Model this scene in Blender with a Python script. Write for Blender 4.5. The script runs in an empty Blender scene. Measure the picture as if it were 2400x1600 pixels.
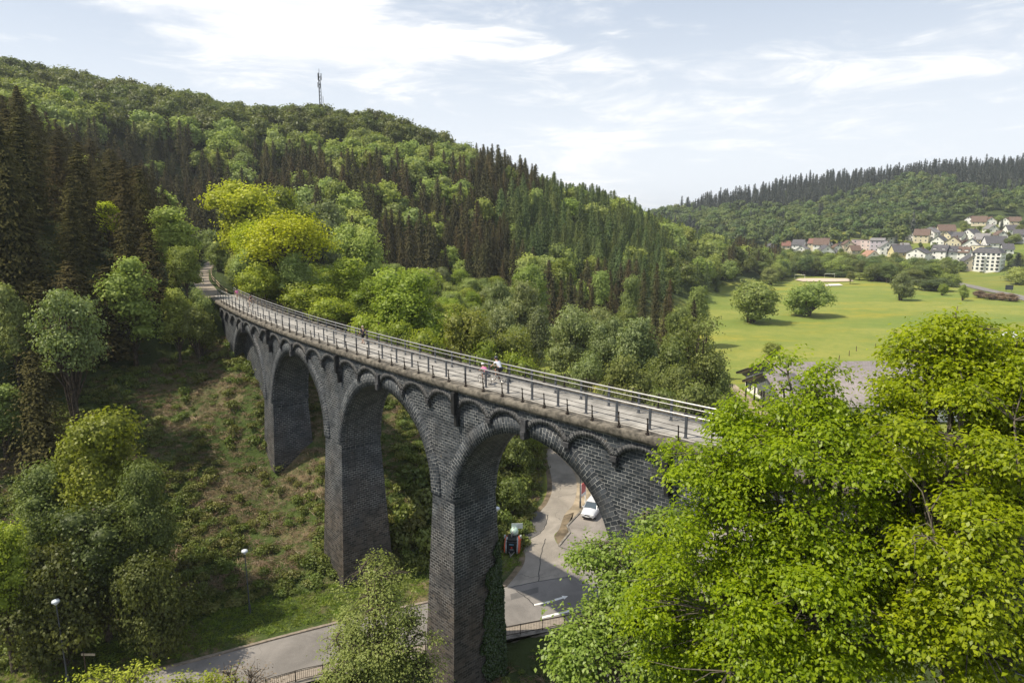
import bpy, bmesh, math, random
import numpy as np
from mathutils import Vector, Matrix
random.seed(7)
RNG = np.random.default_rng(7)
R = math.radians
S = bpy.context.scene
COL = S.collection

# ------------------------------------------------------------------ camera
CAMZ = 36.0
PITCH = math.atan(290 / 1600)
cam_d = bpy.data.cameras.new('camera')
cam = bpy.data.objects.new('camera', cam_d)
COL.objects.link(cam)
cam.location = (0, 0, CAMZ)
cam.rotation_euler = (math.pi / 2 - PITCH, 0, 0)
cam_d.sensor_width = 36
cam_d.lens = 24
cam_d.clip_start = 0.5
cam_d.clip_end = 9000
S.camera = cam
S.render.resolution_x = 1024
S.render.resolution_y = 682

# ------------------------------------------------------------------ light
SUN_AZ = math.atan2(-0.16, -0.987)          # direction (x,y) towards the sun
SUN_EL = R(56)
sd = Vector((math.cos(SUN_AZ) * math.cos(SUN_EL), math.sin(SUN_AZ) * math.cos(SUN_EL), math.sin(SUN_EL)))
sl = bpy.data.lights.new('sun', 'SUN')
sl.energy = 5.0
sl.angle = R(0.6)
sl.color = (1.0, 0.915, 0.75)
sun = bpy.data.objects.new('sun', sl)
COL.objects.link(sun)
sun.rotation_euler = sd.to_track_quat('Z', 'Y').to_euler()
sun.location = (0, 0, 300)
W = bpy.data.worlds.new('World')
S.world = W
W.use_nodes = True
wt = W.node_tree
wn = wt.nodes
wn.clear()


class NT:
    """tiny node helper"""
    def __init__(self, t):
        self.t = t

    def n(self, typ, **kw):
        x = self.t.nodes.new(typ)
        for k, v in kw.items():
            setattr(x, k, v)
        return x

    def l(self, a, b):
        self.t.links.new(a, b)

    def val(self, sock, v):
        if hasattr(v, 'node'):
            self.l(v, sock)
        else:
            sock.default_value = v

    def math(self, op, a, b=0.0, c=None, clamp=False):
        x = self.n('ShaderNodeMath', operation=op)
        x.use_clamp = clamp
        self.val(x.inputs[0], a)
        self.val(x.inputs[1], b)
        if c is not None:
            self.val(x.inputs[2], c)
        return x.outputs[0]

    def mix(self, f, a, b, mode='MIX'):
        x = self.n('ShaderNodeMix', data_type='RGBA', blend_type=mode)
        self.val(x.inputs['Factor'], f)
        self.val(x.inputs[6], a if hasattr(a, 'node') else tuple(a) + (1,))
        self.val(x.inputs[7], b if hasattr(b, 'node') else tuple(b) + (1,))
        return x.outputs[2]

    def noise(self, vec, scale, detail=4, rough=0.55, dist=0.0):
        x = self.n('ShaderNodeTexNoise')
        if vec is not None:
            self.l(vec, x.inputs['Vector'])
        x.inputs['Scale'].default_value = scale
        x.inputs['Detail'].default_value = detail
        x.inputs['Roughness'].default_value = rough
        x.inputs['Distortion'].default_value = dist
        return x.outputs['Fac']

    def ramp(self, f, a, b, lo=0.0, hi=1.0):
        x = self.n('ShaderNodeMapRange')
        x.clamp = True
        x.interpolation_type = 'SMOOTHSTEP'
        self.val(x.inputs[0], f)
        x.inputs[1].default_value = a
        x.inputs[2].default_value = b
        x.inputs[3].default_value = lo
        x.inputs[4].default_value = hi
        return x.outputs[0]

    def mapping(self, vec, scale=(1, 1, 1), loc=(0, 0, 0), rot=(0, 0, 0)):
        x = self.n('ShaderNodeMapping')
        self.l(vec, x.inputs['Vector'])
        x.inputs['Scale'].default_value = scale
        x.inputs['Location'].default_value = loc
        x.inputs['Rotation'].default_value = rot
        return x.outputs['Vector']


w = NT(wt)
sky = w.n('ShaderNodeTexSky', sky_type='NISHITA')
sky.sun_disc = False
sky.sun_elevation = SUN_EL
sky.sun_rotation = math.atan2(sd.x, sd.y)
sky.altitude = 400
sky.air_density = 1.0
sky.dust_density = 1.6
sky.ozone_density = 1.0
tc = w.n('ShaderNodeTexCoord')
gen = tc.outputs['Generated']
sep = w.n('ShaderNodeSeparateXYZ')
w.l(gen, sep.inputs[0])
X, Y, Z = sep.outputs
zz = w.math('ADD', w.math('MAXIMUM', Z, 0.0), 0.10)
cv = w.n('ShaderNodeCombineXYZ')
w.l(w.math('DIVIDE', X, zz), cv.inputs[0])
w.l(w.math('DIVIDE', Y, zz), cv.inputs[1])
pl = cv.outputs[0]


def blob(cx, cz, sx, sz, amp, rot=0.0):
    """soft cloud bank at azimuth ratio cx (x/y) and elevation ratio cz (z/y)"""
    yy = w.math('MAXIMUM', Y, 0.05)
    a = w.math('SUBTRACT', w.math('DIVIDE', X, yy), cx)
    b = w.math('SUBTRACT', w.math('DIVIDE', Z, yy), cz)
    c, s_ = math.cos(rot), math.sin(rot)
    a2 = w.math('ADD', w.math('MULTIPLY', a, c), w.math('MULTIPLY', b, s_))
    b2 = w.math('SUBTRACT', w.math('MULTIPLY', b, c), w.math('MULTIPLY', a, s_))
    q = w.math('ADD', w.math('POWER', w.math('ABSOLUTE', w.math('DIVIDE', a2, sx)), 2.0),
               w.math('POWER', w.math('ABSOLUTE', w.math('DIVIDE', b2, sz)), 2.0))
    front = w.math('GREATER_THAN', Y, 0.05)
    return w.math('MULTIPLY', w.math('MULTIPLY', w.math('EXPONENT', w.math('MULTIPLY', q, -1.0)), amp), front)


n1 = w.noise(w.mapping(gen, (1.0, 1.0, 2.9), (3.1, 1.7, 0.4), (0, R(-7), 0)), 3.4, 10, 0.60, 0.35)
n2 = w.noise(w.mapping(gen, (0.8, 0.8, 4.2), (7.3, 4.2, 0.2), (0, R(5), 0)), 7.5, 10, 0.64, 0.6)
banks = w.math('ADD', w.math('ADD', blob(-0.55, 0.36, 0.26, 0.080, 1.15, -0.24), blob(-0.27, 0.36, 0.13, 0.09, 0.75)),
               w.math('ADD', blob(-0.18, 0.215, 0.13, 0.035, 0.55, -0.1), blob(0.02, 0.228, 0.18, 0.018, 0.50, -0.12)))
banks = w.math('ADD', banks, w.math('ADD', blob(-0.40, 0.245, 0.2, 0.03, 0.30, -0.1), blob(0.28, 0.205, 0.2, 0.025, 0.22, -0.03)))
banks = w.math('ADD', banks, w.math('ADD', blob(0.62, 0.25, 0.3, 0.05, 0.18, 0.1), blob(-0.02, 0.35, 0.12, 0.05, 0.30, 0.0)))
banks = w.math('SUBTRACT', banks, blob(-0.66, 0.285, 0.16, 0.03, 0.45, -0.2))
cm = w.math('ADD', w.math('ADD', w.math('MULTIPLY', n1, 1.5), w.math('MULTIPLY', n2, 1.5)), w.math('SUBTRACT', w.math('MULTIPLY', banks, 0.72), 1.53))
cf = w.ramp(cm, -0.12, 0.55)
# grey undersides of the thick bank
shade = w.ramp(w.noise(w.mapping(pl, (0.8, 0.9, 1), (1.2, 9.0, 0)), 1.6, 6, 0.55, 0.3), 0.35, 0.62)
core = w.math('MULTIPLY', w.math('ADD', blob(-0.205, 0.365, 0.10, 0.04, 1.0), blob(-0.12, 0.37, 0.12, 0.03, 0.6)), w.math('ADD', w.math('MULTIPLY', shade, 0.6), 0.4))
soft = w.ramp(n2, 0.38, 0.62)
lit = w.mix(soft, (9.3, 9.5, 9.9), (11.5, 11.3, 10.9))
cl = w.mix(w.math('MULTIPLY', core, 0.9, clamp=True), lit, (6.4, 6.7, 7.3))
# pale hazy veil near the horizon
veil = w.ramp(Z, 0.0, 0.40, 1.0, 0.0)
skyc = w.mix(0.6, sky.outputs[0], (6.3, 7.2, 8.5))
skyc = w.mix(w.math('MULTIPLY', veil, 0.85), skyc, (9.3, 9.7, 10.2))
fin = w.mix(w.math('MULTIPLY', cf, 0.95), skyc, cl)
bg = w.n('ShaderNodeBackground')
w.l(fin, bg.inputs[0])
bg.inputs[1].default_value = 0.086
wo = w.n('ShaderNodeOutputWorld')
w.l(bg.outputs[0], wo.inputs[0])
S.view_settings.view_transform = 'Standard'
S.view_settings.look = 'None'
S.view_settings.gamma = 1
S.view_settings.exposure = 0.36

# ------------------------------------------------------------------ tagging and mesh helpers


def tag(o, label=None, cat=None, group=None, kind=None):
    if label:
        o['label'] = label
    if cat:
        o['category'] = cat
    if group:
        o['group'] = group
    if kind:
        o['kind'] = kind
    return o


def mesh_np(name, V, F, mats=(), uv=None, smooth=False, tint=None, fmat=None):
    """V (n,3); F (m,3) or (m,4) int array or list of such arrays"""
    if not isinstance(F, (list, tuple)):
        F = [F]
    F = [np.asarray(f, dtype=np.int32) for f in F if len(f)]
    me = bpy.data.meshes.new(name)
    V = np.asarray(V, dtype=np.float32)
    me.vertices.add(len(V))
    me.vertices.foreach_set('co', V.ravel())
    loops = np.concatenate([f.ravel() for f in F])
    tot = np.concatenate([np.full(len(f), f.shape[1], dtype=np.int32) for f in F])
    st = np.concatenate([[0], np.cumsum(tot)[:-1]]).astype(np.int32)
    me.loops.add(len(loops))
    me.loops.foreach_set('vertex_index', loops)
    me.polygons.add(len(tot))
    me.polygons.foreach_set('loop_start', st)
    me.polygons.foreach_set('loop_total', tot)
    if fmat is not None:
        me.polygons.foreach_set('material_index', np.asarray(fmat, dtype=np.int32))
    if uv is not None:
        l_ = me.uv_layers.new(name='UVMap')
        uv = np.asarray(uv, dtype=np.float32)
        if len(uv) == len(V):
            uv = uv[loops]
        l_.data.foreach_set('uv', uv.ravel())
    if tint is not None:
        a = me.attributes.new('tint', 'FLOAT', 'FACE')
        a.data.foreach_set('value', np.asarray(tint, dtype=np.float32))
    me.update(calc_edges=True)
    me.validate()
    if smooth:
        me.polygons.foreach_set('use_smooth', np.ones(len(tot), dtype=bool))
    for m in mats:
        me.materials.append(m)
    return me


def link(name, me, parent=None, loc=None):
    o = bpy.data.objects.new(name, me)
    COL.objects.link(o)
    if parent is not None:
        o.parent = parent
    if loc is not None:
        o.location = loc
    return o


def empty(name, loc=(0, 0, 0), rz=0.0):
    o = bpy.data.objects.new(name, None)
    COL.objects.link(o)
    o.location = loc
    o.rotation_euler = (0, 0, rz)
    o.empty_display_size = 0.3
    return o


class MB:
    """collects simple solids; build() links them as one mesh object"""
    def __init__(self):
        self.v = []
        self.f = []

    def add(self, vs, fs):
        k = len(self.v)
        self.v += [tuple(q) for q in vs]
        self.f += [tuple(i + k for i in f) for f in fs]
        return self

    def box(self, c, s, rz=0.0, M=None):
        x, y, z = s[0] / 2, s[1] / 2, s[2] / 2
        vs = [Vector((a * x, b * y, d * z)) for d in (-1, 1) for a, b in ((-1, -1), (1, -1), (1, 1), (-1, 1))]
        m = Matrix.Translation(c) @ (M if M is not None else Matrix.Rotation(rz, 4, 'Z'))
        return self.add([m @ q for q in vs], [(3, 2, 1, 0), (4, 5, 6, 7), (0, 1, 5, 4), (1, 2, 6, 5), (2, 3, 7, 6), (3, 0, 4, 7)])

    def bevbox(self, c, s, b, rz=0.0):
        """box with chamfered vertical and horizontal edges"""
        bm = bmesh.new()
        bmesh.ops.create_cube(bm, size=1)
        for q in bm.verts:
            q.co = Vector((q.co.x * s[0], q.co.y * s[1], q.co.z * s[2]))
        bmesh.ops.bevel(bm, geom=bm.edges[:], offset=b, segments=2, affect='EDGES', profile=0.6)
        m = Matrix.Translation(c) @ Matrix.Rotation(rz, 4, 'Z')
        self.add([m @ q.co for q in bm.verts], [[q.index for q in f.verts] for f in bm.faces])
        bm.free()
        return self

    def tube(self, pts, r, n=6, cap=True, r2=None):
        pts = [Vector(p) for p in pts]
        m = len(pts)
        rs = r if isinstance(r, (list, tuple)) else [r + (((r2 if r2 is not None else r) - r) * i / max(1, m - 1)) for i in range(m)]
        vs = []
        for i, p in enumerate(pts):
            d = (pts[min(i + 1, m - 1)] - pts[max(i - 1, 0)])
            if d.length < 1e-9:
                d = Vector((0, 0, 1))
            d.normalize()
            a = d.orthogonal().normalized() if abs(d.z) > 0.99 else d.cross(Vector((0, 0, 1))).normalized()
            b = d.cross(a)
            for k in range(n):
                t = 2 * math.pi * k / n
                vs.append(p + (a * math.cos(t) + b * math.sin(t)) * rs[i])
        fs = [(i * n + k, i * n + (k + 1) % n, (i + 1) * n + (k + 1) % n, (i + 1) * n + k) for i in range(m - 1) for k in range(n)]
        if cap:
            fs += [tuple(range(n))[::-1], tuple((m - 1) * n + k for k in range(n))]
        return self.add(vs, fs)

    def sphere(self, c, r, n=8, m=6, M=None):
        if not isinstance(r, (tuple, list)):
            r = (r, r, r)
        vs = [Vector((0, 0, -r[2]))]
        for i in range(1, m):
            t = -math.pi / 2 + math.pi * i / m
            for k in range(n):
                p = 2 * math.pi * k / n
                vs.append(Vector((r[0] * math.cos(t) * math.cos(p), r[1] * math.cos(t) * math.sin(p), r[2] * math.sin(t))))
        vs.append(Vector((0, 0, r[2])))
        fs = [(0, 1 + (k + 1) % n, 1 + k) for k in range(n)]
        for i in range(m - 2):
            fs += [(1 + i * n + k, 1 + i * n + (k + 1) % n, 1 + (i + 1) * n + (k + 1) % n, 1 + (i + 1) * n + k) for k in range(n)]
        e = len(vs) - 1
        fs += [(e, 1 + (m - 2) * n + k, 1 + (m - 2) * n + (k + 1) % n) for k in range(n)]
        if M is not None:
            vs = [M @ q for q in vs]
        c = Vector(c)
        return self.add([q + c for q in vs], fs)

    def torus(self, c, Rr, r, axis='Y', n=24, m=6):
        vs = []
        for i in range(n):
            a = 2 * math.pi * i / n
            for k in range(m):
                b = 2 * math.pi * k / m
                q = Vector(((Rr + r * math.cos(b)) * math.cos(a), r * math.sin(b), (Rr + r * math.cos(b)) * math.sin(a)))
                if axis == 'Z':
                    q = Vector((q.x, q.z, q.y))
                if axis == 'X':
                    q = Vector((q.y, q.x, q.z))
                vs.append(q + Vector(c))
        fs = [(i * m + k, i * m + (k + 1) % m, ((i + 1) % n) * m + (k + 1) % m, ((i + 1) % n) * m + k) for i in range(n) for k in range(m)]
        return self.add(vs, fs)

    def mesh(self, name, mat, smooth=False):
        me = bpy.data.meshes.new(name)
        me.from_pydata([tuple(q) for q in self.v], [], self.f)
        me.update()
        if smooth:
            for p in me.polygons:
                p.use_smooth = True
        if mat is not None:
            me.materials.append(mat)
        return me

    def build(self, name, mat, parent=None, smooth=False):
        return link(name, self.mesh(name, mat, smooth), parent)


def ray(px, py):
    """view ray of a pixel of the 2400 x 1600 photograph: used to read real positions off the photo"""
    u, v = (px - 1200) / 1600, (py - 800) / 1600
    return np.array([u, math.cos(PITCH) - v * math.sin(PITCH), -math.sin(PITCH) - v * math.cos(PITCH)])


def G(px, py, z=0.0):
    d = ray(px, py)
    t = (z - CAMZ) / d[2]
    return Vector((d[0] * t, d[1] * t, z))


def at(px, py, t):
    d = ray(px, py)
    return Vector((d[0] * t, d[1] * t, CAMZ + d[2] * t))


def project(P):
    P = np.asarray(P, dtype=float)
    x, y, z = P[..., 0], P[..., 1], P[..., 2] - CAMZ
    c, s_ = math.cos(PITCH), math.sin(PITCH)
    dep = np.maximum(y * c - z * s_, 0.1)
    up = y * s_ + z * c
    return 1200 + 1600 * x / dep, 800 - 1600 * up / dep, dep


# ------------------------------------------------------------------ materials


def new_mat(name):
    m = bpy.data.materials.new(name)
    m.use_nodes = True
    t = NT(m.node_tree)
    p = m.node_tree.nodes['Principled BSDF']
    return m, t, p


def plain(name, col, rough=0.6, metal=0.0, noise=0.12, nscale=3.0, bump=0.0, spec=0.4):
    m, t, p = new_mat(name)
    tcn = t.n('ShaderNodeTexCoord')
    f = t.noise(tcn.outputs['Object'], nscale, 5, 0.6)
    d = [c * (1 - noise * 1.6) for c in col]
    h = [min(1, c * (1 + noise)) for c in col]
    t.l(t.mix(t.ramp(f, 0.3, 0.7), d, h), p.inputs['Base Color'])
    p.inputs['Roughness'].default_value = rough
    p.inputs['Metallic'].default_value = metal
    p.inputs['Specular IOR Level'].default_value = spec
    if bump:
        b = t.n('ShaderNodeBump')
        b.inputs['Strength'].default_value = bump
        b.inputs['Distance'].default_value = 0.02
        t.l(t.noise(tcn.outputs['Object'], nscale * 6, 6, 0.7), b.inputs['Height'])
        t.l(b.outputs[0], p.inputs['Normal'])
    return m


def leaf_mat(name, a, b, c=None, trans=0.35, rough=0.5, rnd=0.25, spec=0.3):
    """foliage: colour runs from a to b with the leaf's own tint, per-tree variation from the object random"""
    m, t, p = new_mat(name)
    at_ = t.n('ShaderNodeAttribute')
    at_.attribute_name = 'tint'
    oi = t.n('ShaderNodeObjectInfo')
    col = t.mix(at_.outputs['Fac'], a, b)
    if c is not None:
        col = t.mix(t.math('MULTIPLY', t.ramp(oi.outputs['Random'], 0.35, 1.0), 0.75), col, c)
    h = t.n('ShaderNodeHueSaturation')
    t.l(col, h.inputs['Color'])
    r2 = t.math('FRACT', t.math('MULTIPLY', oi.outputs['Random'], 7.31))
    t.l(t.math('ADD', t.math('MULTIPLY', r2, rnd * 2), 1 - rnd), h.inputs['Value'])
    r3 = t.math('FRACT', t.math('MULTIPLY', oi.outputs['Random'], 17.77))
    t.l(t.math('ADD', t.math('MULTIPLY', r3, 0.03), 0.485), h.inputs['Hue'])
    t.l(h.outputs[0], p.inputs['Base Color'])
    p.inputs['Roughness'].default_value = rough
    p.inputs['Specular IOR Level'].default_value = spec
    if trans:
        tr = t.n('ShaderNodeBsdfTranslucent')
        br = t.mix(1.0, h.outputs[0], (1.25, 1.3, 0.7), 'MULTIPLY')
        t.l(br, tr.inputs['Color'])
        mx = t.n('ShaderNodeMixShader')
        mx.inputs[0].default_value = trans
        t.l(p.outputs[0], mx.inputs[1])
        t.l(tr.outputs[0], mx.inputs[2])
        out = m.node_tree.nodes['Material Output']
        t.l(mx.outputs[0], out.inputs[0])
    return m


def stone_mat(name, bw=0.50, bh=0.225, warm=0.0, offs=0.5, mort=0.40, lighten=0.0):
    """coursed basalt blocks with pale mortar, laid out in the wall's own metre UVs"""
    m, t, p = new_mat(name)
    uvn = t.n('ShaderNodeUVMap')
    tcn = t.n('ShaderNodeTexCoord')
    ob = tcn.outputs['Object']
    # wobble the courses slightly
    wob = t.n('ShaderNodeTexNoise')
    t.l(uvn.outputs[0], wob.inputs['Vector'])
    wob.inputs['Scale'].default_value = 1.7
    wob.inputs['Detail'].default_value = 2
    va = t.n('ShaderNodeVectorMath', operation='MULTIPLY_ADD')
    t.l(wob.outputs['Color'], va.inputs[0])
    va.inputs[1].default_value = (0.10, 0.07, 0)
    t.l(uvn.outputs[0], va.inputs[2])
    br = t.n('ShaderNodeTexBrick')
    br.offset = offs
    br.squash = 1.0
    t.l(va.outputs[0], br.inputs['Vector'])
    br.inputs['Color1'].default_value = (0.0, 0.0, 0.0, 1)
    br.inputs['Color2'].default_value = (1, 1, 1, 1)
    br.inputs['Mortar'].default_value = (0.5, 0.5, 0.5, 1)
    br.inputs['Scale'].default_value = 1
    br.inputs['Brick Width'].default_value = bw
    br.inputs['Row Height'].default_value = bh
    br.inputs['Mortar Size'].default_value = 0.017
    br.inputs['Mortar Smooth'].default_value = 0.25
    br.inputs['Bias'].default_value = -0.1
    cool = t.mix(br.outputs['Color'], (0.015, 0.020, 0.027), (0.058, 0.066, 0.078))
    brown = t.mix(br.outputs['Color'], (0.034, 0.026, 0.021), (0.115, 0.088, 0.068))
    sz = t.n('ShaderNodeSeparateXYZ')
    t.l(ob, sz.inputs[0])
    big = t.noise(ob, 0.35, 5, 0.65)
    lowf = t.math('ADD', t.ramp(sz.outputs[2], 4.0, 15.0, 0.75, 0.0), t.math('MULTIPLY', t.math('SUBTRACT', big, 0.5), 1.6), clamp=True)
    if warm:
        lowf = t.math('ADD', lowf, warm, clamp=True)
    st = t.mix(lowf, cool, brown)
    spot = t.ramp(t.noise(ob, 2.3, 3, 0.5), 0.66, 0.78)
    st = t.mix(t.math('MULTIPLY', spot, 0.5), st, (0.16, 0.12, 0.075))
    wash = t.ramp(t.noise(ob, 0.8, 5, 0.6, 0.4), 0.40, 0.62)
    mc = t.mix(wash, (0.13, 0.13, 0.13), (mort + lighten, mort + lighten, mort * 0.98 + lighten))
    mc = t.mix(t.ramp(sz.outputs[2], 1.0, 12.0, 0.75, 0.0), mc, (0.07, 0.062, 0.052))
    col = t.mix(br.outputs['Fac'], st, mc)
    # rain streaks
    stv = t.mapping(ob, (1.4, 1.4, 0.10))
    streak = t.ramp(t.noise(stv, 1.3, 4, 0.6), 0.56, 0.74)
    col = t.mix(t.math('MULTIPLY', streak, 0.5), col, (0.02, 0.02, 0.02))
    t.l(col, p.inputs['Base Color'])
    p.inputs['Roughness'].default_value = 0.72
    p.inputs['Specular IOR Level'].default_value = 0.35
    b = t.n('ShaderNodeBump')
    b.inputs['Strength'].default_value = 0.9
    b.inputs['Distance'].default_value = 0.05
    hgt = t.math('ADD', t.math('MULTIPLY', t.math('SUBTRACT', 1.0, br.outputs['Fac']), 0.7), t.math('MULTIPLY', t.noise(ob, 9, 5, 0.7), 0.55))
    t.l(hgt, b.inputs['Height'])
    t.l(b.outputs[0], p.inputs['Normal'])
    return m


def asphalt_mat(name, base, spots=0.5, warm=(1, 1, 1)):
    m, t, p = new_mat(name)
    tcn = t.n('ShaderNodeTexCoord')
    ob = tcn.outputs['Object']
    a = t.noise(ob, 0.25, 6, 0.65, 0.6)
    b_ = t.noise(ob, 14, 3, 0.6)
    c = t.mix(t.ramp(a, 0.32, 0.68), [x * 0.72 * y for x, y in zip(base, warm)], [x * 1.22 * y for x, y in zip(base, warm)])
    c = t.mix(t.math('MULTIPLY', t.ramp(b_, 0.4, 0.8), 0.35), c, [x * 1.5 for x in base])
    vor = t.n('ShaderNodeTexVoronoi', feature='DISTANCE_TO_EDGE')
    vv = t.n('ShaderNodeVectorMath', operation='MULTIPLY_ADD')
    nz = t.n('ShaderNodeTexNoise')
    t.l(ob, nz.inputs['Vector'])
    nz.inputs['Scale'].default_value = 0.9
    t.l(nz.outputs['Color'], vv.inputs[0])
    vv.inputs[1].default_value = (2.2, 2.2, 0)
    t.l(ob, vv.inputs[2])
    t.l(vv.outputs[0], vor.inputs['Vector'])
    vor.inputs['Scale'].default_value = 0.13
    cr = t.ramp(vor.outputs['Distance'], 0.0, 0.008, 1.0, 0.0)
    cr = t.math('MULTIPLY', cr, t.ramp(t.noise(ob, 0.15, 2, 0.5), 0.42, 0.6))
    c = t.mix(t.math('MULTIPLY', cr, spots), c, [x * 0.28 for x in base])
    t.l(c, p.inputs['Base Color'])
    p.inputs['Roughness'].default_value = 0.85
    bp = t.n('ShaderNodeBump')
    bp.inputs['Strength'].default_value = 0.4
    bp.inputs['Distance'].default_value = 0.01
    t.l(t.noise(ob, 30, 3, 0.7), bp.inputs['Height'])
    t.l(bp.outputs[0], p.inputs['Normal'])
    return m


M_STONE = stone_mat('basalt_masonry')
M_SOFFIT = stone_mat('basalt_vault', mort=0.34, lighten=0.05)
M_RING = stone_mat('basalt_voussoirs', bw=0.54, bh=0.27, offs=0.5, mort=0.38, lighten=0.04)
M_SMALL = stone_mat('basalt_small_voussoirs', bw=0.42, bh=0.20, offs=0.5, mort=0.22, warm=0.25)
M_ROAD = asphalt_mat('asphalt_road', (0.175, 0.16, 0.148), 0.3)
M_SIDE = asphalt_mat('worn_asphalt', (0.25, 0.222, 0.19), 0.75)
M_PARK = asphalt_mat('car_park_asphalt', (0.215, 0.19, 0.17), 0.5)
M_DECK = plain('deck_asphalt', (0.30, 0.285, 0.265), 0.85, noise=0.22, nscale=0.7, bump=0.3)
M_COPE = plain('lichened_concrete', (0.125, 0.11, 0.09), 0.9, noise=0.45, nscale=2.2, bump=0.9)
M_PATH = plain('path_gravel', (0.27, 0.225, 0.18), 0.9, noise=0.2, nscale=0.8)
M_CURB = plain('kerb_stone', (0.23, 0.19, 0.15), 0.85, noise=0.2)
M_CONC = plain('weathered_concrete', (0.20, 0.18, 0.155), 0.85, noise=0.35, nscale=1.0, bump=0.4)
M_GALV = plain('galvanised_steel', (0.42, 0.41, 0.40), 0.35, metal=0.55, noise=0.08)
M_POST = plain('grey_painted_steel', (0.085, 0.093, 0.11), 0.45, metal=0.3, noise=0.1)
M_RUST = plain('rusty_iron', (0.028, 0.018, 0.014), 0.75, metal=0.2, noise=0.4, nscale=9)
M_DARKMETAL = plain('dark_metal', (0.03, 0.03, 0.032), 0.5, metal=0.5)
M_WHITE = plain('white_paint', (0.78, 0.78, 0.76), 0.5, noise=0.06)
M_BARK = plain('bark', (0.085, 0.065, 0.048), 0.9, noise=0.4, nscale=4, bump=0.8)
M_BARKG = plain('grey_bark', (0.105, 0.088, 0.07), 0.9, noise=0.35, nscale=4, bump=0.8)
M_WOOD = plain('weathered_wood', (0.12, 0.085, 0.055), 0.85, noise=0.3, nscale=6)

# ------------------------------------------------------------------ terrain


def vnoise(x, y, sc, seed=0):
    """smooth value noise, vectorised"""
    x = np.asarray(x, float) / sc + 100.37 * (seed + 1)
    y = np.asarray(y, float) / sc + 57.91 * (seed + 1)
    xi, yi = np.floor(x), np.floor(y)
    fx, fy = x - xi, y - yi
    fx = fx * fx * (3 - 2 * fx)
    fy = fy * fy * (3 - 2 * fy)

    def h(a, b):
        v = np.sin(a * 127.1 + b * 311.7 + seed * 74.7) * 43758.5453
        return v - np.floor(v)
    return (h(xi, yi) * (1 - fx) + h(xi + 1, yi) * fx) * (1 - fy) + (h(xi, yi + 1) * (1 - fx) + h(xi + 1, yi + 1) * fx) * fy


ctrl = [
    # road, car park, meadow floor
    (-80, 38, 0), (-50, 45, 0), (-30, 52, 0), (-15, 58, 0), (0, 64, 0), (20, 70, 0), (45, 75, 0), (80, 85, 0), (140, 80, 0),
    (-28, 57, 0), (-14, 62.5, 0.2), (-3, 68, 0), (1, 77, 0), (4, 88, 0), (6, 100, 0), (6, 112, 0), (12, 140, 0), (30, 110, 0), (60, 140, 0),
    (16, 172, 0), (40, 200, 0), (100, 200, 0), (200, 200, 0), (75, 262, 0), (98, 290, 0), (130, 350, 0), (155, 405, 0), (180, 330, 0), (260, 300, 0),
    (300, 150, 0), (-30, 20, -2), (-90, 10, -2), (0, 30, -1.5), (60, 30, 0), (160, 10, 0), (190, 420, 0), (240, 380, 0),
    # slope next to and under the viaduct
    (-10, 72, 6.0), (-5, 82, 7.5), (-20, 66, 3.0), (-29, 77, 6.8), (-23, 85, 14.5), (-14, 87, 14.0), (-36, 87, 15.3), (-27, 95, 19), (-42, 92, 16.5), (-47, 97, 19.5), (-31.5, 82, 12), (-46.5, 106, 23.3), (-40, 106, 22.0), (-34, 66, 4.5), (-44, 84, 13.5),
    (-38, 56, 2.2), (-50, 52, 2.5), (-50, 70, 10), (-66, 60, 10), (-62, 82, 21), (-58, 95, 25), (-90, 60, 20), (-90, 90, 38), (-110, 40, 22), (-70, 40, 4),
    (-46, 105, 23.6), (-53, 119, 23.8), (-60, 135, 24), (-83, 191, 24), (-110, 250, 36), (-68, 120, 30), (-80, 150, 34), (-95, 120, 48), (-130, 160, 62),
    (-40, 118, 22), (-22, 106, 17), (-7, 104, 9), (-20, 130, 13), (-42, 145, 20), (-5, 135, 5), (-25, 165, 16), (-60, 170, 22),
    (-50, 210, 28), (-75, 240, 38), (-10, 190, 10), (-25, 225, 24), (5, 180, 3), (12, 205, 5), (20, 245, 15), (0, 250, 26), (45, 268, 8), (70, 300, 9), (40, 310, 26), (0, 300, 45), (90, 340, 11), (60, 345, 27), (105, 380, 14),
    # crest of the big hill
    (-247, 347, 93), (-142, 345, 81), (-93, 344, 77), (-47, 342, 68), (-17, 346, 56), (16, 359, 41), (46, 378, 36), (95, 406, 21), (144, 434, 5),
    (-270, 250, 85), (-200, 240, 74), (-160, 260, 70), (-110, 290, 60), (-60, 290, 52), (-30, 300, 47), (-330, 180, 85), (-220, 140, 80), (-180, 80, 66),
    (-260, 430, 96), (-150, 440, 82), (-60, 450, 62), (10, 460, 38), (80, 500, 18), (-300, 560, 88), (-100, 600, 60), (60, 640, 20),
    # right hill with the town
    (230, 510, 4), (200, 520, 4), (290, 470, 5), (330, 420, 3), (266, 610, 20), (220, 600, 12), (375, 620, 29), (480, 640, 40), (300, 520, 11), (380, 500, 19), (330, 370, 2), (430, 470, 20), (600, 560, 45), (500, 420, 20),
    (378, 735, 42), (457, 718, 56), (560, 730, 72), (250, 740, 30), (180, 760, 24),
    (674, 926, 93), (387, 925, 72), (300, 920, 58), (243, 920, 46), (209, 918, 38), (150, 960, 18), (180, 1000, 20), (60, 900, 8), (100, 800, 6), (800, 800, 90), (900, 500, 70), (800, 250, 20),
    (800, 1300, 70), (400, 1300, 45), (0, 1300, 5), (-500, 1000, 60), (-600, 300, 90), (-500, 0, 40), (-250, 0, 25), (-150, 0, 8), (1300, 900, 90), (1200, 0, 20), (300, 0, 0),
]
CT = np.array(ctrl, float)


def _phi(d2):
    return 0.5 * d2 * np.log(d2 + 1e-9)


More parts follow.
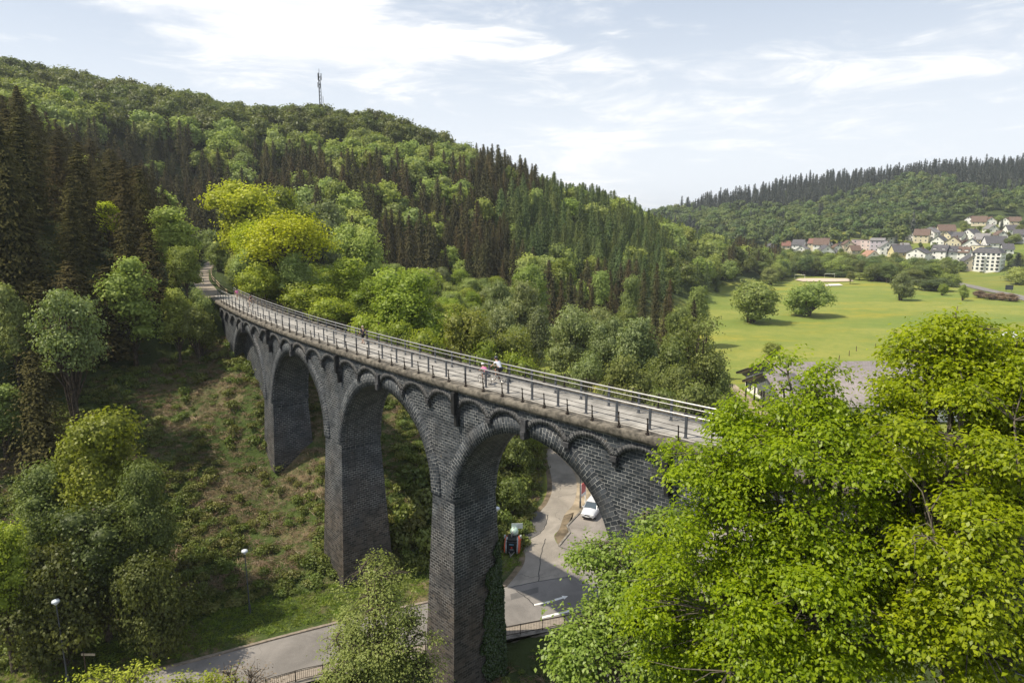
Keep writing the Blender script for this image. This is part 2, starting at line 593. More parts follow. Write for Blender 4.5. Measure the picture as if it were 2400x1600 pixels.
def _tps():
    x, y, z = CT.T / np.array([100, 100, 1]).reshape(3, 1)
    n = len(x)
    d2 = (x[:, None] - x) ** 2 + (y[:, None] - y) ** 2
    A = np.zeros((n + 3, n + 3))
    A[:n, :n] = _phi(d2) + np.eye(n) * 1e-4
    A[:n, n] = A[n, :n] = 1
    A[:n, n + 1] = A[n + 1, :n] = x
    A[:n, n + 2] = A[n + 2, :n] = y
    return x, y, np.linalg.solve(A, np.concatenate([z, [0, 0, 0]]))


TX, TY, TW = _tps()


def seg_dist(px, py, pts):
    """distance of points to a polyline"""
    best = np.full(np.shape(px), 1e9)
    for (x0, y0), (x1, y1) in zip(pts[:-1], pts[1:]):
        dx, dy = x1 - x0, y1 - y0
        t = np.clip(((px - x0) * dx + (py - y0) * dy) / (dx * dx + dy * dy), 0, 1)
        best = np.minimum(best, np.hypot(px - x0 - t * dx, py - y0 - t * dy))
    return best


PATH = [(-45.6, 104.2), (-48.3, 109), (-53.5, 119), (-61.5, 135), (-72, 160), (-83, 191), (-92, 230)]
# roads as world polygons (metres)
ROAD_FAR = [(-130, -4), (-60, 32.5), (-29.8, 48.9), (-25, 51.3), (-20.1, 53.9), (-15.6, 56.1), (-9.2, 58.9), (-0.6, 62.3), (6.2, 64.6), (25, 71), (60, 82), (200, 120)]


def far_edge(x):
    xs, ys = zip(*ROAD_FAR)
    return np.interp(x, xs, ys)


def near_edge(x):
    return np.interp(x, [-130, -60, -30, -16.5, -0.5, 4.4, 25, 60, 200], [-12.5, 24.5, 41.5, 48.3, 53.9, 55.5, 62.5, 73.5, 111])


def in_poly(px, py, poly):
    px = np.asarray(px, float)
    py = np.asarray(py, float)
    c = np.zeros(px.shape, bool)
    n = len(poly)
    for i in range(n):
        x0, y0 = poly[i]
        x1, y1 = poly[i - 1]
        if y0 == y1:
            continue
        k = ((y0 > py) != (y1 > py)) & (px < (x1 - x0) * (py - y0) / (y1 - y0) + x0)
        c ^= k
    return c


def gxy(*pts):
    return [tuple(G(a, b)[:2]) for a, b in pts]


SIDE_L = gxy((1186, 1377), (1229, 1318), (1227, 1271), (1246, 1225), (1270, 1194), (1282, 1180), (1292.7, 1153), (1292.7, 1122), (1285, 1086), (1276, 1055), (1262, 1030))
SIDE_R = gxy((1342, 1352), (1330, 1300), (1309, 1277.5), (1299, 1255), (1311, 1239), (1323, 1206), (1344, 1180), (1352, 1143), (1344, 1106), (1323, 1082), (1290, 1049), (1270, 1026))
PARK = gxy((1342, 1352), (1309, 1279), (1335.5, 1248), (1329, 1232.7), (1364, 1196), (1387.5, 1157), (1420, 1120)) + [(32, 112), (62, 118), (70, 88.5)]
KERB = gxy((1310, 1279), (1335.5, 1248), (1329, 1232.7), (1364, 1196), (1387.5, 1157), (1410, 1130))
FLAT = SIDE_L + SIDE_R[::-1]
FOOT_R = SIDE_L + [(2, 118), (4, 135), (12, 160), (22, 190), (48, 235)]


def terrain_raw(x, y):
    x = np.asarray(x, float)
    y = np.asarray(y, float)
    sh = x.shape
    x = x.ravel()
    y = y.ravel()
    out = np.empty(len(x))
    for i in range(0, len(x), 20000):
        a, b = x[i:i + 20000] / 100, y[i:i + 20000] / 100
        d2 = (a[:, None] - TX) ** 2 + (b[:, None] - TY) ** 2
        n = len(TX)
        out[i:i + 20000] = _phi(d2) @ TW[:n] + TW[n] + TW[n + 1] * a + TW[n + 2] * b
    # valley floor, roads
    h = out
    h = np.where(h < 0.6, np.maximum(h, 0) ** 2 / 1.2 + 0 * h, h - 0.3)
    rough = np.clip(h / 3.0, 0, 1)
    far = np.clip(np.hypot(x, y) / 200, 0.0, 1)
    h = h + rough * ((vnoise(x, y, 9, 1) - 0.5) * 1.3 + (vnoise(x, y, 3.1, 2) - 0.5) * 0.7 + (vnoise(x, y, 1.2, 3) - 0.5) * 0.3 * (1 - far) + (vnoise(x, y, 45, 4) - 0.5) * 9 * far)
    # the road corridor is level; the bank begins behind the kerb
    fe = far_edge(x)
    ne = near_edge(x)
    d = y - fe
    k = np.clip((d - 0.8) / 8.0, 0, 1)
    on = (x < 3) & (y > ne - 0.5)
    h = np.where(on, h * (k * k * (3 - 2 * k)), h)
    road = (y > ne - 0.3) & (y < fe + 0.8)
    h = np.where(road, 0, h)
    # stream bank in front of the road's near edge
    south = y < ne - 0.3
    dip = np.clip((ne - 0.3 - y) / 1.0, 0, 1) * np.clip((x + 140) / 60, 0, 1)
    gully = -1.9 * dip - 0.8 * np.clip(1 - np.abs((ne - y) - 7.5) / 5, 0, 1) + (vnoise(x, y, 2.5, 5) - 0.5) * 0.5 * dip
    near_south = south & (x > -85) & (x < 120)
    h = np.where(near_south, gully, h)
    # level strip for the side road, the car park and the cycle path
    ds = np.minimum(seg_dist(x, y, SIDE_L), seg_dist(x, y, SIDE_R))
    ins = in_poly(x, y, FLAT) | in_poly(x, y, PARK)
    k = np.clip((ds - 0.8) / 5.0, 0, 1)
    m = (ds < 5.8) & (y > fe)
    h = np.where(m, h * k, h)
    h = np.where(ins | ((x > 4) & (y > fe) & (y < 125) & (x < 120)), 0, h)
    dp = seg_dist(x, y, PATH)
    k = np.clip((dp - 2.0) / 4.0, 0, 1)
    k = k * k * (3 - 2 * k)
    h = np.where(dp < 6.0, 23.93 * (1 - k) + h * k, h)
    # right abutment rises behind the foreground trees
    ab = np.clip(1 - np.hypot((x - 30) / 16, (y - 9) / 12), 0, 1)
    h = np.where(near_south, h + 26 * ab * ab * (3 - 2 * ab), h)
    h = h - np.clip(y - 1060, 0, 5000) * 0.09
    return h.reshape(sh)


def axis(parts):
    out = []
    for a, b, d in parts:
        out += list(np.arange(a, b, d))
    out.append(parts[-1][1])
    return np.array(out)


GX = axis([(-3200, -800, 200), (-800, -320, 30), (-320, -110, 6), (-110, -60, 2.2), (-60, 16, 0.9), (16, 60, 2.5), (60, 300, 7), (300, 900, 16), (900, 1500, 60), (1500, 3500, 200)])
GY = axis([(-800, -60, 60), (-60, 20, 5), (20, 125, 0.9), (125, 200, 2.5), (200, 480, 6), (480, 1060, 14), (1060, 1500, 55), (1500, 5500, 300)])
gx, gy = np.meshgrid(GX, GY, indexing='ij')
GZ = terrain_raw(gx, gy)


def height(x, y):
    """bilinear look-up of the terrain sheet"""
    x = np.asarray(x, float)
    y = np.asarray(y, float)
    i = np.clip(np.searchsorted(GX, x) - 1, 0, len(GX) - 2)
    j = np.clip(np.searchsorted(GY, y) - 1, 0, len(GY) - 2)
    fx = np.clip((x - GX[i]) / (GX[i + 1] - GX[i]), 0, 1)
    fy = np.clip((y - GY[j]) / (GY[j + 1] - GY[j]), 0, 1)
    return (GZ[i, j] * (1 - fx) + GZ[i + 1, j] * fx) * (1 - fy) + (GZ[i, j + 1] * (1 - fx) + GZ[i + 1, j + 1] * fx) * fy


def hit(px, py, t0=20, t1=2000):
    d = ray(px, py)
    t = np.geomspace(t0, t1, 1600)
    z = CAMZ + d[2] * t
    below = z < height(d[0] * t, d[1] * t)
    i = int(np.argmax(below)) if below.any() else len(t) - 1
    return Vector((d[0] * t[i], d[1] * t[i], float(height(d[0] * t[i], d[1] * t[i]))))


# ground material: meadow, woodland floor, dead brushwood slope -- chosen by masks stored on the sheet
nx, ny = len(GX), len(GY)
V = np.stack([gx.ravel(), gy.ravel(), GZ.ravel()], 1)
ii, jj = np.meshgrid(np.arange(nx - 1), np.arange(ny - 1), indexing='ij')
q0 = (ii * ny + jj).ravel()
F = np.stack([q0, q0 + ny, q0 + ny + 1, q0 + 1], 1)
SLOPE = [(-62, 32), (-32, 48), (-3, 62), (1, 67), (4, 90), (6, 108), (-6, 110), (-24, 103), (-36, 101), (-44, 97), (-52, 86), (-54, 70), (-64, 58)]
brush = in_poly(V[:, 0], V[:, 1], SLOPE).astype(float)
meadow = ((V[:, 2] < 3.0) & (V[:, 1] > 62) & (V[:, 0] > 4)).astype(float)
meadow = np.where((V[:, 0] > 230) & (V[:, 1] > 300) & (V[:, 1] < 620) & (V[:, 2] < 45), 0.8, meadow)


def ground_mat():
    m, t, p = new_mat('ground_cover')
    tcn = t.n('ShaderNodeTexCoord')
    ob = tcn.outputs['Object']
    am = t.n('ShaderNodeAttribute')
    am.attribute_name = 'meadow'
    ab = t.n('ShaderNodeAttribute')
    ab.attribute_name = 'brush'
    mv = t.mapping(ob, (0.5, 1.6, 1))
    g1 = t.noise(mv, 0.02, 6, 0.65, 0.5)
    g2 = t.noise(ob, 0.6, 5, 0.7)
    mead = t.mix(t.ramp(g1, 0.35, 0.65), (0.160, 0.205, 0.042), (0.270, 0.265, 0.060))
    mead = t.mix(t.math('MULTIPLY', t.ramp(t.noise(mv, 0.035, 7, 0.7, 0.3), 0.50, 0.66), 0.65), mead, (0.34, 0.27, 0.03))
    mead = t.mix(t.math('MULTIPLY', t.ramp(t.noise(ob, 0.16, 8, 0.8, 0.4), 0.42, 0.62), 0.45), mead, (0.12, 0.17, 0.035))
    mead = t.mix(t.math('MULTIPLY', t.ramp(g2, 0.35, 0.75), 0.30), mead, (0.10, 0.18, 0.035))
    mead = t.mix(t.math('MULTIPLY', t.ramp(t.noise(ob, 0.9, 4, 0.8), 0.62, 0.75), 0.4), mead, (0.30, 0.30, 0.12))
    wood = t.mix(t.noise(ob, 0.3, 5, 0.7), (0.03, 0.04, 0.014), (0.07, 0.095, 0.03))
    b1 = t.noise(ob, 0.16, 6, 0.7, 0.8)
    b2 = t.noise(ob, 1.3, 6, 0.75, 0.6)
    bw = t.mix(t.ramp(b1, 0.46, 0.62), (0.065, 0.092, 0.024), (0.19, 0.145, 0.085))
    bw = t.mix(t.math('MULTIPLY', t.ramp(b2, 0.45, 0.60), 0.75), bw, (0.045, 0.068, 0.018))
    bw = t.mix(t.math('MULTIPLY', t.ramp(t.noise(ob, 2.6, 4, 0.8), 0.60, 0.75), 0.6), bw, (0.26, 0.20, 0.13))
    c = t.mix(am.outputs['Fac'], wood, mead)
    c = t.mix(ab.outputs['Fac'], c, bw)
    t.l(c, p.inputs['Base Color'])
    p.inputs['Roughness'].default_value = 0.95
    p.inputs['Specular IOR Level'].default_value = 0.15
    b = t.n('ShaderNodeBump')
    b.inputs['Strength'].default_value = 0.8
    b.inputs['Distance'].default_value = 0.3
    t.l(t.noise(ob, 2.4, 7, 0.75), b.inputs['Height'])
    t.l(b.outputs[0], p.inputs['Normal'])
    return m


me = mesh_np('ground', V, F, [ground_mat()], smooth=True)
for nm, arr in (('meadow', meadow), ('brush', brush)):
    a = me.attributes.new(nm, 'FLOAT', 'POINT')
    a.data.foreach_set('value', arr.astype(np.float32))
ground = tag(link('ground', me), 'ground of the valley, grassy slope and wooded hills', None, None, 'structure')


def sheet(name, poly, z, mat, res=1.5):
    """flat sheet filling a polygon"""
    bm = bmesh.new()
    vs = [bm.verts.new((a, b, z)) for a, b in poly]
    f = bm.faces.new(vs)
    if f.normal.z < 0:
        f.normal_flip()
    bmesh.ops.triangulate(bm, faces=bm.faces[:])
    me = bpy.data.meshes.new(name)
    bm.normal_update()
    for f in bm.faces:
        if f.normal.z < 0:
            f.normal_flip()
    bm.to_mesh(me)
    bm.free()
    me.materials.append(mat)
    return link(name, me)


def smooth_line(pts, n=6):
    """Catmull-Rom through 2D points"""
    P = [Vector(p) for p in pts]
    out = []
    for i in range(len(P) - 1):
        a, b, c, d = P[max(i - 1, 0)], P[i], P[i + 1], P[min(i + 2, len(P) - 1)]
        for k in range(n):
            t = k / n
            out.append(0.5 * ((2 * b) + (c - a) * t + (2 * a - 5 * b + 4 * c - d) * t * t + (3 * b - a - 3 * c + d) * t ** 3))
    out.append(P[-1])
    return [tuple(q) for q in out]


xs = list(np.linspace(-128, 190, 120))
road_poly = [(x, float(near_edge(x)) + 0.35) for x in xs] + [(x, float(far_edge(x)) - 0.05) for x in xs[::-1]]
tag(sheet('road', road_poly, 0.020, M_ROAD), kind='structure')
SL, SR = smooth_line(SIDE_L), smooth_line(SIDE_R)
tag(sheet('side_road', SL + SR[::-1], 0.016, M_SIDE), kind='structure')
tag(sheet('car_park', PARK, 0.012, M_PARK), kind='structure')


def ribbon(name, pts, width, h, mat, z0=0.0, parent=None, zf=None):
    """kerb-like solid strip following a polyline"""
    P = [Vector((p[0], p[1])) for p in pts]
    mb = MB()
    rows = []
    for i, p in enumerate(P):
        d = (P[min(i + 1, len(P) - 1)] - P[max(i - 1, 0)]).normalized()
        nn = Vector((-d.y, d.x)) * width / 2
        z = z0 if zf is None else zf(p)
        rows.append([(p.x - nn.x, p.y - nn.y, z - 0.3), (p.x - nn.x, p.y - nn.y, z + h), (p.x + nn.x, p.y + nn.y, z + h), (p.x + nn.x, p.y + nn.y, z - 0.3)])
    vs = [q for r in rows for q in r]
    fs = []
    for i in range(len(P) - 1):
        for k in range(3):
            fs.append((i * 4 + k, i * 4 + k + 1, i * 4 + 5 + k, i * 4 + 4 + k)[::-1])
    fs += [(0, 1, 2, 3), tuple(len(vs) - 4 + k for k in (3, 2, 1, 0))]
    mb.add(vs, fs)
    return mb.build(name, mat, parent)


tag(ribbon('kerb', [(x, float(far_edge(x)) + 0.1) for x in np.linspace(-128, -0.6, 70)], 0.28, 0.14, M_CURB), kind='structure')
tag(ribbon('kerb', KERB, 0.22, 0.13, M_CONC), kind='structure')
# pavement strip inside the near edge of the road
pv = [(x, float(near_edge(x)) + 0.3) for x in np.linspace(-60, 60, 60)] + [(x, float(near_edge(x)) + 1.5) for x in np.linspace(60, -60, 60)]
tag(sheet('pavement', pv, 0.026, plain('pavement_slab', (0.26, 0.22, 0.18), 0.85, noise=0.15)), kind='structure')
tag(ribbon('kerb', [(x, float(near_edge(x)) + 1.55) for x in np.linspace(-60, 60, 60)], 0.12, 0.09, M_CONC), kind='structure')
# dirt shoulder on the side road and pale gravel to its right
M_DIRT = plain('dirt_verge', (0.15, 0.115, 0.075), 0.95, noise=0.35, nscale=0.7, bump=0.5)
M_GRAV = plain('pale_gravel', (0.30, 0.245, 0.175), 0.95, noise=0.25, nscale=0.5, bump=0.4)
tag(ribbon('verge', SL, 1.3, 0.0, M_DIRT, z0=0.008), kind='structure')
dirt = SR[24:] + [(16, 128), (26, 118)] + gxy((1410, 1125), (1387, 1157), (1364, 1196), (1340, 1220))
tag(sheet('gravel_verge', dirt, 0.007, M_GRAV), kind='structure')

tag(sheet('verge_island', gxy((1309, 1278), (1334, 1248), (1328, 1233), (1345, 1200), (1322, 1207), (1311, 1239), (1299, 1256)), 0.010, M_DIRT), kind='structure')

M_PATCH = asphalt_mat('asphalt_patch', (0.105, 0.098, 0.094), 0.2)
M_SEAM = plain('bitumen_seam', (0.035, 0.033, 0.032), 0.7)
tag(sheet('asphalt_patch', gxy((1255, 1196), (1278, 1204), (1282, 1226), (1262, 1252), (1236, 1268), (1231, 1240)), 0.021, M_PATCH), kind='structure')
tag(sheet('asphalt_patch', gxy((1196, 1392), (1262, 1375), (1262, 1388), (1198, 1406)), 0.0235, M_PATCH), kind='structure')
for sl_ in (((1190, 1378), (1262, 1362), (1342, 1351)), ((1262, 1362), (1268, 1300), (1279, 1262)), ((1237, 1262), (1262, 1252), (1279, 1230), (1284, 1206)), ((1309, 1280), (1345, 1292), (1372, 1302)), ((1210, 1384), (1236, 1402), (1253, 1420))):
    sp_ = smooth_line(gxy(*sl_), 6)
    tag(ribbon('asphalt_seam', [(a + 0.05 * math.sin(i * 2.1), b + 0.05 * math.cos(i * 3.3)) for i, (a, b) in enumerate(sp_)], 0.085, 0.0, M_SEAM, z0=0.0262), kind='structure')

# painted markings
M_PAINT = plain('road_paint', (0.72, 0.71, 0.68), 0.7, noise=0.12, nscale=5)


def mark(pts, name='lane_marking'):
    return tag(sheet(name, gxy(*pts), 0.026, M_PAINT), kind='structure')


mark([(1270, 1449), (1271, 1444), (1337, 1428), (1337, 1433)])
mark([(1251, 1419), (1252, 1415.5), (1300, 1405), (1299, 1409)])
# turning arrow
mark([(1296, 1409.5), (1300, 1403), (1318, 1398), (1316, 1395.5), (1331, 1396.5), (1322, 1404.5), (1321, 1401.5), (1308, 1405.5)], 'road_arrow')
for k in range(4):
    x = 14 + k * 9
    y = (near_edge(x) * 0.62 + far_edge(x) * 0.38)
    tag(ribbon('lane_marking', [(x, y), (x + 4, y + 1.25)], 0.14, 0.0, M_PAINT, z0=0.026), kind='structure')
# manhole cover on the side road
mc = G(1320, 1128)
o = MB().tube([(mc.x, mc.y, 0.0), (mc.x, mc.y, 0.026)], 0.38, 14).build('manhole_cover', M_CONC)
tag(o, 'round pale manhole cover in the side road below the viaduct', 'manhole cover')

# cycle path on the hill continuing from the deck
PS = smooth_line(PATH, 5)
PP = [Vector(p) for p in PS]
lft, rgt = [], []
for i, p in enumerate(PP):
    d = (PP[min(i + 1, len(PP) - 1)] - PP[max(i - 1, 0)]).normalized()
    nn = Vector((-d.y, d.x)) * 1.45
    lft.append(tuple(p + nn))
    rgt.append(tuple(p - nn))
tag(sheet('cycle_path', lft + rgt[::-1], 23.97, M_PATH), kind='structure')

# ------------------------------------------------------------------ the viaduct
DECKZ = 24.0
S0, S1 = -8.0, 106.0
_ss = np.arange(-10, 125, 0.25)
_ph = np.radians(-57.98 + 0.1762 * np.clip(_ss, 0, 85))
_cx = np.concatenate([[0], np.cumsum(np.cos(_ph[:-1]) * 0.25)])
_cy = np.concatenate([[0], np.cumsum(np.sin(_ph[:-1]) * 0.25)])
_i0 = int(np.argmin(abs(_ss)))
_cx += -42.488 - _cx[_i0]
_cy += 99.042 - _cy[_i0]


def bp(s, wv, z):
    """bridge frame: s along the near edge, w inward across the deck, z up"""
    x = np.interp(s, _ss, _cx)
    y = np.interp(s, _ss, _cy)
    ph = np.interp(s, _ss, _ph)
    return np.stack([x - np.sin(ph) * wv, y + np.cos(ph) * wv, z + 0 * x], -1)


def bpt(s, wv, z):
    return Vector(bp(np.float64(s), wv, z).tolist())


def bdir(s):
    return float(np.interp(s, _ss, _ph))


BW = 3.7                       # overall width
CEN = [15.1, 33.7, 52.5, 70.5, 88.7]
RAD = 7.6
SPR = 14.1
PIER = [22.1, 40.6, 58.85, 77.1]


def batter(z):
    return np.maximum(0, 19.0 - z) * 0.05


def intrados(s):
    out = np.full(np.shape(s), np.nan)
    for c in CEN:
        d = np.abs(s - c)
        out = np.where(d < RAD, SPR + np.sqrt(np.maximum(RAD ** 2 - d ** 2, 0)), out)
    return out


TOPW = 23.45
viaduct = empty('viaduct', bpt(40, BW / 2, 0))
tag(viaduct, 'long curving dark basalt railway viaduct on tall arches carrying a cycle path', 'viaduct')
viaduct_off = viaduct.location.copy()


def vlink(name, me, parent=None):
    o = bpy.data.objects.new(name, me)
    COL.objects.link(o)
    o.parent = parent or viaduct
    if parent is None:
        o.matrix_parent_inverse = Matrix.Translation(-viaduct_off)
    return o


def gridface(rows, uvs, flip=False):
    """rows: (n,m,3) -> verts, quads, uv"""
    n, m = rows.shape[:2]
    Vv = rows.reshape(-1, 3)
    i, j = np.meshgrid(np.arange(n - 1), np.arange(m - 1), indexing='ij')
    q = (i * m + j).ravel()
    Fq = np.stack([q, q + m, q + m + 1, q + 1], 1)
    if flip:
        Fq = Fq[:, ::-1]
    return Vv, Fq, uvs.reshape(-1, 2)


def merge(parts):
    V_, F_, U_ = [], [], []
    k = 0
    for v, f, u in parts:
        V_.append(v)
        F_.append(f + k)
        U_.append(u)
        k += len(v)
    return np.concatenate(V_), np.concatenate(F_), np.concatenate(U_)


# spandrel walls (both faces): columns from arch intrados (or springing) to the parapet, lower parts belong to the piers
parts = []
seg = []
edges = [S0] + [e for c in CEN for e in (c - RAD, c + RAD)] + [S1]
for a, b in zip(edges[:-1], edges[1:]):
    arch = any(abs((a + b) / 2 - c) < 1 for c in CEN)
    n = 44 if arch else 5
    if arch:
        c = (a + b) / 2
        s = c - RAD * np.cos(np.linspace(0, math.pi, n))
        zl = SPR + np.sqrt(np.maximum(RAD ** 2 - (s - c) ** 2, 0))
    else:
        s = np.linspace(a, b, n)
        zl = np.full(n, SPR) if (a > 5 and b < S1 - 1) else np.full(n, 2.0 if b > 90 else 14.0)
    for side in (0, 1):
        m = 7
        T = np.linspace(0, 1, m)
        ss, tt = np.meshgrid(s, T, indexing='ij')
        z = zl[:, None] * (1 - tt) + TOPW * tt
        ww = -batter(z) if side == 0 else BW + batter(z)
        parts.append(gridface(bp(ss, ww, z), np.stack([ss, z], -1), flip=(side == 1)))
vlink('spandrel_wall', mesh_np('spandrel_wall', *(lambda t: (t[0], t[1], [M_STONE], t[2]))(merge(parts))))

# vaults: barrel soffits, one part per arch
for k, c in enumerate(CEN):
    an = np.linspace(0, math.pi, 40)
    s = c - RAD * np.cos(an)
    z = SPR + RAD * np.sin(an)
    tt = np.linspace(0, 1, 6)
    aa, t2 = np.meshgrid(an, tt, indexing='ij')
    ss = c - RAD * np.cos(aa)
    zz_ = SPR + RAD * np.sin(aa)
    w0, w1 = -batter(zz_), BW + batter(zz_)
    ww = w0 + (w1 - w0) * t2
    v, f, u = gridface(bp(ss, ww, zz_), np.stack([ww, aa * RAD], -1), flip=True)
    vlink('arch_vault', mesh_np('arch_vault', v, f, [M_SOFFIT], u, smooth=True))


M_BLOCK = plain('dark_basalt_block', (0.05, 0.05, 0.055), 0.8, noise=0.35, nscale=3, bump=0.5)


def ring(c, r0, r1, z0, proud, name, mat, a0=4, a1=176, n=48, side=0, depth=0.3, parent=None, ksplit=False):
    an = np.radians(np.linspace(a0, a1, n))
    out = []
    wall = lambda z: (-batter(z) if side == 0 else BW + batter(z))
    sg = -1 if side == 0 else 1

    def P(r, extra):
        s = c - r * np.cos(an)
        z = z0 + r * np.sin(an)
        return bp(s, wall(z) + sg * extra, z)
    r = [(r0, -depth), (r0, proud), (r1, proud), (r1, -0.1)]
    rows = np.stack([P(a, b) for a, b in r], 1)
    L = an * (r0 + r1) / 2
    uvw = [0.0, depth, depth + (r1 - r0), depth + (r1 - r0) + proud]
    uv = np.stack([np.stack([np.full(n, uvw[k]), L], -1) for k in range(4)], 1)
    v, f, u = gridface(rows, uv, flip=(side == 0))
    return v, f, u


for k, c in enumerate(CEN):
    pr = merge([ring(c, RAD - 0.02, RAD + 1.12, SPR, 0.13, 'arch_ring', M_RING, side=sd_) for sd_ in (0, 1)])
    vlink('arch_ring', mesh_np('arch_ring', pr[0], pr[1], [M_RING], pr[2]))
    for sd_ in (0, 1):
        mb = MB()
        wv = -0.22 if sd_ == 0 else BW + 0.22
        mb.bevbox(bpt(c, wv, SPR + RAD + 0.55), (0.46, 0.48, 1.25), 0.05, bdir(c))
        mb.bevbox(bpt(c, wv - (0.12 if sd_ == 0 else -0.12), SPR + RAD + 0.1), (0.42, 0.4, 0.55), 0.05, bdir(c))
        vlink('keystone', mb.mesh('keystone', M_BLOCK))

# piers, battered on all four sides, carried below ground
for k, c in enumerate(PIER):
    gl = min(float(height(*bpt(c, w_, 0)[:2])) for w_ in (-1.5, BW / 2, BW + 1.5)) - 2.0
    z = np.linspace(gl, SPR, 26)
    if k < 3:
        hp = np.array([(CEN[k + 1] - RAD - (CEN[k] + RAD)) / 2] * len(z)) + (SPR - z) * 0.034
    else:
        hp = np.array([(CEN[k + 1] - RAD - (CEN[k] + RAD)) / 2] * len(z)) + (SPR - z) * 0.034
    cc = (CEN[k + 1] - RAD + CEN[k] + RAD) / 2
    w0, w1 = -batter(z), BW + batter(z)
    pp = []
    for side in range(4):
        t = np.linspace(0, 1, 7)
        zz_, t2 = np.meshgrid(z, t, indexing='ij')
        H_ = hp[:, None]
        A0, A1 = w0[:, None], w1[:, None]
        if side == 0:
            ss, ww, u = cc - H_ + 2 * H_ * t2, A0 + 0 * t2, cc - H_ + 2 * H_ * t2
        elif side == 1:
            ss, ww, u = cc + H_ + 0 * t2, A0 + (A1 - A0) * t2, A0 + (A1 - A0) * t2
        elif side == 2:
            ss, ww, u = cc + H_ - 2 * H_ * t2, A1 + 0 * t2, cc + H_ - 2 * H_ * t2
        else:
            ss, ww, u = cc - H_ + 0 * t2, A1 - (A1 - A0) * t2, A1 - (A1 - A0) * t2
        pp.append(gridface(bp(ss, ww, zz_), np.stack([u, zz_], -1), flip=True))
    v, f, u = merge(pp)
    vlink('pier', mesh_np('pier', v, f, [M_STONE], u))

# the leftmost arch is walled up
z = np.linspace(9, SPR + RAD, 12)
s = np.linspace(CEN[0] - RAD, CEN[0] + RAD, 24)
ss, zz_ = np.meshgrid(s, z, indexing='ij')
zz2 = np.minimum(zz_, SPR + np.sqrt(np.maximum(RAD ** 2 - (ss - CEN[0]) ** 2, 0)) + 0.02)
v, f, u = gridface(bp(ss, 1.1 + 0 * ss, zz2), np.stack([ss, zz2], -1))
vlink('arch_infill', mesh_np('arch_infill', v, f, [M_STONE], u))

# cornice arcade: small blind arches standing proud of the spandrel, on corbels
pitch = []
feet = []
for c0, c1 in zip(CEN[:-1], CEN[1:]):
    feet += list(np.linspace(c0, c1, 6)[:-1])
feet = list(np.arange(CEN[0] - 3.7 * 4, CEN[0], 3.7)) + feet + list(np.arange(CEN[-1], S1, 3.7))
PRO = 0.22
ZF, ZTOPA = 22.15, 23.45
slab, rings_ = [], []
for side in (0, 1):
    sg = -1 if side == 0 else 1
    wb = lambda e: (-e if side == 0 else BW + e)
    for a, b in zip(feet[:-1], feet[1:]):
        c = (a + b) / 2
        half = (b - a) / 2 - 0.22
        rise = 0.78
        rr = (half ** 2 + rise ** 2) / (2 * rise)
        zc = ZF + rise - rr
        al = math.asin(min(1, half / rr))
        s = np.concatenate([[a], c + rr * np.sin(np.linspace(-al, al, 17)), [b]])
        zl = np.concatenate([[ZF], zc + rr * np.cos(np.linspace(-al, al, 17)), [ZF]])
        rows = np.stack([bp(s, np.full(len(s), wb(-0.05)), zl), bp(s, np.full(len(s), wb(PRO)), zl), bp(s, np.full(len(s), wb(PRO)), zl * 0.5 + ZTOPA * 0.5), bp(s, np.full(len(s), wb(PRO)), np.full(len(s), ZTOPA))], 1)
        uv = np.stack([np.stack([s, zl - 0.35], -1), np.stack([s, zl], -1), np.stack([s, zl * 0.5 + ZTOPA * 0.5], -1), np.stack([s, np.full(len(s), ZTOPA)], -1)], 1)
        slab.append(gridface(rows, uv, flip=(side == 0)))
        # voussoirs of the small arch
        an = np.linspace(-al, al, 17)
        rws = []
        for r_, e in ((rr - 0.02, 0.0), (rr - 0.02, PRO + 0.06), (rr + 0.35, PRO + 0.05), (rr + 0.35, PRO - 0.05)):
            rws.append(bp(c + r_ * np.sin(an), np.full(17, wb(e)), zc + r_ * np.cos(an)))
        L = (an + al) * rr
        uvr = np.stack([np.stack([np.full(17, q), L], -1) for q in (0.0, 0.34, 0.74, 0.84)], 1)
        rings_.append(gridface(np.stack(rws, 1), uvr, flip=(side == 0)))
    for a in feet:
        if a < S0 or a > S1:
            continue
        corb = MB()
        corb.bevbox(bpt(a, wb(0.16), ZF - 0.16), (0.46, 0.42, 0.34), 0.04, bdir(a))
        corb.bevbox(bpt(a, wb(0.08), ZF - 0.48), (0.36, 0.28, 0.34), 0.04, bdir(a))
        vlink('corbel', corb.mesh('corbel', M_BLOCK))
v, f, u = merge(slab)
vlink('cornice_wall', mesh_np('cornice_wall', v, f, [M_STONE], u))
v, f, u = merge(rings_)
vlink('blind_arcade', mesh_np('blind_arcade', v, f, [M_SMALL], u))
M_BLACKSTONE = plain('near_black_stone', (0.018, 0.018, 0.02), 0.6, noise=0.3)
# drain pilasters, coloured darker than the other blocks, one to each side of every pier axis
for k in range(4):
    f0 = CEN[k + 1] - 2 * (CEN[k + 1] - CEN[k]) / 5
    for side in (0, 1):
        mb = MB()
        wv = -0.34 if side == 0 else BW + 0.34
        mb.bevbox(bpt(f0, wv, 22.55), (0.38, 0.55, 1.7), 0.05, bdir(f0))
        mb.bevbox(bpt(f0, wv + (0.14 if side == 0 else -0.14), 21.2), (0.30, 0.36, 0.9), 0.05, bdir(f0))
        vlink('drain_pilaster', mb.mesh('drain_pilaster', M_BLACKSTONE))

# coping: rough overhanging concrete edge
rng = np.random.default_rng(3)


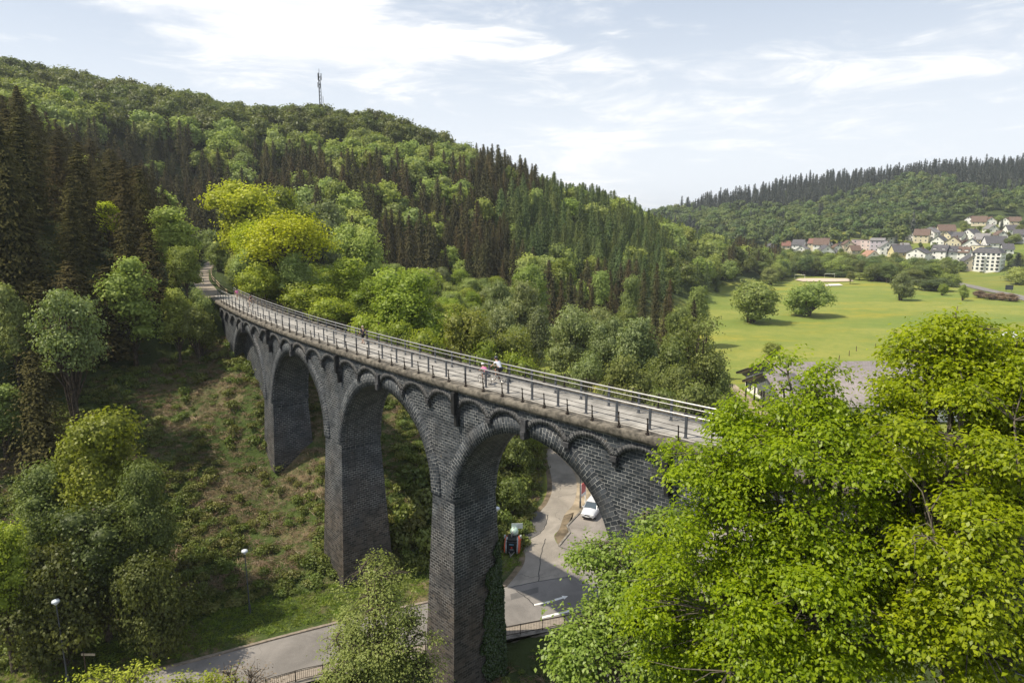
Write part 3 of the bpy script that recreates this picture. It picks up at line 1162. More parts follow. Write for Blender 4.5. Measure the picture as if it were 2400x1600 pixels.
def profile_sweep(prof, s, jit=0.0, uvs=1.0):
    """prof: list of (w,z); swept along s"""
    rows = []
    for (wv, z) in prof:
        jz = (rng.random(len(s)) - 0.5) * jit
        jw = (rng.random(len(s)) - 0.5) * jit
        rows.append(bp(s, wv + jw, z + jz))
    rows = np.stack(rows, 1)
    acc = 0
    us = [0]
    for (a, b) in zip(prof[:-1], prof[1:]):
        acc += math.hypot(b[0] - a[0], b[1] - a[1])
        us.append(acc)
    uv = np.stack([np.stack([s, np.full(len(s), q)], -1) for q in us], 1)
    return gridface(rows, uv, flip=True)


sv = np.arange(S0, S1, 0.35)
c1 = profile_sweep([(-0.25, 23.40), (-0.42, 23.46), (-0.50, 23.62), (-0.50, 23.86), (-0.44, 23.96), (0.10, 24.0), (0.42, 24.0)], sv, 0.05)
v, f, u = c1
vlink('coping', mesh_np('coping', v, f[:, ::-1], [M_COPE], u))
c2 = profile_sweep([(BW + 0.25, 23.40), (BW + 0.50, 23.5), (BW + 0.50, 24.10), (BW + 0.46, 24.28), (BW - 0.10, 24.30), (BW - 0.14, 23.95)], sv, 0.04)
v, f, u = c2
vlink('coping', mesh_np('coping', v, f, [M_COPE], u))
sd2 = np.arange(S0, S1, 1.0)
v, f, u = profile_sweep([(0.30, 23.2), (0.34, 24.02), (1.8, 24.05), (BW - 0.12, 24.02)], sd2, 0.0)
dk = mesh_np('deck', v, f[:, ::-1], [M_DECK], u)
vlink('deck', dk)

# railings: modern inner pair with round handrails, old iron ones on both edges


def rail_tube(name, wv, z, r, mat, parent, s0=S0, s1=S1, step=1.0, n=6):
    s = np.arange(s0, s1, step)
    return vlink(name, MB().tube([bpt(x, wv, z) for x in s], r, n).mesh(name, mat, True), parent)


def rail_multi(name, wv, zs, r, mat, parent, s0, s1, step=1.5):
    mb = MB()
    s = np.arange(s0, s1, step)
    for z in zs:
        mb.tube([bpt(x, wv, z) for x in s], r, 5)
    return vlink(name, mb.mesh(name, mat), parent)


post_me = {}


def mk_post(kind):
    mb = MB()
    if kind == 'modern':
        mb.bevbox((0, 0, 0.61), (0.16, 0.07, 1.22), 0.012)
        mb.box((0, 0, 0.015), (0.24, 0.16, 0.03))
        mb.tube([(0, 0, 1.2), (0.0, 0.0, 1.27)], 0.022, 6)
        mb.tube([(0, 0.03, 1.02), (0, 0.10, 1.02)], 0.018, 5)
    else:
        mb.tube([(0, -0.02, 0), (0, -0.02, 0.55), (0, -0.05, 0.9), (0, -0.10, 0.95)], 0.042, 6)
        mb.box((0, -0.02, 0.04), (0.16, 0.16, 0.08))
        mb.tube([(0, 0.16, 0.02), (0, -0.01, 0.42)], 0.022, 5)
        for h in (0.32, 0.62, 0.9):
            mb.sphere((0, -0.04, h), 0.05, 6, 4)
    return mb.mesh('post', M_POST if kind == 'modern' else M_RUST)


for side in (0, 1):
    inner = vlink('railing', None)
    inner.location = (0, 0, 0)
    inner['label'] = 'modern grey railing with two round galvanised handrails'
    wv = 0.62 if side == 0 else 2.95
    sgn = 1 if side == 0 else -1
    rail_tube('handrail', wv, 25.29, 0.048, M_GALV, inner, -6, S1, 1.0, 8)
    rail_tube('lower_rail', wv + 0.10 * sgn, 25.04, 0.028, M_GALV, inner, -6, S1, 1.0)
    if side == 1:
        rail_multi('wire', wv, [24.2, 24.36, 24.52, 24.68, 24.84], 0.009, M_POST, inner, -6, S1)
    else:
        rail_multi('wire', wv, [24.3, 24.6, 24.86], 0.007, M_DARKMETAL, inner, -6, S1)
    pm = mk_post('modern')
    a = -6.24
    while a < S1 - 1:
        o = vlink('post', pm, inner)
        o.location = bpt(a, wv, 24.03)
        o.rotation_euler = (0, 0, bdir(a))
        a += 2.32
    outer = vlink('railing', None)
    outer['label'] = 'old low rusty iron railing along the coping'
    wo_ = -0.22 if side == 0 else BW + 0.25
    zb = 24.0 if side == 0 else 24.28
    rail_multi('rail_bar', wo_ - 0.04, [zb + 0.32, zb + 0.62, zb + 0.90], 0.016, M_RUST, outer, 1.5, S1)
    om = mk_post('old')
    a = 2.0
    while a < S1 - 1:
        o = vlink('post', om, outer)
        o.location = bpt(a, wo_, zb)
        o.rotation_euler = (0, 0, bdir(a) + (math.pi if side else 0))
        a += 1.95
# rails continue along the path beyond the abutment
fr = empty('path_railing', tuple(Vector((rgt[2][0], rgt[2][1], 23.95))))
tag(fr, 'low wooden railing beside the cycle path where it climbs away beyond the viaduct', 'railing')
pts = []
for i in range(1, 22):
    p = Vector(rgt[i]) + (Vector(rgt[i]) - Vector(lft[i])).normalized() * 0.5
    pts.append((p.x, p.y, 23.95))
off = fr.location
mb = MB()
for z in (0.55, 1.0):
    mb.tube([(p[0] - off.x, p[1] - off.y, p[2] + z - off.z) for p in pts], 0.05, 5)
mb.build('rail', plain('pale_wood_rail', (0.36, 0.28, 0.19), 0.8), fr)
for p in pts:
    MB().tube([(p[0] - off.x, p[1] - off.y, -0.3), (p[0] - off.x, p[1] - off.y, 1.05)], 0.05, 6).build('post', M_WOOD, fr)

# ------------------------------------------------------------------ foliage
def kites(C, Nn, L, Wd, rng, fold=0.18, roll=None, axis_dir=None):
    """one pointed, slightly folded leaf (or leaf clump) per centre: C (n,3), Nn normals (n,3), L lengths, Wd widths"""
    n = len(C)
    Nn = Nn / (np.linalg.norm(Nn, axis=1, keepdims=True) + 1e-9)
    if axis_dir is None:
        a = rng.normal(size=(n, 3))
    else:
        a = axis_dir
    t = a - (a * Nn).sum(1, keepdims=True) * Nn
    t /= np.linalg.norm(t, axis=1, keepdims=True) + 1e-9
    b = np.cross(Nn, t)
    L = np.broadcast_to(L, (n,))[:, None]
    Wd = np.broadcast_to(Wd, (n,))[:, None]
    p0 = C - t * L * 0.5
    p1 = C + b * Wd * 0.5 + t * L * 0.08 + Nn * L * fold * 0.5
    p2 = C + t * L * 0.5 - Nn * L * fold
    p3 = C - b * Wd * 0.5 + t * L * 0.05 + Nn * L * fold * 0.5
    V_ = np.stack([p0, p1, p2, p3], 1).reshape(-1, 3)
    F_ = np.arange(4 * n).reshape(n, 4)
    return V_, F_


def sphere_dirs(n, rng, up=-0.35):
    d = rng.normal(size=(int(n * 2.5) + 20, 3))
    d /= np.linalg.norm(d, axis=1, keepdims=True)
    d = d[d[:, 2] > up]
    return d[:n]


def crown_mesh(name, mat, rng, rad, hgt, base, lumps, leaves, size, shell=0.35, inner=True, up=-0.45, lump_r=(0.34, 0.55), flat=0.8, conic=0.0, jit=0.75):
    """broadleaf crown: many leaf clumps spread over overlapping lumps. Returns mesh and lump centres"""
    L = []
    for i in range(lumps):
        d = sphere_dirs(1, rng, up)[0]
        q = 0.62 * rng.random() ** 0.35
        z = d[2] * q
        wd = 1 - conic * (z + 0.6) / 1.2
        c = np.array([d[0] * q * rad * wd, d[1] * q * rad * wd, base + hgt * (0.5 + z * 0.62)])
        L.append((c, rad * rng.uniform(*lump_r)))
    L.append((np.array([0, 0, base + hgt * 0.45]), rad * 0.55))
    tot = sum(r * r for _, r in L)
    Cs, Ns, Ts = [], [], []
    for c, r in L:
        n = int(leaves * r * r / tot)
        d = sphere_dirs(n, rng, -0.6)
        n = len(d)
        rr = r * (1 - shell * rng.random(n) ** 1.6)
        wob = 1 + 0.25 * np.sin(d[:, 0] * 7 + c[0]) * np.sin(d[:, 1] * 6 + c[1]) + 0.15 * np.sin(d[:, 2] * 11)
        p = c + d * (rr * wob)[:, None] * np.array([1, 1, flat])
        Cs.append(p)
        Ns.append(d + rng.normal(size=(n, 3)) * jit * 0.6 + np.array([0, 0, 0.25]))
        Ts.append(np.full(n, rng.random() * 0.5) + rng.random(n) * 0.5)
    C = np.concatenate(Cs)
    N = np.concatenate(Ns)
    T = np.concatenate(Ts)
    sz = size * rng.uniform(0.6, 1.25, len(C))
    V_, F_ = kites(C, N, sz, sz * 0.8, rng)
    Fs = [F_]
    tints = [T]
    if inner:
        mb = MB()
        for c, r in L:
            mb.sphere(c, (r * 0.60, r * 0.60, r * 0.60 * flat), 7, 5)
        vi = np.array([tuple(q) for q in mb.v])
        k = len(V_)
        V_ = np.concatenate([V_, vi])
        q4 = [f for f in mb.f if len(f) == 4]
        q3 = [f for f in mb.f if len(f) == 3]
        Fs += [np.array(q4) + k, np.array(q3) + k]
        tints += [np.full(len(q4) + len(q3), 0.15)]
    return mesh_np(name, V_, Fs, [mat], tint=np.concatenate(tints)), L


def trunk_mesh(name, mat, L, base, h, r, rng, stems=1, spread=0.0):
    mb = MB()
    for s_ in range(stems):
        a = rng.random() * 6.28
        ox, oy = math.cos(a) * spread * 0.3, math.sin(a) * spread * 0.3
        tx, ty = math.cos(a) * spread, math.sin(a) * spread
        top = Vector((tx * 1.2, ty * 1.2, base + h * 0.75))
        p = [Vector((ox, oy, -0.8)), Vector((ox * 1.2, oy * 1.2, base * 0.5)), Vector((tx * 0.7, ty * 0.7, base + h * 0.25)), top]
        mb.tube(p, r / math.sqrt(stems), 7, True, r * 0.25 / math.sqrt(stems))
    for c, rr in L:
        c = Vector(c)
        k = 0.25 + 0.5 * rng.random()
        b0 = Vector((c.x * 0.10, c.y * 0.10, min(c.z - rr * 0.4, base * 0.8 + (c.z - base) * k * 0.6)))
        mid = b0.lerp(c, 0.5) + Vector((0, 0, -rr * 0.1))
        mb.tube([b0, mid, c], r * 0.30, 5, False, r * 0.08)
    return mb.mesh(name, mat, True)


def conifer_mesh(name, mat, rng, h, rad, tiers, per, segs, size, base=0.12, droop=0.35, ragged=0.25, dens=1, pw=0.85):
    Cs, Ns, Ax, Ls, Ts = [], [], [], [], []
    for i in range(tiers):
        f = (i + rng.random() * 0.6) / tiers
        z = h * (base + (1 - base) * f)
        rr = rad * ((1 - f) ** pw) * (1 + ragged * (rng.random() - 0.5)) + 0.12
        if f < 0.12:
            rr *= 0.7 + f * 2.5
        for k in range(per):
            a = 2 * math.pi * (k + rng.random() * 0.8) / per
            ln = rr * rng.uniform(1 - ragged * 1.3, 1.12)
            tb = rng.random() * 0.45
            zb = z + (rng.random() - 0.3) * h * (1 - base) / tiers
            for j in range(segs):
                q = (j + 0.55) / segs
                for _ in range(dens):
                    side = rng.normal() * 0.16 * ln
                    x = math.cos(a) * ln * q - math.sin(a) * side
                    y = math.sin(a) * ln * q + math.cos(a) * side
                    zz_ = zb - droop * ln * q * q + rng.normal() * 0.05 * h / tiers
                    Cs.append((x, y, zz_))
                    nx_, ny_ = math.cos(a), math.sin(a)
                    Ns.append((nx_ * 0.85 + rng.normal() * 0.38, ny_ * 0.85 + rng.normal() * 0.38, 0.62))
                    Ax.append((nx_ * 0.8 + rng.normal() * 0.45, ny_ * 0.8 + rng.normal() * 0.45, -0.75 + rng.normal() * 0.2))
                    Ls.append(size * (1.15 - 0.35 * q) * (0.55 + 0.7 * (1 - f)) * rng.uniform(0.7, 1.2))
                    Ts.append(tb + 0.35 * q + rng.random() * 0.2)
    C, N, A, Lh = map(np.array, (Cs, Ns, Ax, Ls))
    V_, F_ = kites(C, N, Lh, Lh * 0.55, rng, 0.12, axis_dir=A)
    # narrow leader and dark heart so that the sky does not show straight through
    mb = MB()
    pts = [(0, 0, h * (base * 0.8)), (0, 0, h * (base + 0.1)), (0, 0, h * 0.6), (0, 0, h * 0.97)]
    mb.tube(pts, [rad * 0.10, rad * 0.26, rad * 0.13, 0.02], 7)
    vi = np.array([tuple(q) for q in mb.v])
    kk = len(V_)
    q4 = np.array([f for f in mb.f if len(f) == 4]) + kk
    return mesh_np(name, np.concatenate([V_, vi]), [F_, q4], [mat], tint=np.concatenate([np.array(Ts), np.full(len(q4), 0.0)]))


def conifer_trunk(name, h, r, mat):
    return MB().tube([(0, 0, -1), (0, 0, h * 0.4), (0, 0, h * 0.98)], r, 6, True, r * 0.15).mesh(name, mat)


L_BEECH = leaf_mat('spring_beech_leaves', (0.165, 0.215, 0.042), (0.350, 0.400, 0.100), (0.27, 0.32, 0.12), spec=0.15)
L_DARKBEECH = leaf_mat('mature_oak_leaves', (0.085, 0.110, 0.024), (0.180, 0.205, 0.050), (0.14, 0.155, 0.04))
L_SPRUCE = leaf_mat('spruce_needles', (0.042, 0.046, 0.022), (0.105, 0.096, 0.044), (0.105, 0.080, 0.040), trans=0.12, rnd=0.22, spec=0.08, rough=0.9)
L_NEARSPRUCE = leaf_mat('near_spruce_needles', (0.030, 0.035, 0.012), (0.105, 0.090, 0.030), (0.085, 0.068, 0.028), trans=0.12, rnd=0.2, spec=0.08, rough=0.9)
L_LARCH = leaf_mat('larch_needles', (0.070, 0.105, 0.040), (0.150, 0.190, 0.072), (0.15, 0.18, 0.055), trans=0.2, spec=0.1, rough=0.8)
L_WILLOW = leaf_mat('grey_willow_leaves', (0.140, 0.170, 0.062), (0.275, 0.310, 0.130), (0.23, 0.27, 0.09))
L_YELLOW = leaf_mat('yellow_spring_leaves', (0.29, 0.325, 0.015), (0.52, 0.54, 0.030), trans=0.4)
L_BRIGHT = leaf_mat('bright_green_leaves', (0.17, 0.225, 0.020), (0.35, 0.400, 0.050), trans=0.4)
L_MAPLE = leaf_mat('maple_leaves', (0.130, 0.195, 0.004), (0.390, 0.455, 0.012), trans=0.50, rough=0.45, spec=0.35, rnd=0.05)
L_ALDER = leaf_mat('alder_leaves', (0.105, 0.135, 0.035), (0.245, 0.275, 0.085), trans=0.38, rough=0.5, spec=0.2, rnd=0.08)
L_FAR = leaf_mat('far_broadleaf', (0.080, 0.125, 0.038), (0.165, 0.210, 0.066), (0.17, 0.20, 0.055))
L_FARSPRUCE = leaf_mat('far_spruce', (0.022, 0.032, 0.024), (0.048, 0.056, 0.038), trans=0.1)
L_BRAMBLE = leaf_mat('bramble_leaves', (0.08, 0.11, 0.02), (0.18, 0.22, 0.05), (0.20, 0.19, 0.06), trans=0.3)
L_DRY = leaf_mat('dead_stalks', (0.14, 0.095, 0.058), (0.30, 0.22, 0.14), trans=0.15)
L_BRONZE = leaf_mat('bronze_oak_leaves', (0.14, 0.165, 0.025), (0.27, 0.285, 0.055), trans=0.35)

prng = np.random.default_rng(11)


def var(me, mat, name):
    m2 = me.copy()
    m2.name = name
    m2.materials.clear()
    m2.materials.append(mat)
    return m2


# low-detail prototypes for the wooded hills (crown with its trunk in one mesh)
hill_b = [crown_mesh('broadleaf_tree', L_BEECH, prng, 5.2, 10.5, 1.8, 14, 1150, 0.78, conic=0.2, up=-0.7)[0] for _ in range(4)]
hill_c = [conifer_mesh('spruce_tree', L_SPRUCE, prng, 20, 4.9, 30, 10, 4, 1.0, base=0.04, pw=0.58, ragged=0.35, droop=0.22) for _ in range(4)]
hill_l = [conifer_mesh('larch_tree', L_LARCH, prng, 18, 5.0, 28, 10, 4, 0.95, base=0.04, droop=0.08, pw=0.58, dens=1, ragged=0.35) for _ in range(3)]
far_b = [crown_mesh('broadleaf_tree', L_FAR, prng, 6.0, 8.5, 4.0, 6, 260, 1.7)[0] for _ in range(3)]
far_c = [conifer_mesh('spruce_tree', L_FARSPRUCE, prng, 22, 4.8, 16, 8, 2, 1.9, base=0.15, pw=0.6) for _ in range(3)]
KIND = {
    'beech': (hill_b, L_BEECH), 'oak': ([var(m_, L_DARKBEECH, 'broadleaf_tree') for m_ in hill_b], L_DARKBEECH),
    'spruce': (hill_c, L_SPRUCE), 'larch': (hill_l, L_LARCH), 'farb': (far_b, L_FAR), 'farc': (far_c, L_FARSPRUCE),
}


def poly_fn(pts, sc=2400 / 2352):
    xs_, ys_ = zip(*pts)
    return lambda x: np.interp(x, [a * sc for a in xs_], [b * sc for b in ys_])


LN1 = poly_fn([(-200, 190), (0, 205), (130, 215), (260, 280), (400, 275), (500, 292), (800, 300), (1000, 330), (1090, 352), (1120, 330)])
LN2 = poly_fn([(-200, 330), (0, 290), (120, 300), (230, 300), (300, 300), (500, 330), (650, 345), (800, 362), (950, 392), (1080, 372), (1130, 335), (1135, 0)])
LFAR = poly_fn([(1500, 478), (1540, 474), (1800, 468), (1870, 462), (2000, 425), (2080, 402), (2190, 395), (2200, 425), (2352, 435)])
sc_ = 2400 / 2352
POL = lambda pts: [(a * sc_, b * sc_) for a, b in pts]
LARCH = POL([(1120, 460), (1230, 420), (1330, 440), (1480, 500), (1620, 580), (1700, 640), (1600, 650), (1400, 620), (1200, 575), (1170, 510)])
LTOP = POL([(1240, 405), (1330, 400), (1560, 490), (1700, 575), (1640, 610), (1480, 500), (1330, 440)])
LPATCH = [POL([(930, 385), (1030, 390), (1060, 450), (1000, 450), (930, 410)]), POL([(880, 440), (960, 430), (1020, 470), (1010, 540), (890, 500)]), POL([(740, 430), (800, 430), (860, 520), (830, 600), (740, 500)]),
          POL([(1180, 590), (1260, 560), (1340, 600), (1330, 700), (1180, 680)]), POL([(440, 270), (560, 300), (560, 400), (470, 370)])]
NEARC = POL([(-400, 250), (60, 240), (450, 380), (470, 520), (340, 950), (-400, 1100)])
DENSE = None


def classify(px, py, z, rng):
    k = np.full(px.shape, 'spruce', dtype='<U8')
    r = rng.random(px.shape)
    k[r < 0.10] = 'beech'
    k[py < LN2(px)] = 'beech'
    k[(py < LN2(px)) & (r > 0.97)] = 'spruce'
    k[py < LN1(px)] = 'oak'
    m = (px > 1290) & (px < 1560) & (py < 440) & (r < 0.5)
    k[m] = 'spruce'
    m = in_poly(px, py, LARCH)
    k[m] = 'larch'
    k[m & (r < 0.12)] = 'beech'
    m = in_poly(px, py, LTOP)
    k[m] = 'beech'
    k[m & (r < 0.25)] = 'larch'
    for q in LPATCH:
        m = in_poly(px, py, q)
        k[m & (r < 0.75)] = 'beech'
    m = (px > 1560) & (py > 590) & (px < 1800)
    k[m & (r < 0.5)] = 'oak'
    k[m & (r > 0.7)] = 'beech'
    return k


# scatter on the big hill
def scatter_grid(x0, x1, y0, y1, step, rng):
    X_, Y_ = np.meshgrid(np.arange(x0, x1, step), np.arange(y0, y1, step * 0.9), indexing='ij')
    X_ = X_ + (rng.random(X_.shape) - 0.5) * step * 0.9
    Y_ = Y_ + (rng.random(Y_.shape) - 0.5) * step * 0.9
    X_, Y_ = X_.ravel(), Y_.ravel()
    return X_, Y_, height(X_, Y_)


srng = np.random.default_rng(5)
hx, hy, hz = scatter_grid(-420, 200, 100, 520, 5.0, srng)
g_ = np.hypot(height(hx + 2, hy) - hz, height(hx, hy + 2) - hz)
right_lim = np.interp(hy, [100, 120, 160, 200, 260, 310, 400, 430, 520], [-48, -2, 6, 18, 60, 92, 146, 170, 200])
hpx, hpy, hdep = project(np.stack([hx, hy, hz + 9], -1))
ok = (hz > 1.2) & (hx < right_lim) & (hpx > -420) & (hpx < 1850) & (hy > 60)
# keep the cycle path, its verge and the space of the hand-placed trees behind the deck clear
ok &= seg_dist(hx, hy, PATH) > 5.0
behind = in_poly(hx, hy, [(-44, 100), (-2, 105), (8, 150), (18, 190), (5, 212), (-30, 200), (-62, 190), (-56, 130)])
ok &= ~behind
# nothing grows so near on the left that it would block the view; that stand is placed by hand
ok &= ~((hx < -40) & (hy < 168) & (hx > -200))
ok &= ~((hdep < 128))
ridge_cut = hy < np.interp(hx, [-420, -247, -93, -17, 46, 95, 144, 200], [420, 400, 400, 405, 430, 460, 480, 500])
ok &= ridge_cut
hx, hy, hz, hpx, hpy, hdep = [q[ok] for q in (hx, hy, hz, hpx, hpy, hdep)]
kinds = classify(hpx, hpy, hz, srng)
dense = np.ones(len(hx), bool)
# broadleaves stand wider apart than spruces
dense &= ~(((kinds == 'beech') | (kinds == 'oak')) & (srng.random(len(hx)) < 0.42))

# far hill behind the town
fx_, fy_, fz_ = scatter_grid(120, 900, 560, 1080, 9.2, srng)
fpx, fpy, fdep = project(np.stack([fx_, fy_, fz_ + 10], -1))
TOWNTOP = poly_fn([(1500, 560), (1750, 545), (1850, 545), (1950, 540), (2060, 548), (2100, 520), (2160, 490), (2352, 470)])
ok = (fpx > 1380) & (fpx < 2700) & (fpy < TOWNTOP(fpx))
okr = fy_ < np.interp(fx_, [100, 209, 300, 387, 674, 900], [990, 970, 960, 965, 975, 850])
ok &= okr
fx_, fy_, fz_, fpx, fpy, fdep = [q[ok] for q in (fx_, fy_, fz_, fpx, fpy, fdep)]
fr_ = srng.random(len(fx_))
fk = np.where((fpy < LFAR(fpx)), 'farc', 'farb')
fk = np.where((fr_ < 0.05), 'farc', fk)
fk = np.where((fpx < 1700) & (fpy > 520) & (fpx < 1640), 'farc', fk)

GN_CACHE = {}


def instancer(name, protos, P, rz, sc, label, cat, tilt=None):
    """one 'stuff' object: points carrying rotation, scale and prototype index, instanced by geometry nodes"""
    me = bpy.data.meshes.new(name)
    me.vertices.add(len(P))
    me.vertices.foreach_set('co', np.asarray(P, dtype=np.float32).ravel())
    a = me.attributes.new('rz', 'FLOAT', 'POINT')
    a.data.foreach_set('value', np.asarray(rz, dtype=np.float32))
    a = me.attributes.new('sc', 'FLOAT_VECTOR', 'POINT')
    a.data.foreach_set('vector', np.asarray(sc, dtype=np.float32).ravel())
    a = me.attributes.new('pi', 'INT', 'POINT')
    a.data.foreach_set('value', RNG.integers(0, len(protos), len(P)).astype(np.int32))
    me.update()
    o = link(name, me)
    ng = bpy.data.node_groups.new(name + '_nodes', 'GeometryNodeTree')
    ng.interface.new_socket('Geometry', in_out='INPUT', socket_type='NodeSocketGeometry')
    ng.interface.new_socket('Geometry', in_out='OUTPUT', socket_type='NodeSocketGeometry')
    N_ = ng.nodes
    gi, go = N_.new('NodeGroupInput'), N_.new('NodeGroupOutput')
    iop = N_.new('GeometryNodeInstanceOnPoints')
    ng.links.new(gi.outputs[0], iop.inputs['Points'])
    g2i = N_.new('GeometryNodeGeometryToInstance')
    for pm in protos[::-1]:
        po = bpy.data.objects.new('prototype', pm)      # data only, never linked to the scene
        oi = N_.new('GeometryNodeObjectInfo')
        oi.inputs['Object'].default_value = po
        ng.links.new(oi.outputs['Geometry'], g2i.inputs[0])
    ng.links.new(g2i.outputs[0], iop.inputs['Instance'])
    iop.inputs['Pick Instance'].default_value = True

    def attr(nm, typ):
        x = N_.new('GeometryNodeInputNamedAttribute')
        x.data_type = typ
        x.inputs['Name'].default_value = nm
        return [s for s in x.outputs if s.enabled and s.name == 'Attribute'][0]
    ng.links.new(attr('pi', 'INT'), iop.inputs['Instance Index'])
    cx_ = N_.new('ShaderNodeCombineXYZ')
    ng.links.new(attr('rz', 'FLOAT'), cx_.inputs[2])
    e2r = N_.new('FunctionNodeEulerToRotation')
    ng.links.new(cx_.outputs[0], e2r.inputs[0])
    ng.links.new(e2r.outputs[0], iop.inputs['Rotation'])
    ng.links.new(attr('sc', 'FLOAT_VECTOR'), iop.inputs['Scale'])
    ng.links.new(iop.outputs[0], go.inputs[0])
    md = o.modifiers.new('scatter', 'NODES')
    md.node_group = ng
    return tag(o, label, cat, None, 'stuff')


SPEC = {
    'beech': ('beech_tree', 'light green beech in fresh leaf among the woods of the big left hill', 'tree', 'light green beeches on the big hill', (0.75, 1.2)),
    'oak': ('oak_tree', 'dark olive green oak near the crest of the big left hill', 'tree', 'dark oaks along the hill crest', (0.8, 1.25)),
    'spruce': ('spruce_tree', 'brownish dark spruce in the dense stand on the big left hill', 'tree', 'dark spruces on the big hill', (0.5, 0.9)),
    'larch': ('larch_tree', 'mid green conical larch on the right flank of the big hill', 'tree', 'larches on the right flank of the hill', (0.55, 0.95)),
    'farb': ('broadleaf_tree', 'broadleaf tree on the far hill behind the town', 'tree', 'broadleaf trees on the far hill', (0.7, 1.25)),
    'farc': ('spruce_tree', 'blackish spruce standing in the rows along the far ridge', 'tree', 'spruces along the far ridge', (0.38, 1.05)),
}
WOODS = {'beech': 'light green beech wood covering the big left hill', 'oak': 'dark oak wood along the crest of the big left hill', 'spruce': 'dense brownish spruce wood on the big left hill',
         'larch': 'mid green larch wood on the flank of the big hill', 'farb': 'green broadleaf wood on the far hill behind the town', 'farc': 'blackish spruce wood along the far ridge'}


def plant(k, x, y, z, dep, limit=300, near_first=True):
    nm, lab, cat, grp, (s0_, s1_) = SPEC[k]
    pr = KIND[k][0]
    order = np.argsort(dep)
    n = len(order)
    sc = srng.uniform(s0_, s1_, n)
    inview = order
    first = inview[:limit]
    for i in first:
        o = bpy.data.objects.new(nm, pr[int(srng.integers(len(pr)))])
        COL.objects.link(o)
        o.location = (x[i], y[i], z[i] - 0.4)
        o.rotation_euler = (0, 0, srng.random() * 6.28)
        q = sc[i] * srng.uniform(0.88, 1.12)
        o.scale = (q, q, sc[i])
        tag(o, lab, cat, grp)
    rest = inview[limit:]
    if len(rest):
        s3 = np.stack([sc[rest] * srng.uniform(0.88, 1.12, len(rest))] * 2 + [sc[rest]], 1)
        instancer(nm.replace('tree', 'wood'), pr, np.stack([x[rest], y[rest], z[rest] - 0.4], 1), srng.random(len(rest)) * 6.28, s3, WOODS[k], 'wood')


for k in ('beech', 'oak', 'spruce', 'larch'):
    m = (kinds == k) & dense
    infr = (hpx[m] > 0) & (hpx[m] < 2400)
    dd = np.where(infr, hdep[m], hdep[m] + 1e4)
    plant(k, hx[m], hy[m], hz[m], dd, 230 if k == 'spruce' else 290)
for k in ('farb', 'farc'):
    m = fk == k
    infr = (fpx[m] > 0) & (fpx[m] < 2400)
    plant(k, fx_[m], fy_[m], fz_[m], np.where(infr, fdep[m], fdep[m] + 1e4), 0)
print('hill trees', len(hx), 'far', len(fx_))

# ------------------------------------------------------------------ trees placed one by one
K = 2400 / 2352
mid_defs = {
    'round': dict(rad=6.5, hgt=14, base=2.0, lumps=24, leaves=8500, size=0.40, conic=0.18, up=-0.7, lump_r=(0.26, 0.44)),
    'airy': dict(rad=6.5, hgt=14.5, base=2.2, lumps=34, leaves=7500, size=0.34, conic=0.1, lump_r=(0.18, 0.34), shell=0.7, inner=False, up=-0.6),
    'tall': dict(rad=4.2, hgt=14.5, base=1.5, lumps=26, leaves=7000, size=0.38, conic=0.5, up=-0.8, lump_r=(0.32, 0.52)),
    'bushy': dict(rad=5.0, hgt=8.2, base=-0.4, lumps=26, leaves=6500, size=0.34, conic=0.12, up=-0.95, lump_r=(0.30, 0.44)),
    'bushyn': dict(rad=5.0, hgt=8.2, base=-0.4, lumps=40, leaves=16000, size=0.25, conic=0.12, up=-0.95, lump_r=(0.20, 0.36), inner=False),
    'roundn': dict(rad=4.8, hgt=15, base=1.5, lumps=34, leaves=20000, size=0.24, conic=0.35, up=-0.85, lump_r=(0.24, 0.42)),
    'talln': dict(rad=4.2, hgt=14.5, base=1.0, lumps=34, leaves=18000, size=0.22, conic=0.5, up=-0.85, lump_r=(0.24, 0.44)),
}
MID = {}
for k_, d_ in mid_defs.items():
    MID[k_] = []
    for _ in range(2 if k_.endswith('n') else 3):
        dd_ = dict(d_)
        m_, L_ = crown_mesh('crown', L_BRIGHT, prng, dd_['rad'], dd_['hgt'], dd_['base'], dd_['lumps'], dd_['leaves'], dd_['size'],
                            shell=dd_.get('shell', 0.4), inner=dd_.get('inner', True), up=dd_.get('up', -0.45), lump_r=dd_.get('lump_r', (0.3, 0.5)), conic=dd_['conic'])
        st = 5 if k_ == 'airy' else (4 if k_ == 'bushy' else 1)
        t_ = trunk_mesh('trunk', M_BARK, L_, d_['base'], d_['hgt'], 0.36 if st == 1 else 0.55, prng, st, 1.6 if st > 1 else 0)
        top = d_['base'] + d_['hgt'] * 0.98
        MID[k_].append((m_, t_, d_['rad'] * (0.82 if k_ == 'bushy' or k_ == 'bushyn' else 0.9), top))
NEARSP = []
for _ in range(3):
    NEARSP.append((conifer_mesh('crown', L_NEARSPRUCE, prng, 24, 4.6, 44, 11, 7, 0.58, base=0.04, droop=0.28, ragged=0.5, dens=2, pw=0.55), conifer_trunk('trunk', 24, 0.28, M_BARK), 4.6, 24))


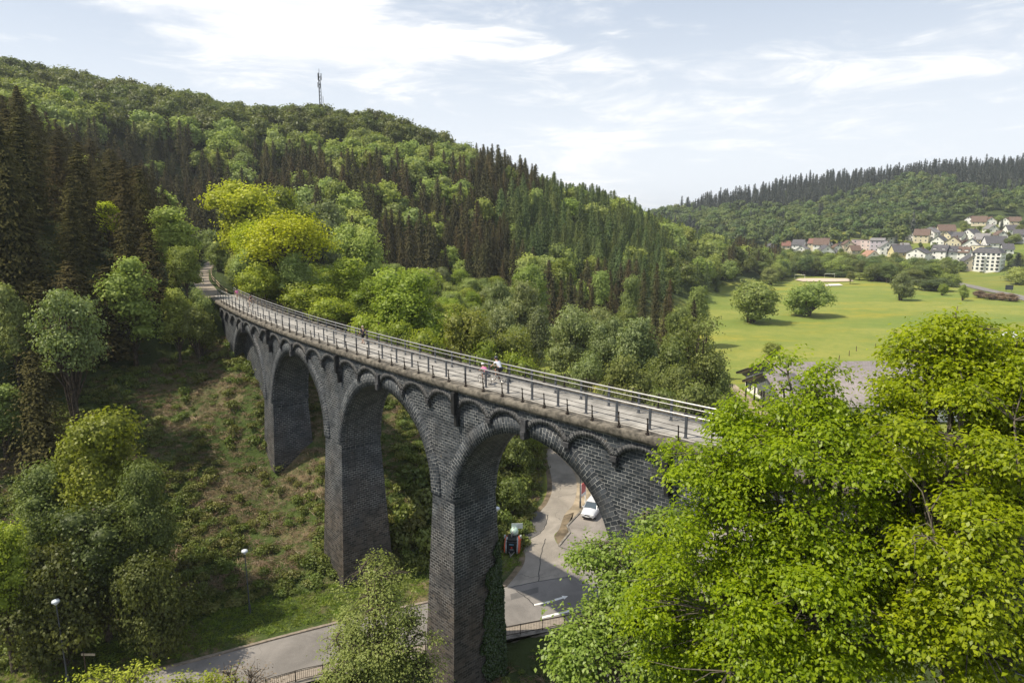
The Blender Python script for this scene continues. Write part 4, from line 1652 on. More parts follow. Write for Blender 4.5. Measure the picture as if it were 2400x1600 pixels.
def put_tree(kind, mat, name, label, cat, x, y, width, ztop, group=None, rz=None, zb=None, minh=2.0):
    protos = NEARSP if kind == 'spruce' else MID[kind]
    m_, t_, r_, h_ = protos[int(prng.integers(len(protos)))]
    zg = float(height(x, y)) if zb is None else zb
    hh = max(minh, ztop - zg)
    e = empty(name, (x, y, zg), prng.random() * 6.28 if rz is None else rz)
    sx_, sy_ = width / 2 / r_, width / 2 / r_ * prng.uniform(0.9, 1.1)
    cz = hh / h_ if kind == 'spruce' else min(hh / h_, sx_ * 1.45)
    c = link('crown', m_, e)
    c.scale = (sx_, sy_, cz)
    c.location = (0, 0, hh - h_ * cz)
    c.material_slots[0].link = 'OBJECT'
    c.material_slots[0].material = mat
    tr_ = link('trunk', t_, e)
    tr_.scale = (sx_, sy_, hh / h_)
    tag(e, label, cat, group)
    return e


def ptree(kind, mat, name, label, px, topy, t, wpx, group=None, cat='tree', **kw):
    """px, topy, wpx in the 2352-wide view of the photograph; t = distance in metres"""
    d = ray(px * K, topy * K)
    zt = CAMZ + d[2] * t
    return put_tree(kind, mat, name, label, cat, d[0] * t, d[1] * t, wpx * K / 1600 * t, zt, group, **kw)


# behind the deck, left to right
ptree('round', L_YELLOW, 'broadleaf_tree', 'large yellow green tree with a rounded top behind the left end of the viaduct', 548, 405, 150, 215)
ptree('round', L_BRIGHT, 'broadleaf_tree', 'bright green tree between the two yellow trees and the dark spruces', 645, 425, 162, 170)
ptree('airy', L_YELLOW, 'broadleaf_tree', 'spreading golden yellow tree with many bare stems showing, behind the viaduct deck', 655, 462, 112, 250)
ptree('airy', L_YELLOW, 'broadleaf_tree', 'smaller olive yellow tree leaning toward the viaduct railing', 585, 490, 122, 150)
ptree('round', L_BEECH, 'broadleaf_tree', 'pale green rounded tree right of the golden tree and above the deck', 815, 505, 140, 160)
ptree('round', L_WILLOW, 'broadleaf_tree', 'whitish green tree behind the spreading golden tree', 735, 450, 170, 150)
ptree('tall', L_BRIGHT, 'broadleaf_tree', 'light green slender tree just right of the golden tree', 800, 590, 112, 130)
ptree('round', L_BRIGHT, 'broadleaf_tree', 'full bright green tree right behind the middle of the viaduct', 930, 608, 100, 200)
ptree('round', L_BRIGHT, 'broadleaf_tree', 'bright green tree standing left of the fullest tree behind the viaduct', 855, 640, 106, 130)
ptree('round', L_BRONZE, 'broadleaf_tree', 'olive bronze tree behind the deck left of the two cyclists', 1065, 702, 94, 150)
ptree('round', L_BRONZE, 'broadleaf_tree', 'low gnarled bronze tree behind the two cyclists', 1180, 745, 98, 150)
ptree('bushy', L_BEECH, 'bush', 'pale green bush beside the path railing at the far end of the viaduct', 545, 590, 135, 60, cat='bush')
for (a, b, t_, w_) in [(500, 560, 150, 60), (480, 520, 190, 70), (700, 640, 108, 120), (620, 660, 112, 90), (760, 680, 104, 110), (850, 715, 98, 110), (980, 750, 92, 130), (900, 730, 94, 120), (1010, 700, 100, 130), (1100, 775, 92, 120), (1180, 800, 92, 100)]:
    ptree('bushy', L_BRIGHT if b > 600 else L_BEECH, 'bush', 'green bush in the thicket along the far side of the viaduct', a, b, t_, w_, 'bushes along the far side of the viaduct', 'bush')
# left of the deck and the path
ptree('tall', L_BEECH, 'broadleaf_tree', 'mid green tree hugging the left side of the cycle path at the bridgehead', 385, 448, 108, 150)
ptree('round', L_BEECH, 'broadleaf_tree', 'small light green tree left of the bridgehead below the taller one', 420, 560, 101, 90)
ptree('tall', L_BEECH, 'broadleaf_tree', 'green tree overhanging the wall at the left end of the viaduct', 398, 640, 92, 90)
ptree('bushy', L_BEECH, 'bush', 'leafy bush covering the left end of the viaduct wall', 452, 668, 98, 70, cat='bush')
ptree('bushy', L_DARKBEECH, 'bush', 'dark bush below the left end of the viaduct wall', 445, 690, 93, 90, cat='bush')
ptree('tall', L_YELLOW, 'broadleaf_tree', 'yellow green tree top glowing between two dark spruces on the left', 240, 450, 110, 90)
ptree('tall', L_BEECH, 'broadleaf_tree', 'mid green tree in front of the dark spruces left of the bare slope', 285, 560, 88, 150)
ptree('airy', L_WILLOW, 'broadleaf_tree', 'pale blossoming tree at the left edge of the spruce stand', 140, 640, 76, 210)
ptree('tall', L_BEECH, 'broadleaf_tree', 'yellow green tree at the left border above the lowest trees', 10, 620, 78, 100)
# lower left group by the road
ptree('roundn', L_BRIGHT, 'broadleaf_tree', 'bright yellow green tree lit by the sun in the lower left group', 205, 880, 60, 275)
ptree('talln', L_ALDER, 'broadleaf_tree', 'dull green tree at the right side of the lower left group', 315, 1030, 58, 170)
ptree('talln', L_DARKBEECH, 'broadleaf_tree', 'dark green tree in the middle of the lower left group', 205, 1080, 56, 240)
ptree('talln', L_ALDER, 'broadleaf_tree', 'dark leafy tree low at the left of the lower left group', 90, 1040, 60, 200)
ptree('talln', L_BRIGHT, 'broadleaf_tree', 'sunlit green tree cut by the left border beside the road lamp', -30, 1110, 52, 170)
ptree('bushyn', L_DARKBEECH, 'bush', 'dark bush under the lower left trees near the verge', 330, 1260, 55, 200, cat='bush')
ptree('bushyn', L_DARKBEECH, 'bush', 'dark bush behind the lone road lamp at the left', 120, 1250, 54, 240, cat='bush')

# the dark spruce stand on the left
lx, ly, lz = scatter_grid(-190, -40, 66, 170, 7.4, srng)
bpx, bpy_, bdep = project(np.stack([lx, ly, lz], -1))
lim = np.interp(bpy_ / K, [560, 650, 720, 800, 900, 1000, 1080, 1250], [400, 400, 390, 310, 230, 210, 220, 180]) * K
ok = (bpx < lim) & (bpx > -350) & (seg_dist(lx, ly, PATH) > 7) & (bdep > 72)
nsp = 0
for x_, y_, z_, p_ in zip(lx[ok], ly[ok], lz[ok], bpx[ok]):
    hh = prng.uniform(15, 25)
    capz = CAMZ + np.hypot(x_, y_) * float(np.interp(p_ / K, [-300, 0, 60, 200, 330, 420], [0.16, 0.145, 0.15, 0.10, 0.085, 0.03])) * prng.uniform(0.55, 1.0)
    hh = min(hh, capz - z_)
    if x_ > -64 and y_ < 104:
        hh = min(hh, 12.5)
    if hh < 6:
        continue
    if prng.random() < 0.12:
        put_tree('tall', L_BEECH, 'broadleaf_tree', 'green tree mixed into the dark spruce stand on the left', 'tree', x_, y_, 6.5, z_ + hh * 0.75, 'broadleaf trees among the left spruces')
    else:
        put_tree('spruce', L_NEARSPRUCE, 'spruce_tree', 'tall dark spruce in the near stand left of the viaduct', 'tree', x_, y_, prng.uniform(7.5, 10.5), z_ + hh, 'tall spruces left of the viaduct')
        nsp += 1
print('near spruces', nsp)

# riverside thicket and spruces behind the right part of the viaduct
for (nm, kind, mat, px, ty, t_, w_, lab) in [
    ('willow_tree', 'round', L_WILLOW, 1205, 640, 150, 130, 'grey green willow at the left end of the riverside thicket'),
    ('willow_tree', 'round', L_WILLOW, 1320, 690, 130, 140, 'tall grey green willow beside the small grass clearing'),
    ('willow_tree', 'round', L_WILLOW, 1235, 700, 145, 110, 'grey willow behind the small grass clearing'),
    ('willow_tree', 'round', L_WILLOW, 1465, 725, 112, 150, 'dull green willow in the middle of the riverside thicket'),
    ('willow_tree', 'airy', L_ALDER, 1600, 700, 112, 190, 'loose olive alder at the right end of the riverside thicket'),
    ('willow_tree', 'round', L_WILLOW, 1400, 720, 122, 110, 'pale willow between the taller ones in the thicket'),
    ('willow_tree', 'tall', L_ALDER, 1545, 740, 105, 120, 'upright green alder left of the loose olive alder'),
    ('bush', 'bushy', L_ALDER, 1440, 830, 98, 130, 'low green bush at the foot of the thicket beside the meadow clearing'),
    ('bush', 'bushy', L_ALDER, 1610, 890, 84, 150, 'low green bush right behind the railing near the grey hall'),
    ('bush', 'bushy', L_ALDER, 1530, 880, 92, 110, 'dark green bush in front of the white container'),
    ('broadleaf_tree', 'round', L_BEECH, 1605, 655, 190, 90, 'light green tree at the meadow edge behind the thicket'),
    ('broadleaf_tree', 'tall', L_BEECH, 1450, 610, 200, 60, 'slim pale green tree among the valley spruces'),
    ('broadleaf_tree', 'round', L_BEECH, 1215, 600, 190, 100, 'fresh green tree above the willows at the hill foot'),
    ('broadleaf_tree', 'round', L_BRIGHT, 1290, 590, 215, 90, 'bright green tree at the foot of the larch slope'),
    ('broadleaf_tree', 'round', L_BEECH, 1380, 620, 215, 90, 'green tree at the hill foot between spruces and larches'),
    ('spruce_tree', 'spruce', L_SPRUCE, 1290, 640, 175, 60, 'brown spruce standing left in the row at the valley edge'),
    ('spruce_tree', 'spruce', L_SPRUCE, 1335, 625, 180, 60, 'dark brown spruce second from left in the valley row'),
    ('spruce_tree', 'spruce', L_SPRUCE, 1360, 655, 168, 55, 'brown spruce behind the tall willow'),
    ('spruce_tree', 'spruce', L_SPRUCE, 1405, 655, 165, 50, 'slender brown spruce left of the slim pale tree'),
    ('spruce_tree', 'spruce', L_SPRUCE, 1480, 620, 180, 60, 'brown spruce right of the slim pale tree'),
    ('spruce_tree', 'spruce', L_SPRUCE, 1510, 605, 185, 60, 'tallest brown spruce in the valley row'),
    ('spruce_tree', 'spruce', L_SPRUCE, 1540, 640, 170, 60, 'brown spruce close to the meadow edge'),
    ('spruce_tree', 'spruce', L_SPRUCE, 1530, 680, 150, 70, 'rusty spruce in front of the valley row'),
    ('spruce_tree', 'spruce', L_SPRUCE, 1595, 690, 150, 70, 'rusty spruce poking out behind the loose olive alder'),
]:
    ptree(kind, mat, nm, lab, px, ty, t_, w_, None, 'bush' if nm == 'bush' else 'tree')
for (a, b, t_, w_) in [(1180, 740, 120, 80), (1500, 830, 110, 90), (1350, 800, 118, 90), (1660, 860, 110, 90), (1560, 830, 100, 90), (1630, 800, 118, 90), (1680, 900, 92, 70), (1400, 860, 106, 70), (1150, 700, 140, 70), (1150, 650, 165, 80), (1440, 700, 150, 70), (1380, 700, 150, 70), (1560, 700, 145, 70)]:
    ptree('bushy', L_WILLOW if a < 1400 else L_ALDER, 'willow_bush', 'grey green willow bush filling the riverside thicket', a, b, t_, w_, 'willow bushes of the riverside thicket', 'bush')

# meadow willows and bush
for (px, ty, by, w_, lab) in [(1730, 641, 741, 126, 'large rounded willow standing alone on the meadow, left of its twin'), (1854, 640, 726, 112, 'large rounded willow on the meadow, right of its twin')]:
    g0 = G(px * K, by * K, 0.0)
    t_ = g0.y
    zt = CAMZ + (ray(px * K, ty * K)[2] / ray(px * K, ty * K)[1]) * g0.y
    e = put_tree('bushy', leaf_mat('meadow_willow_leaves', (0.15, 0.19, 0.04), (0.29, 0.33, 0.09), trans=0.35) if px < 1800 else bpy.data.materials['meadow_willow_leaves'], 'willow_tree', lab, 'tree', g0.x, g0.y, w_ * K / 1600 * t_, zt, None)
g0 = G(1772 * K, 820 * K)
put_tree('bushy', L_BRONZE, 'bush', 'single round brownish bush on the meadow above the grey hall roof', 'bush', g0.x, g0.y, 5.2, 4.2)

# belt of trees between meadow and town
brng = np.random.default_rng(21)
belt = [(1755, 590, 470, 60), (1790, 575, 460, 90), (1830, 600, 440, 70), (1800, 625, 420, 70), (1865, 585, 450, 60), (1900, 600, 440, 60), (1935, 590, 450, 60), (1960, 600, 430, 50), (1990, 595, 440, 70), (2010, 610, 410, 50), (2050, 590, 420, 80), (2095, 600, 400, 80),
        (2130, 595, 400, 80), (2160, 600, 390, 60), (2030, 630, 400, 60), (2090, 635, 350, 60), (2150, 635, 340, 80), (2185, 625, 360, 50), (1745, 640, 400, 60), (1880, 610, 430, 60), (1925, 618, 420, 60), (1975, 625, 400, 45)]
MATS_B = [L_FAR, L_BEECH, L_ALDER, L_WILLOW]
belt_e = []
qx, qy, qz = scatter_grid(140, 300, 330, 530, 8.0, srng)
qpx, qpy, qd = project(np.stack([qx, qy, qz], -1))
qpx, qpy = qpx / K, qpy / K
lowl = np.interp(qpx, [1740, 1775, 1830, 1950, 2010, 2100, 2190], [668, 652, 636, 637, 648, 655, 648])
upl = np.interp(qpx, [1740, 1830, 1900, 2000, 2100, 2190], [590, 604, 612, 616, 622, 630])
qm = (qpx > 1742) & (qpx < 2185) & (qpy < lowl) & (qpy > upl)
for x_, y_, z_ in zip(qx[qm], qy[qm], qz[qm]):
    put_tree('bushy' if srng.random() < 0.6 else 'round', [L_FAR, L_BEECH, L_ALDER, L_DARKBEECH][int(srng.integers(4))], 'broadleaf_tree', 'green tree in the belt between the meadow and the town', 'tree', x_, y_, srng.uniform(8, 13), z_ + srng.uniform(7, 12.5), 'trees between meadow and town')
for i, (px, ty, t_, w_) in enumerate(belt):
    ptree('bushy' if i % 3 else 'round', MATS_B[i % 4], 'broadleaf_tree', 'green tree in the belt between the meadow and the town', px, ty, t_, w_, 'trees between meadow and town')
ptree('round', L_DARKBEECH, 'broadleaf_tree', 'small round dark tree standing right of the sandy playing field', 1955, 622, 375, 30)
ptree('bushy', L_WILLOW, 'broadleaf_tree', 'low spreading pale tree at the meadow edge by the country road', 2075, 628, 300, 58)
ptree('bushy', L_BRIGHT, 'bush', 'round green bush at the end of the country road', 2168, 650, 320, 26, cat='bush')
ptree('bushy', L_BEECH, 'bush', 'small bush on the bank below the country road', 2215, 655, 300, 24, cat='bush')
ptree('spruce', L_FARSPRUCE, 'spruce_tree', 'dark conifer behind the white apartment block', 2340, 580, 385, 60)
ptree('bushy', L_BEECH, 'bush', 'green bush at the right border below the apartment block', 2345, 610, 370, 60, cat='bush')
for k, (px, py_, w_) in enumerate([(2250, 684, 30), (2275, 688, 30), (2300, 690, 30), (2322, 692, 26)]):
    g0 = hit(px * K, py_ * K)
    put_tree('bushy', L_DRY, 'hedge_bush', 'brown leafless hedge bush below the country road', 'bush', g0.x, g0.y, 6.5, g0.z + 3.2, 'brown hedge below the country road')

# ------------------------------------------------------------------ foreground trees with real twigs and leaves


def fg_tree(name, label, base, fork_z, blobs, twigs, per, leaf, mat, bark, seed, trunk_r, droop=0.35, twig_r=0.42, limbs=None, shell=0.45, stems=1):
    rng = np.random.default_rng(seed)
    e = empty(name, base)
    tag(e, label, 'tree')
    base = Vector(base)
    vol = [b[1][0] * b[1][1] + b[1][1] * b[1][2] + b[1][0] * b[1][2] for b in blobs]
    TC, TO = [], []
    for (c, r), v_ in zip(blobs, vol):
        # every big limb carries many rounded foliage pads; twigs sit on the pads' upper and outer sides
        npad = max(6, int(v_ * 1.9))
        pd = sphere_dirs(npad, rng, -0.8)
        npad = len(pd)
        pq = 1 - 0.5 * rng.random(npad) ** 1.5
        pr = rng.uniform(0.45, 0.95, npad)
        per_pad = twigs * v_ / sum(vol) / npad
        for i in range(npad):
            n = max(3, int(per_pad * (pr[i] / 0.8) ** 2))
            d = sphere_dirs(n, rng, -0.25)
            pc = np.array(c) - np.array(base) + pd[i] * pq[i] * np.array(r)
            rr = pr[i] * (1 - 0.35 * rng.random(len(d)))
            shoot = (rng.random(len(d)) < 0.05) * rng.uniform(0.3, 0.9, len(d))
            TC.append(pc + d * (rr + shoot)[:, None] * np.array([1.0, 1.0, 0.72]))
            TO.append(d + pd[i] * 0.4)
    TC, TO = np.concatenate(TC), np.concatenate(TO)
    # open some gaps
    hole = np.sin(TC[:, 0] * 1.1 + seed) + np.sin(TC[:, 1] * 1.3 + 2 * seed) + np.sin(TC[:, 2] * 1.2 + 3 * seed)
    keep = hole > -1.85
    TC, TO = TC[keep], TO[keep]
    n = len(TC)
    m = per
    rep = np.repeat(np.arange(n), m)
    off = rng.normal(size=(n * m, 3)) * twig_r * np.array([1, 1, 0.55])
    rad = np.linalg.norm(off[:, :2], axis=1)
    off[:, 2] -= droop * rad
    C = TC[rep] + off
    outw = off / (np.linalg.norm(off, axis=1, keepdims=True) + 1e-6)
    N = np.array([0, 0, 0.9]) + TO[rep] * 0.35 + rng.normal(size=(n * m, 3)) * 0.42
    A = outw + np.array([0, 0, -0.45]) + rng.normal(size=(n * m, 3)) * 0.35
    L = leaf * rng.uniform(0.6, 1.25, n * m)
    V_, F_ = kites(C, N, L, L * 0.62, rng, 0.2, axis_dir=A)
    tint = np.clip(np.repeat(rng.random(n) * 0.55, m) + rng.random(n * m) * 0.45, 0, 1)
    link('crown', mesh_np('crown', V_, F_, [mat], tint=tint), e)
    # limbs
    mb = MB()
    fork = Vector((0, 0, fork_z - base.z))
    mb.tube([(0, 0, -1), (0.1, 0.05, fork.z * 0.5), fork], trunk_r, 8, True, trunk_r * 0.75)
    hubs = []
    for (c, r) in blobs:
        c = Vector(c) - base
        nl = 4
        for i in range(nl):
            d = sphere_dirs(1, rng, -0.2)[0]
            tgt = c + Vector((d[0] * r[0] * 0.5, d[1] * r[1] * 0.5, d[2] * r[2] * 0.55))
            mid = fork.lerp(tgt, 0.45) + Vector((rng.normal() * 0.5, rng.normal() * 0.5, -0.3 + rng.normal() * 0.4))
            mb.tube([fork, mid, mid.lerp(tgt, 0.6) + Vector((0, 0, 0.25)), tgt], trunk_r * 0.48, 6, True, trunk_r * 0.12)
            hubs += [mid.lerp(tgt, 0.3), mid.lerp(tgt, 0.7), tgt]
    H_ = np.array([tuple(q) for q in hubs])
    sel = rng.choice(n, min(n, 700), replace=False)
    for i in sel:
        p = TC[i]
        dd = ((H_ - p) ** 2).sum(1)
        j = int(dd.argmin())
        a = Vector(H_[j])
        b = Vector(p)
        mb.tube([a, a.lerp(b, 0.5) + Vector((rng.normal() * 0.15, rng.normal() * 0.15, 0.12)), b], 0.030, 4, False, 0.010)
    link('trunk', mb.mesh('trunk', bark, True), e)
    return e


def P3(px, py, t):
    return tuple(at(px * K, py * K, t))


gz = lambda x, y: float(height(x, y))
# big maple left of the pair
A = [(P3(1850, 1160, 25.0), (3.9, 3.2, 3.5)), (P3(1650, 1080, 26.5), (1.9, 1.9, 1.5)), (P3(1840, 905, 26.0), (1.5, 1.6, 1.75)), (P3(1725, 985, 26.3), (1.3, 1.3, 1.1)), (P3(1930, 985, 26.0), (1.2, 1.2, 0.9)), (P3(1700, 1240, 25.5), (2.8, 2.6, 2.3)), (P3(2000, 1040, 25.5), (2.2, 2.2, 2.0)),
     (P3(1900, 1400, 24.0), (3.9, 3.2, 2.7)), (P3(1590, 1380, 26.0), (2.6, 2.5, 2.4)), (P3(1740, 1540, 24.0), (3.6, 3, 2.2)), (P3(2080, 1250, 24.5), (2.6, 2.4, 2.4)), (P3(1680, 985, 27.0), (0.9, 0.9, 0.95))]
ax, ay = 11.5, 22.5
fg_tree('maple_tree', 'big bright yellow green maple overlapping the right end of the viaduct', (ax, ay, gz(ax, ay)), 17.5, A, 10200, 15, 0.17, L_MAPLE, M_BARKG, 41, 0.30, twig_r=0.24, droop=0.5)
B_ = [(P3(2240, 1030, 23.0), (3.3, 3.0, 3.1)), (P3(2190, 850, 24.5), (1.9, 1.8, 1.8)), (P3(2300, 810, 24.5), (1.5, 1.4, 1.0)), (P3(2200, 775, 24.5), (0.7, 0.7, 0.7)), (P3(2360, 950, 23.5), (2.8, 2.4, 2.9)), (P3(2350, 1250, 22.5), (3.0, 2.6, 2.8)), (P3(2150, 1480, 22.0), (2.8, 2.4, 1.9)), (P3(2330, 1500, 21.5), (2.6, 2.2, 1.8)), (P3(2460, 1100, 23.0), (3, 2.6, 4)), (P3(2075, 905, 25.0), (0.9, 0.9, 0.8)), (P3(2190, 1270, 20.5), (1.9, 1.5, 1.7)), (P3(2260, 1390, 19.8), (1.3, 1.2, 1.0))]
bx_, by_ = P3(2190, 1460, 21.5)[:2]
fg_tree('maple_tree', 'right hand yellow green maple whose forked grey limbs show through the leaves', (bx_, by_, gz(bx_, by_)), P3(2190, 1455, 21.5)[2], B_, 9800, 15, 0.17, L_MAPLE, M_BARKG, 52, 0.24, twig_r=0.24, droop=0.5)
C_ = [(P3(1500, 1420, 29.0), (2.5, 2.4, 2.6)), (P3(1420, 1290, 30.5), (1.7, 1.7, 1.4)), (P3(1490, 1200, 31.0), (1.1, 1.2, 0.9)), (P3(1380, 1480, 29.0), (1.7, 1.8, 1.9)), (P3(1370, 1540, 28), (1.9, 1.8, 1.7)), (P3(1600, 1500, 28.0), (2.4, 2.2, 2.2))]
cx_, cy_ = P3(1480, 1450, 29.0)[:2]
fg_tree('ash_tree', 'paler green tree at the lower left of the maples beside the car park', (cx_, cy_, gz(cx_, cy_)), 12.5, C_, 2600, 15, 0.19, leaf_mat('ash_leaves', (0.12, 0.215, 0.022), (0.25, 0.36, 0.06), trans=0.4, spec=0.5, rnd=0.04), M_BARKG, 63, 0.30, twig_r=0.25)
D_ = [(P3(865, 1390, 42.0), (2.3, 2.2, 2.4)), (P3(870, 1470, 42), (2.7, 2.5, 1.6)), (P3(850, 1315, 42.0), (1.3, 1.3, 0.9)), (P3(925, 1460, 41.5), (1.7, 1.7, 1.0)), (P3(800, 1470, 41.5), (1.5, 1.5, 1.2)), (P3(790, 1540, 41.5), (1.6, 1.5, 1.0)), (P3(930, 1545, 41), (1.7, 1.7, 1.1)), (P3(865, 1530, 42), (1.5, 1.5, 1.5))]
dx_, dy_ = P3(870, 1500, 42.0)[:2]
fg_tree('alder_tree', 'airy grey green alder in front of the second and third piers', (dx_, dy_, gz(dx_, dy_)), 5.5, D_, 1900, 15, 0.17, leaf_mat('young_alder_leaves', (0.15, 0.19, 0.045), (0.33, 0.37, 0.12), trans=0.42, spec=0.2, rnd=0.04), M_BARK, 74, 0.22, twig_r=0.28)
E_ = [(P3(275, 1580, 38.0), (1.5, 1.4, 1.1)), (P3(240, 1600, 38.0), (1.2, 1.4, 0.9))]
ex_, ey_ = P3(270, 1590, 38)[:2]
fg_tree('elder_bush', 'light green treetop peeking in at the bottom left beside the road', (ex_, ey_, gz(ex_, ey_)), 6.5, E_, 260, 20, 0.2, L_BRIGHT, M_BARK, 85, 0.12)['category'] = 'tree'
F_l = [(P3(430, 1600, 38.0), (1.4, 1.4, 1.1)), (P3(500, 1610, 38.0), (1.2, 1.3, 0.9))]
fx0, fy0 = P3(460, 1600, 38)[:2]
fg_tree('elder_bush', 'low green treetop at the bottom edge between the light one and the reddish shrub', (fx0, fy0, gz(fx0, fy0)), 6.0, F_l, 260, 18, 0.2, L_BRIGHT, M_BARK, 86, 0.12)
H_l = [(P3(570, 1590, 38.0), (1.5, 1.4, 1.5)), (P3(540, 1560, 38.0), (0.9, 1.0, 0.8))]
hx0, hy0 = P3(560, 1600, 38)[:2]
fg_tree('shrub', 'sparse reddish brown twiggy shrub at the bottom edge before the road', (hx0, hy0, gz(hx0, hy0)), 6.0, H_l, 230, 7, 0.12, L_DRY, M_BARK, 87, 0.10)

# ------------------------------------------------------------------ undergrowth on the slope and verges
bush_p = [crown_mesh('bramble', L_BRAMBLE, prng, 0.85, 0.75, 0.05, 4, 230, 0.18, inner=False, up=-0.1)[0] for _ in range(4)]


def stalks(rng, n=26, h=1.0, spread=0.9, mat=None, wd=0.05):
    C = rng.normal(size=(n, 3)) * np.array([spread * 0.35, spread * 0.35, 0]) + np.array([0, 0, h * 0.28])
    A = rng.normal(size=(n, 3)) * np.array([0.8, 0.8, 0.35]) + np.array([0, 0, 0.45])
    N = rng.normal(size=(n, 3)) + np.array([0, -0.5, 0.6])
    V_, F_ = kites(C, N, h * rng.uniform(0.5, 1.3, n), wd, rng, 0.03, axis_dir=A)
    return mesh_np('dead_stalks', V_, F_, [mat or L_DRY], tint=rng.random(n))


dry_p = [stalks(prng) for _ in range(4)]
grass_p = [stalks(prng, 40, 0.5, 0.7, leaf_mat('verge_grass', (0.11, 0.17, 0.018), (0.24, 0.30, 0.045), trans=0.35) if i == 0 else bpy.data.materials['verge_grass'], 0.045) for i in range(3)]
ux, uy, uz = scatter_grid(-75, 8, 40, 112, 0.62, srng)
inS = in_poly(ux, uy, SLOPE) & (uy > far_edge(ux) + 1.2) & (seg_dist(ux, uy, PATH) > 2.2)
npat = vnoise(ux, uy, 6.5, 9) * 0.65 + vnoise(ux, uy, 2.4, 8) * 0.35
low = (uy - far_edge(ux)) < 9 + 4 * vnoise(ux, uy, 5, 3)
verge = (uy - far_edge(ux)) < 5.6 + 3.0 * vnoise(ux, uy, 4, 7)
rr_ = srng.random(len(ux))
sb = inS & ~verge & (((npat > 0.52) & (rr_ < 0.55)) | ((npat <= 0.52) & (rr_ < 0.10)) | (low & (rr_ < 0.5)) | ((ux > -14) & (rr_ < 0.6)))
s_ = srng.uniform(0.45, 1.35, sb.sum())
instancer('undergrowth', bush_p, np.stack([ux[sb], uy[sb], uz[sb] - 0.1], 1), srng.random(sb.sum()) * 6.28, np.stack([s_, s_, s_ * srng.uniform(0.6, 1.3, len(s_))], 1), 'green bramble undergrowth covering the slope under the viaduct', 'undergrowth')
sd_ = inS & ~sb & (npat < 0.66) & (srng.random(len(ux)) < 0.8) & ~low
s_ = srng.uniform(0.5, 1.2, sd_.sum())
instancer('brushwood', dry_p, np.stack([ux[sd_], uy[sd_], uz[sd_]], 1), srng.random(sd_.sum()) * 6.28, np.stack([s_, s_, s_ * 0.7], 1), 'dead brown brushwood and stalks on the cleared slope', 'brushwood')
sg = inS & verge | ((uy > near_edge(ux) - 14) & (uy < near_edge(ux) - 0.6) & (srng.random(len(ux)) < 0.35))
s_ = srng.uniform(0.5, 1.1, sg.sum())
instancer('verge_grass', grass_p, np.stack([ux[sg], uy[sg], uz[sg]], 1), srng.random(sg.sum()) * 6.28, np.stack([s_, s_, s_], 1), 'lush green grass on the road verge', 'grass')
# low green cover on the bank in front of the road
sc0 = (uy > near_edge(ux) - 16) & (uy < near_edge(ux) - 1.2) & (srng.random(len(ux)) < 0.34)
s_ = srng.uniform(0.4, 1.2, sc0.sum())
instancer('stream_bank_scrub', bush_p[:1] + dry_p, np.stack([ux[sc0], uy[sc0], uz[sc0]], 1), srng.random(sc0.sum()) * 6.28, np.stack([s_, s_, s_], 1), 'mixed brown and green scrub on the stream bank below the road railing', 'scrub')
# the steep bushy bank to the left of the side road
wx, wy, wz = scatter_grid(-14, 12, 64, 125, 1.5, srng)
dl = seg_dist(wx, wy, SIDE_L + [(4, 125)])
wm = (wz > 0.25) & (dl > 1.6) & (dl < 13) & (np.hypot(wx + 0.5, wy - 70) > 4.2)
s_ = srng.uniform(1.0, 2.6, wm.sum())
instancer('bank_bushes', bush_p, np.stack([wx[wm], wy[wm], wz[wm] - 0.2], 1), srng.random(wm.sum()) * 6.28, np.stack([s_, s_, s_ * 1.2], 1), 'dark green leafy bushes on the steep bank left of the side road', 'undergrowth')
for (px, py_, w_, h_) in [(1180, 1090, 5, 6), (1225, 1050, 5, 7), (1175, 1180, 4.5, 5), (1210, 1010, 5, 7), (1165, 1010, 6, 8)]:
    g0 = hit(px * K, py_ * K, 60)
    put_tree('bushy', L_DARKBEECH if py_ > 1080 else L_BEECH, 'bank_bush', 'tall leafy bush on the bank seen through the largest arch', 'bush', g0.x, g0.y, w_, g0.z + h_, 'bushes on the bank behind the largest arch')
# deeper filling of the wood floor behind the deck
kx, ky, kz = scatter_grid(-62, 20, 104, 212, 5.0, srng)
kpx, kpy, kdep = project(np.stack([kx, ky, kz], -1))
km = in_poly(kx, ky, [(-44, 104), (-4, 108), (3, 150), (8, 190), (5, 212), (-30, 200), (-62, 190), (-56, 130)]) & (seg_dist(kx, ky, PATH) > 6) & (kz > 0.8)
s_ = srng.uniform(0.55, 1.0, km.sum())
for x_, y_, z_, q_ in zip(kx[km], ky[km], kz[km], s_):
    put_tree('bushy' if q_ < 0.8 else 'round', [L_BEECH, L_BRIGHT, L_WILLOW][int(prng.integers(3))], 'young_tree', 'young green tree in the side valley behind the viaduct', 'tree', x_, y_, 7.5, z_ + 9 * q_, 'young trees in the side valley behind the viaduct')

# ivy climbing the third pier
rng = np.random.default_rng(9)
ccv = (CEN[3] - RAD + CEN[2] + RAD) / 2
hp0 = (CEN[3] - RAD - CEN[2] - RAD) / 2
n = 26000
wz_ = rng.random((n, 2))
zz_ = -2 + wz_[:, 1] * 13
ww = BW * 0.30 + wz_[:, 0] * (BW * 0.70 + batter(zz_))
lft_ = np.interp(zz_, [-2, 1, 4, 7, 9.5, 11], [2.6, 2.2, 2.5, 2.9, 3.6, 4.4]) + (vnoise(ww, zz_, 0.8, 6) - 0.5) * 1.2
topb = np.interp(ww, [1, 2.5, 3.5, 4.6], [2.5, 7.5, 9.8, 10.5]) + (vnoise(ww, zz_, 0.7, 5) - 0.5) * 2.0
kk_ = (ww > lft_) & (zz_ < topb)
zz_, ww = zz_[kk_], ww[kk_]
ss = ccv + hp0 + (SPR - zz_) * 0.034 + rng.random(len(ww)) * 0.28 * (0.3 + vnoise(ww, zz_, 0.9, 4))
P_ = bp(ss, ww, zz_)
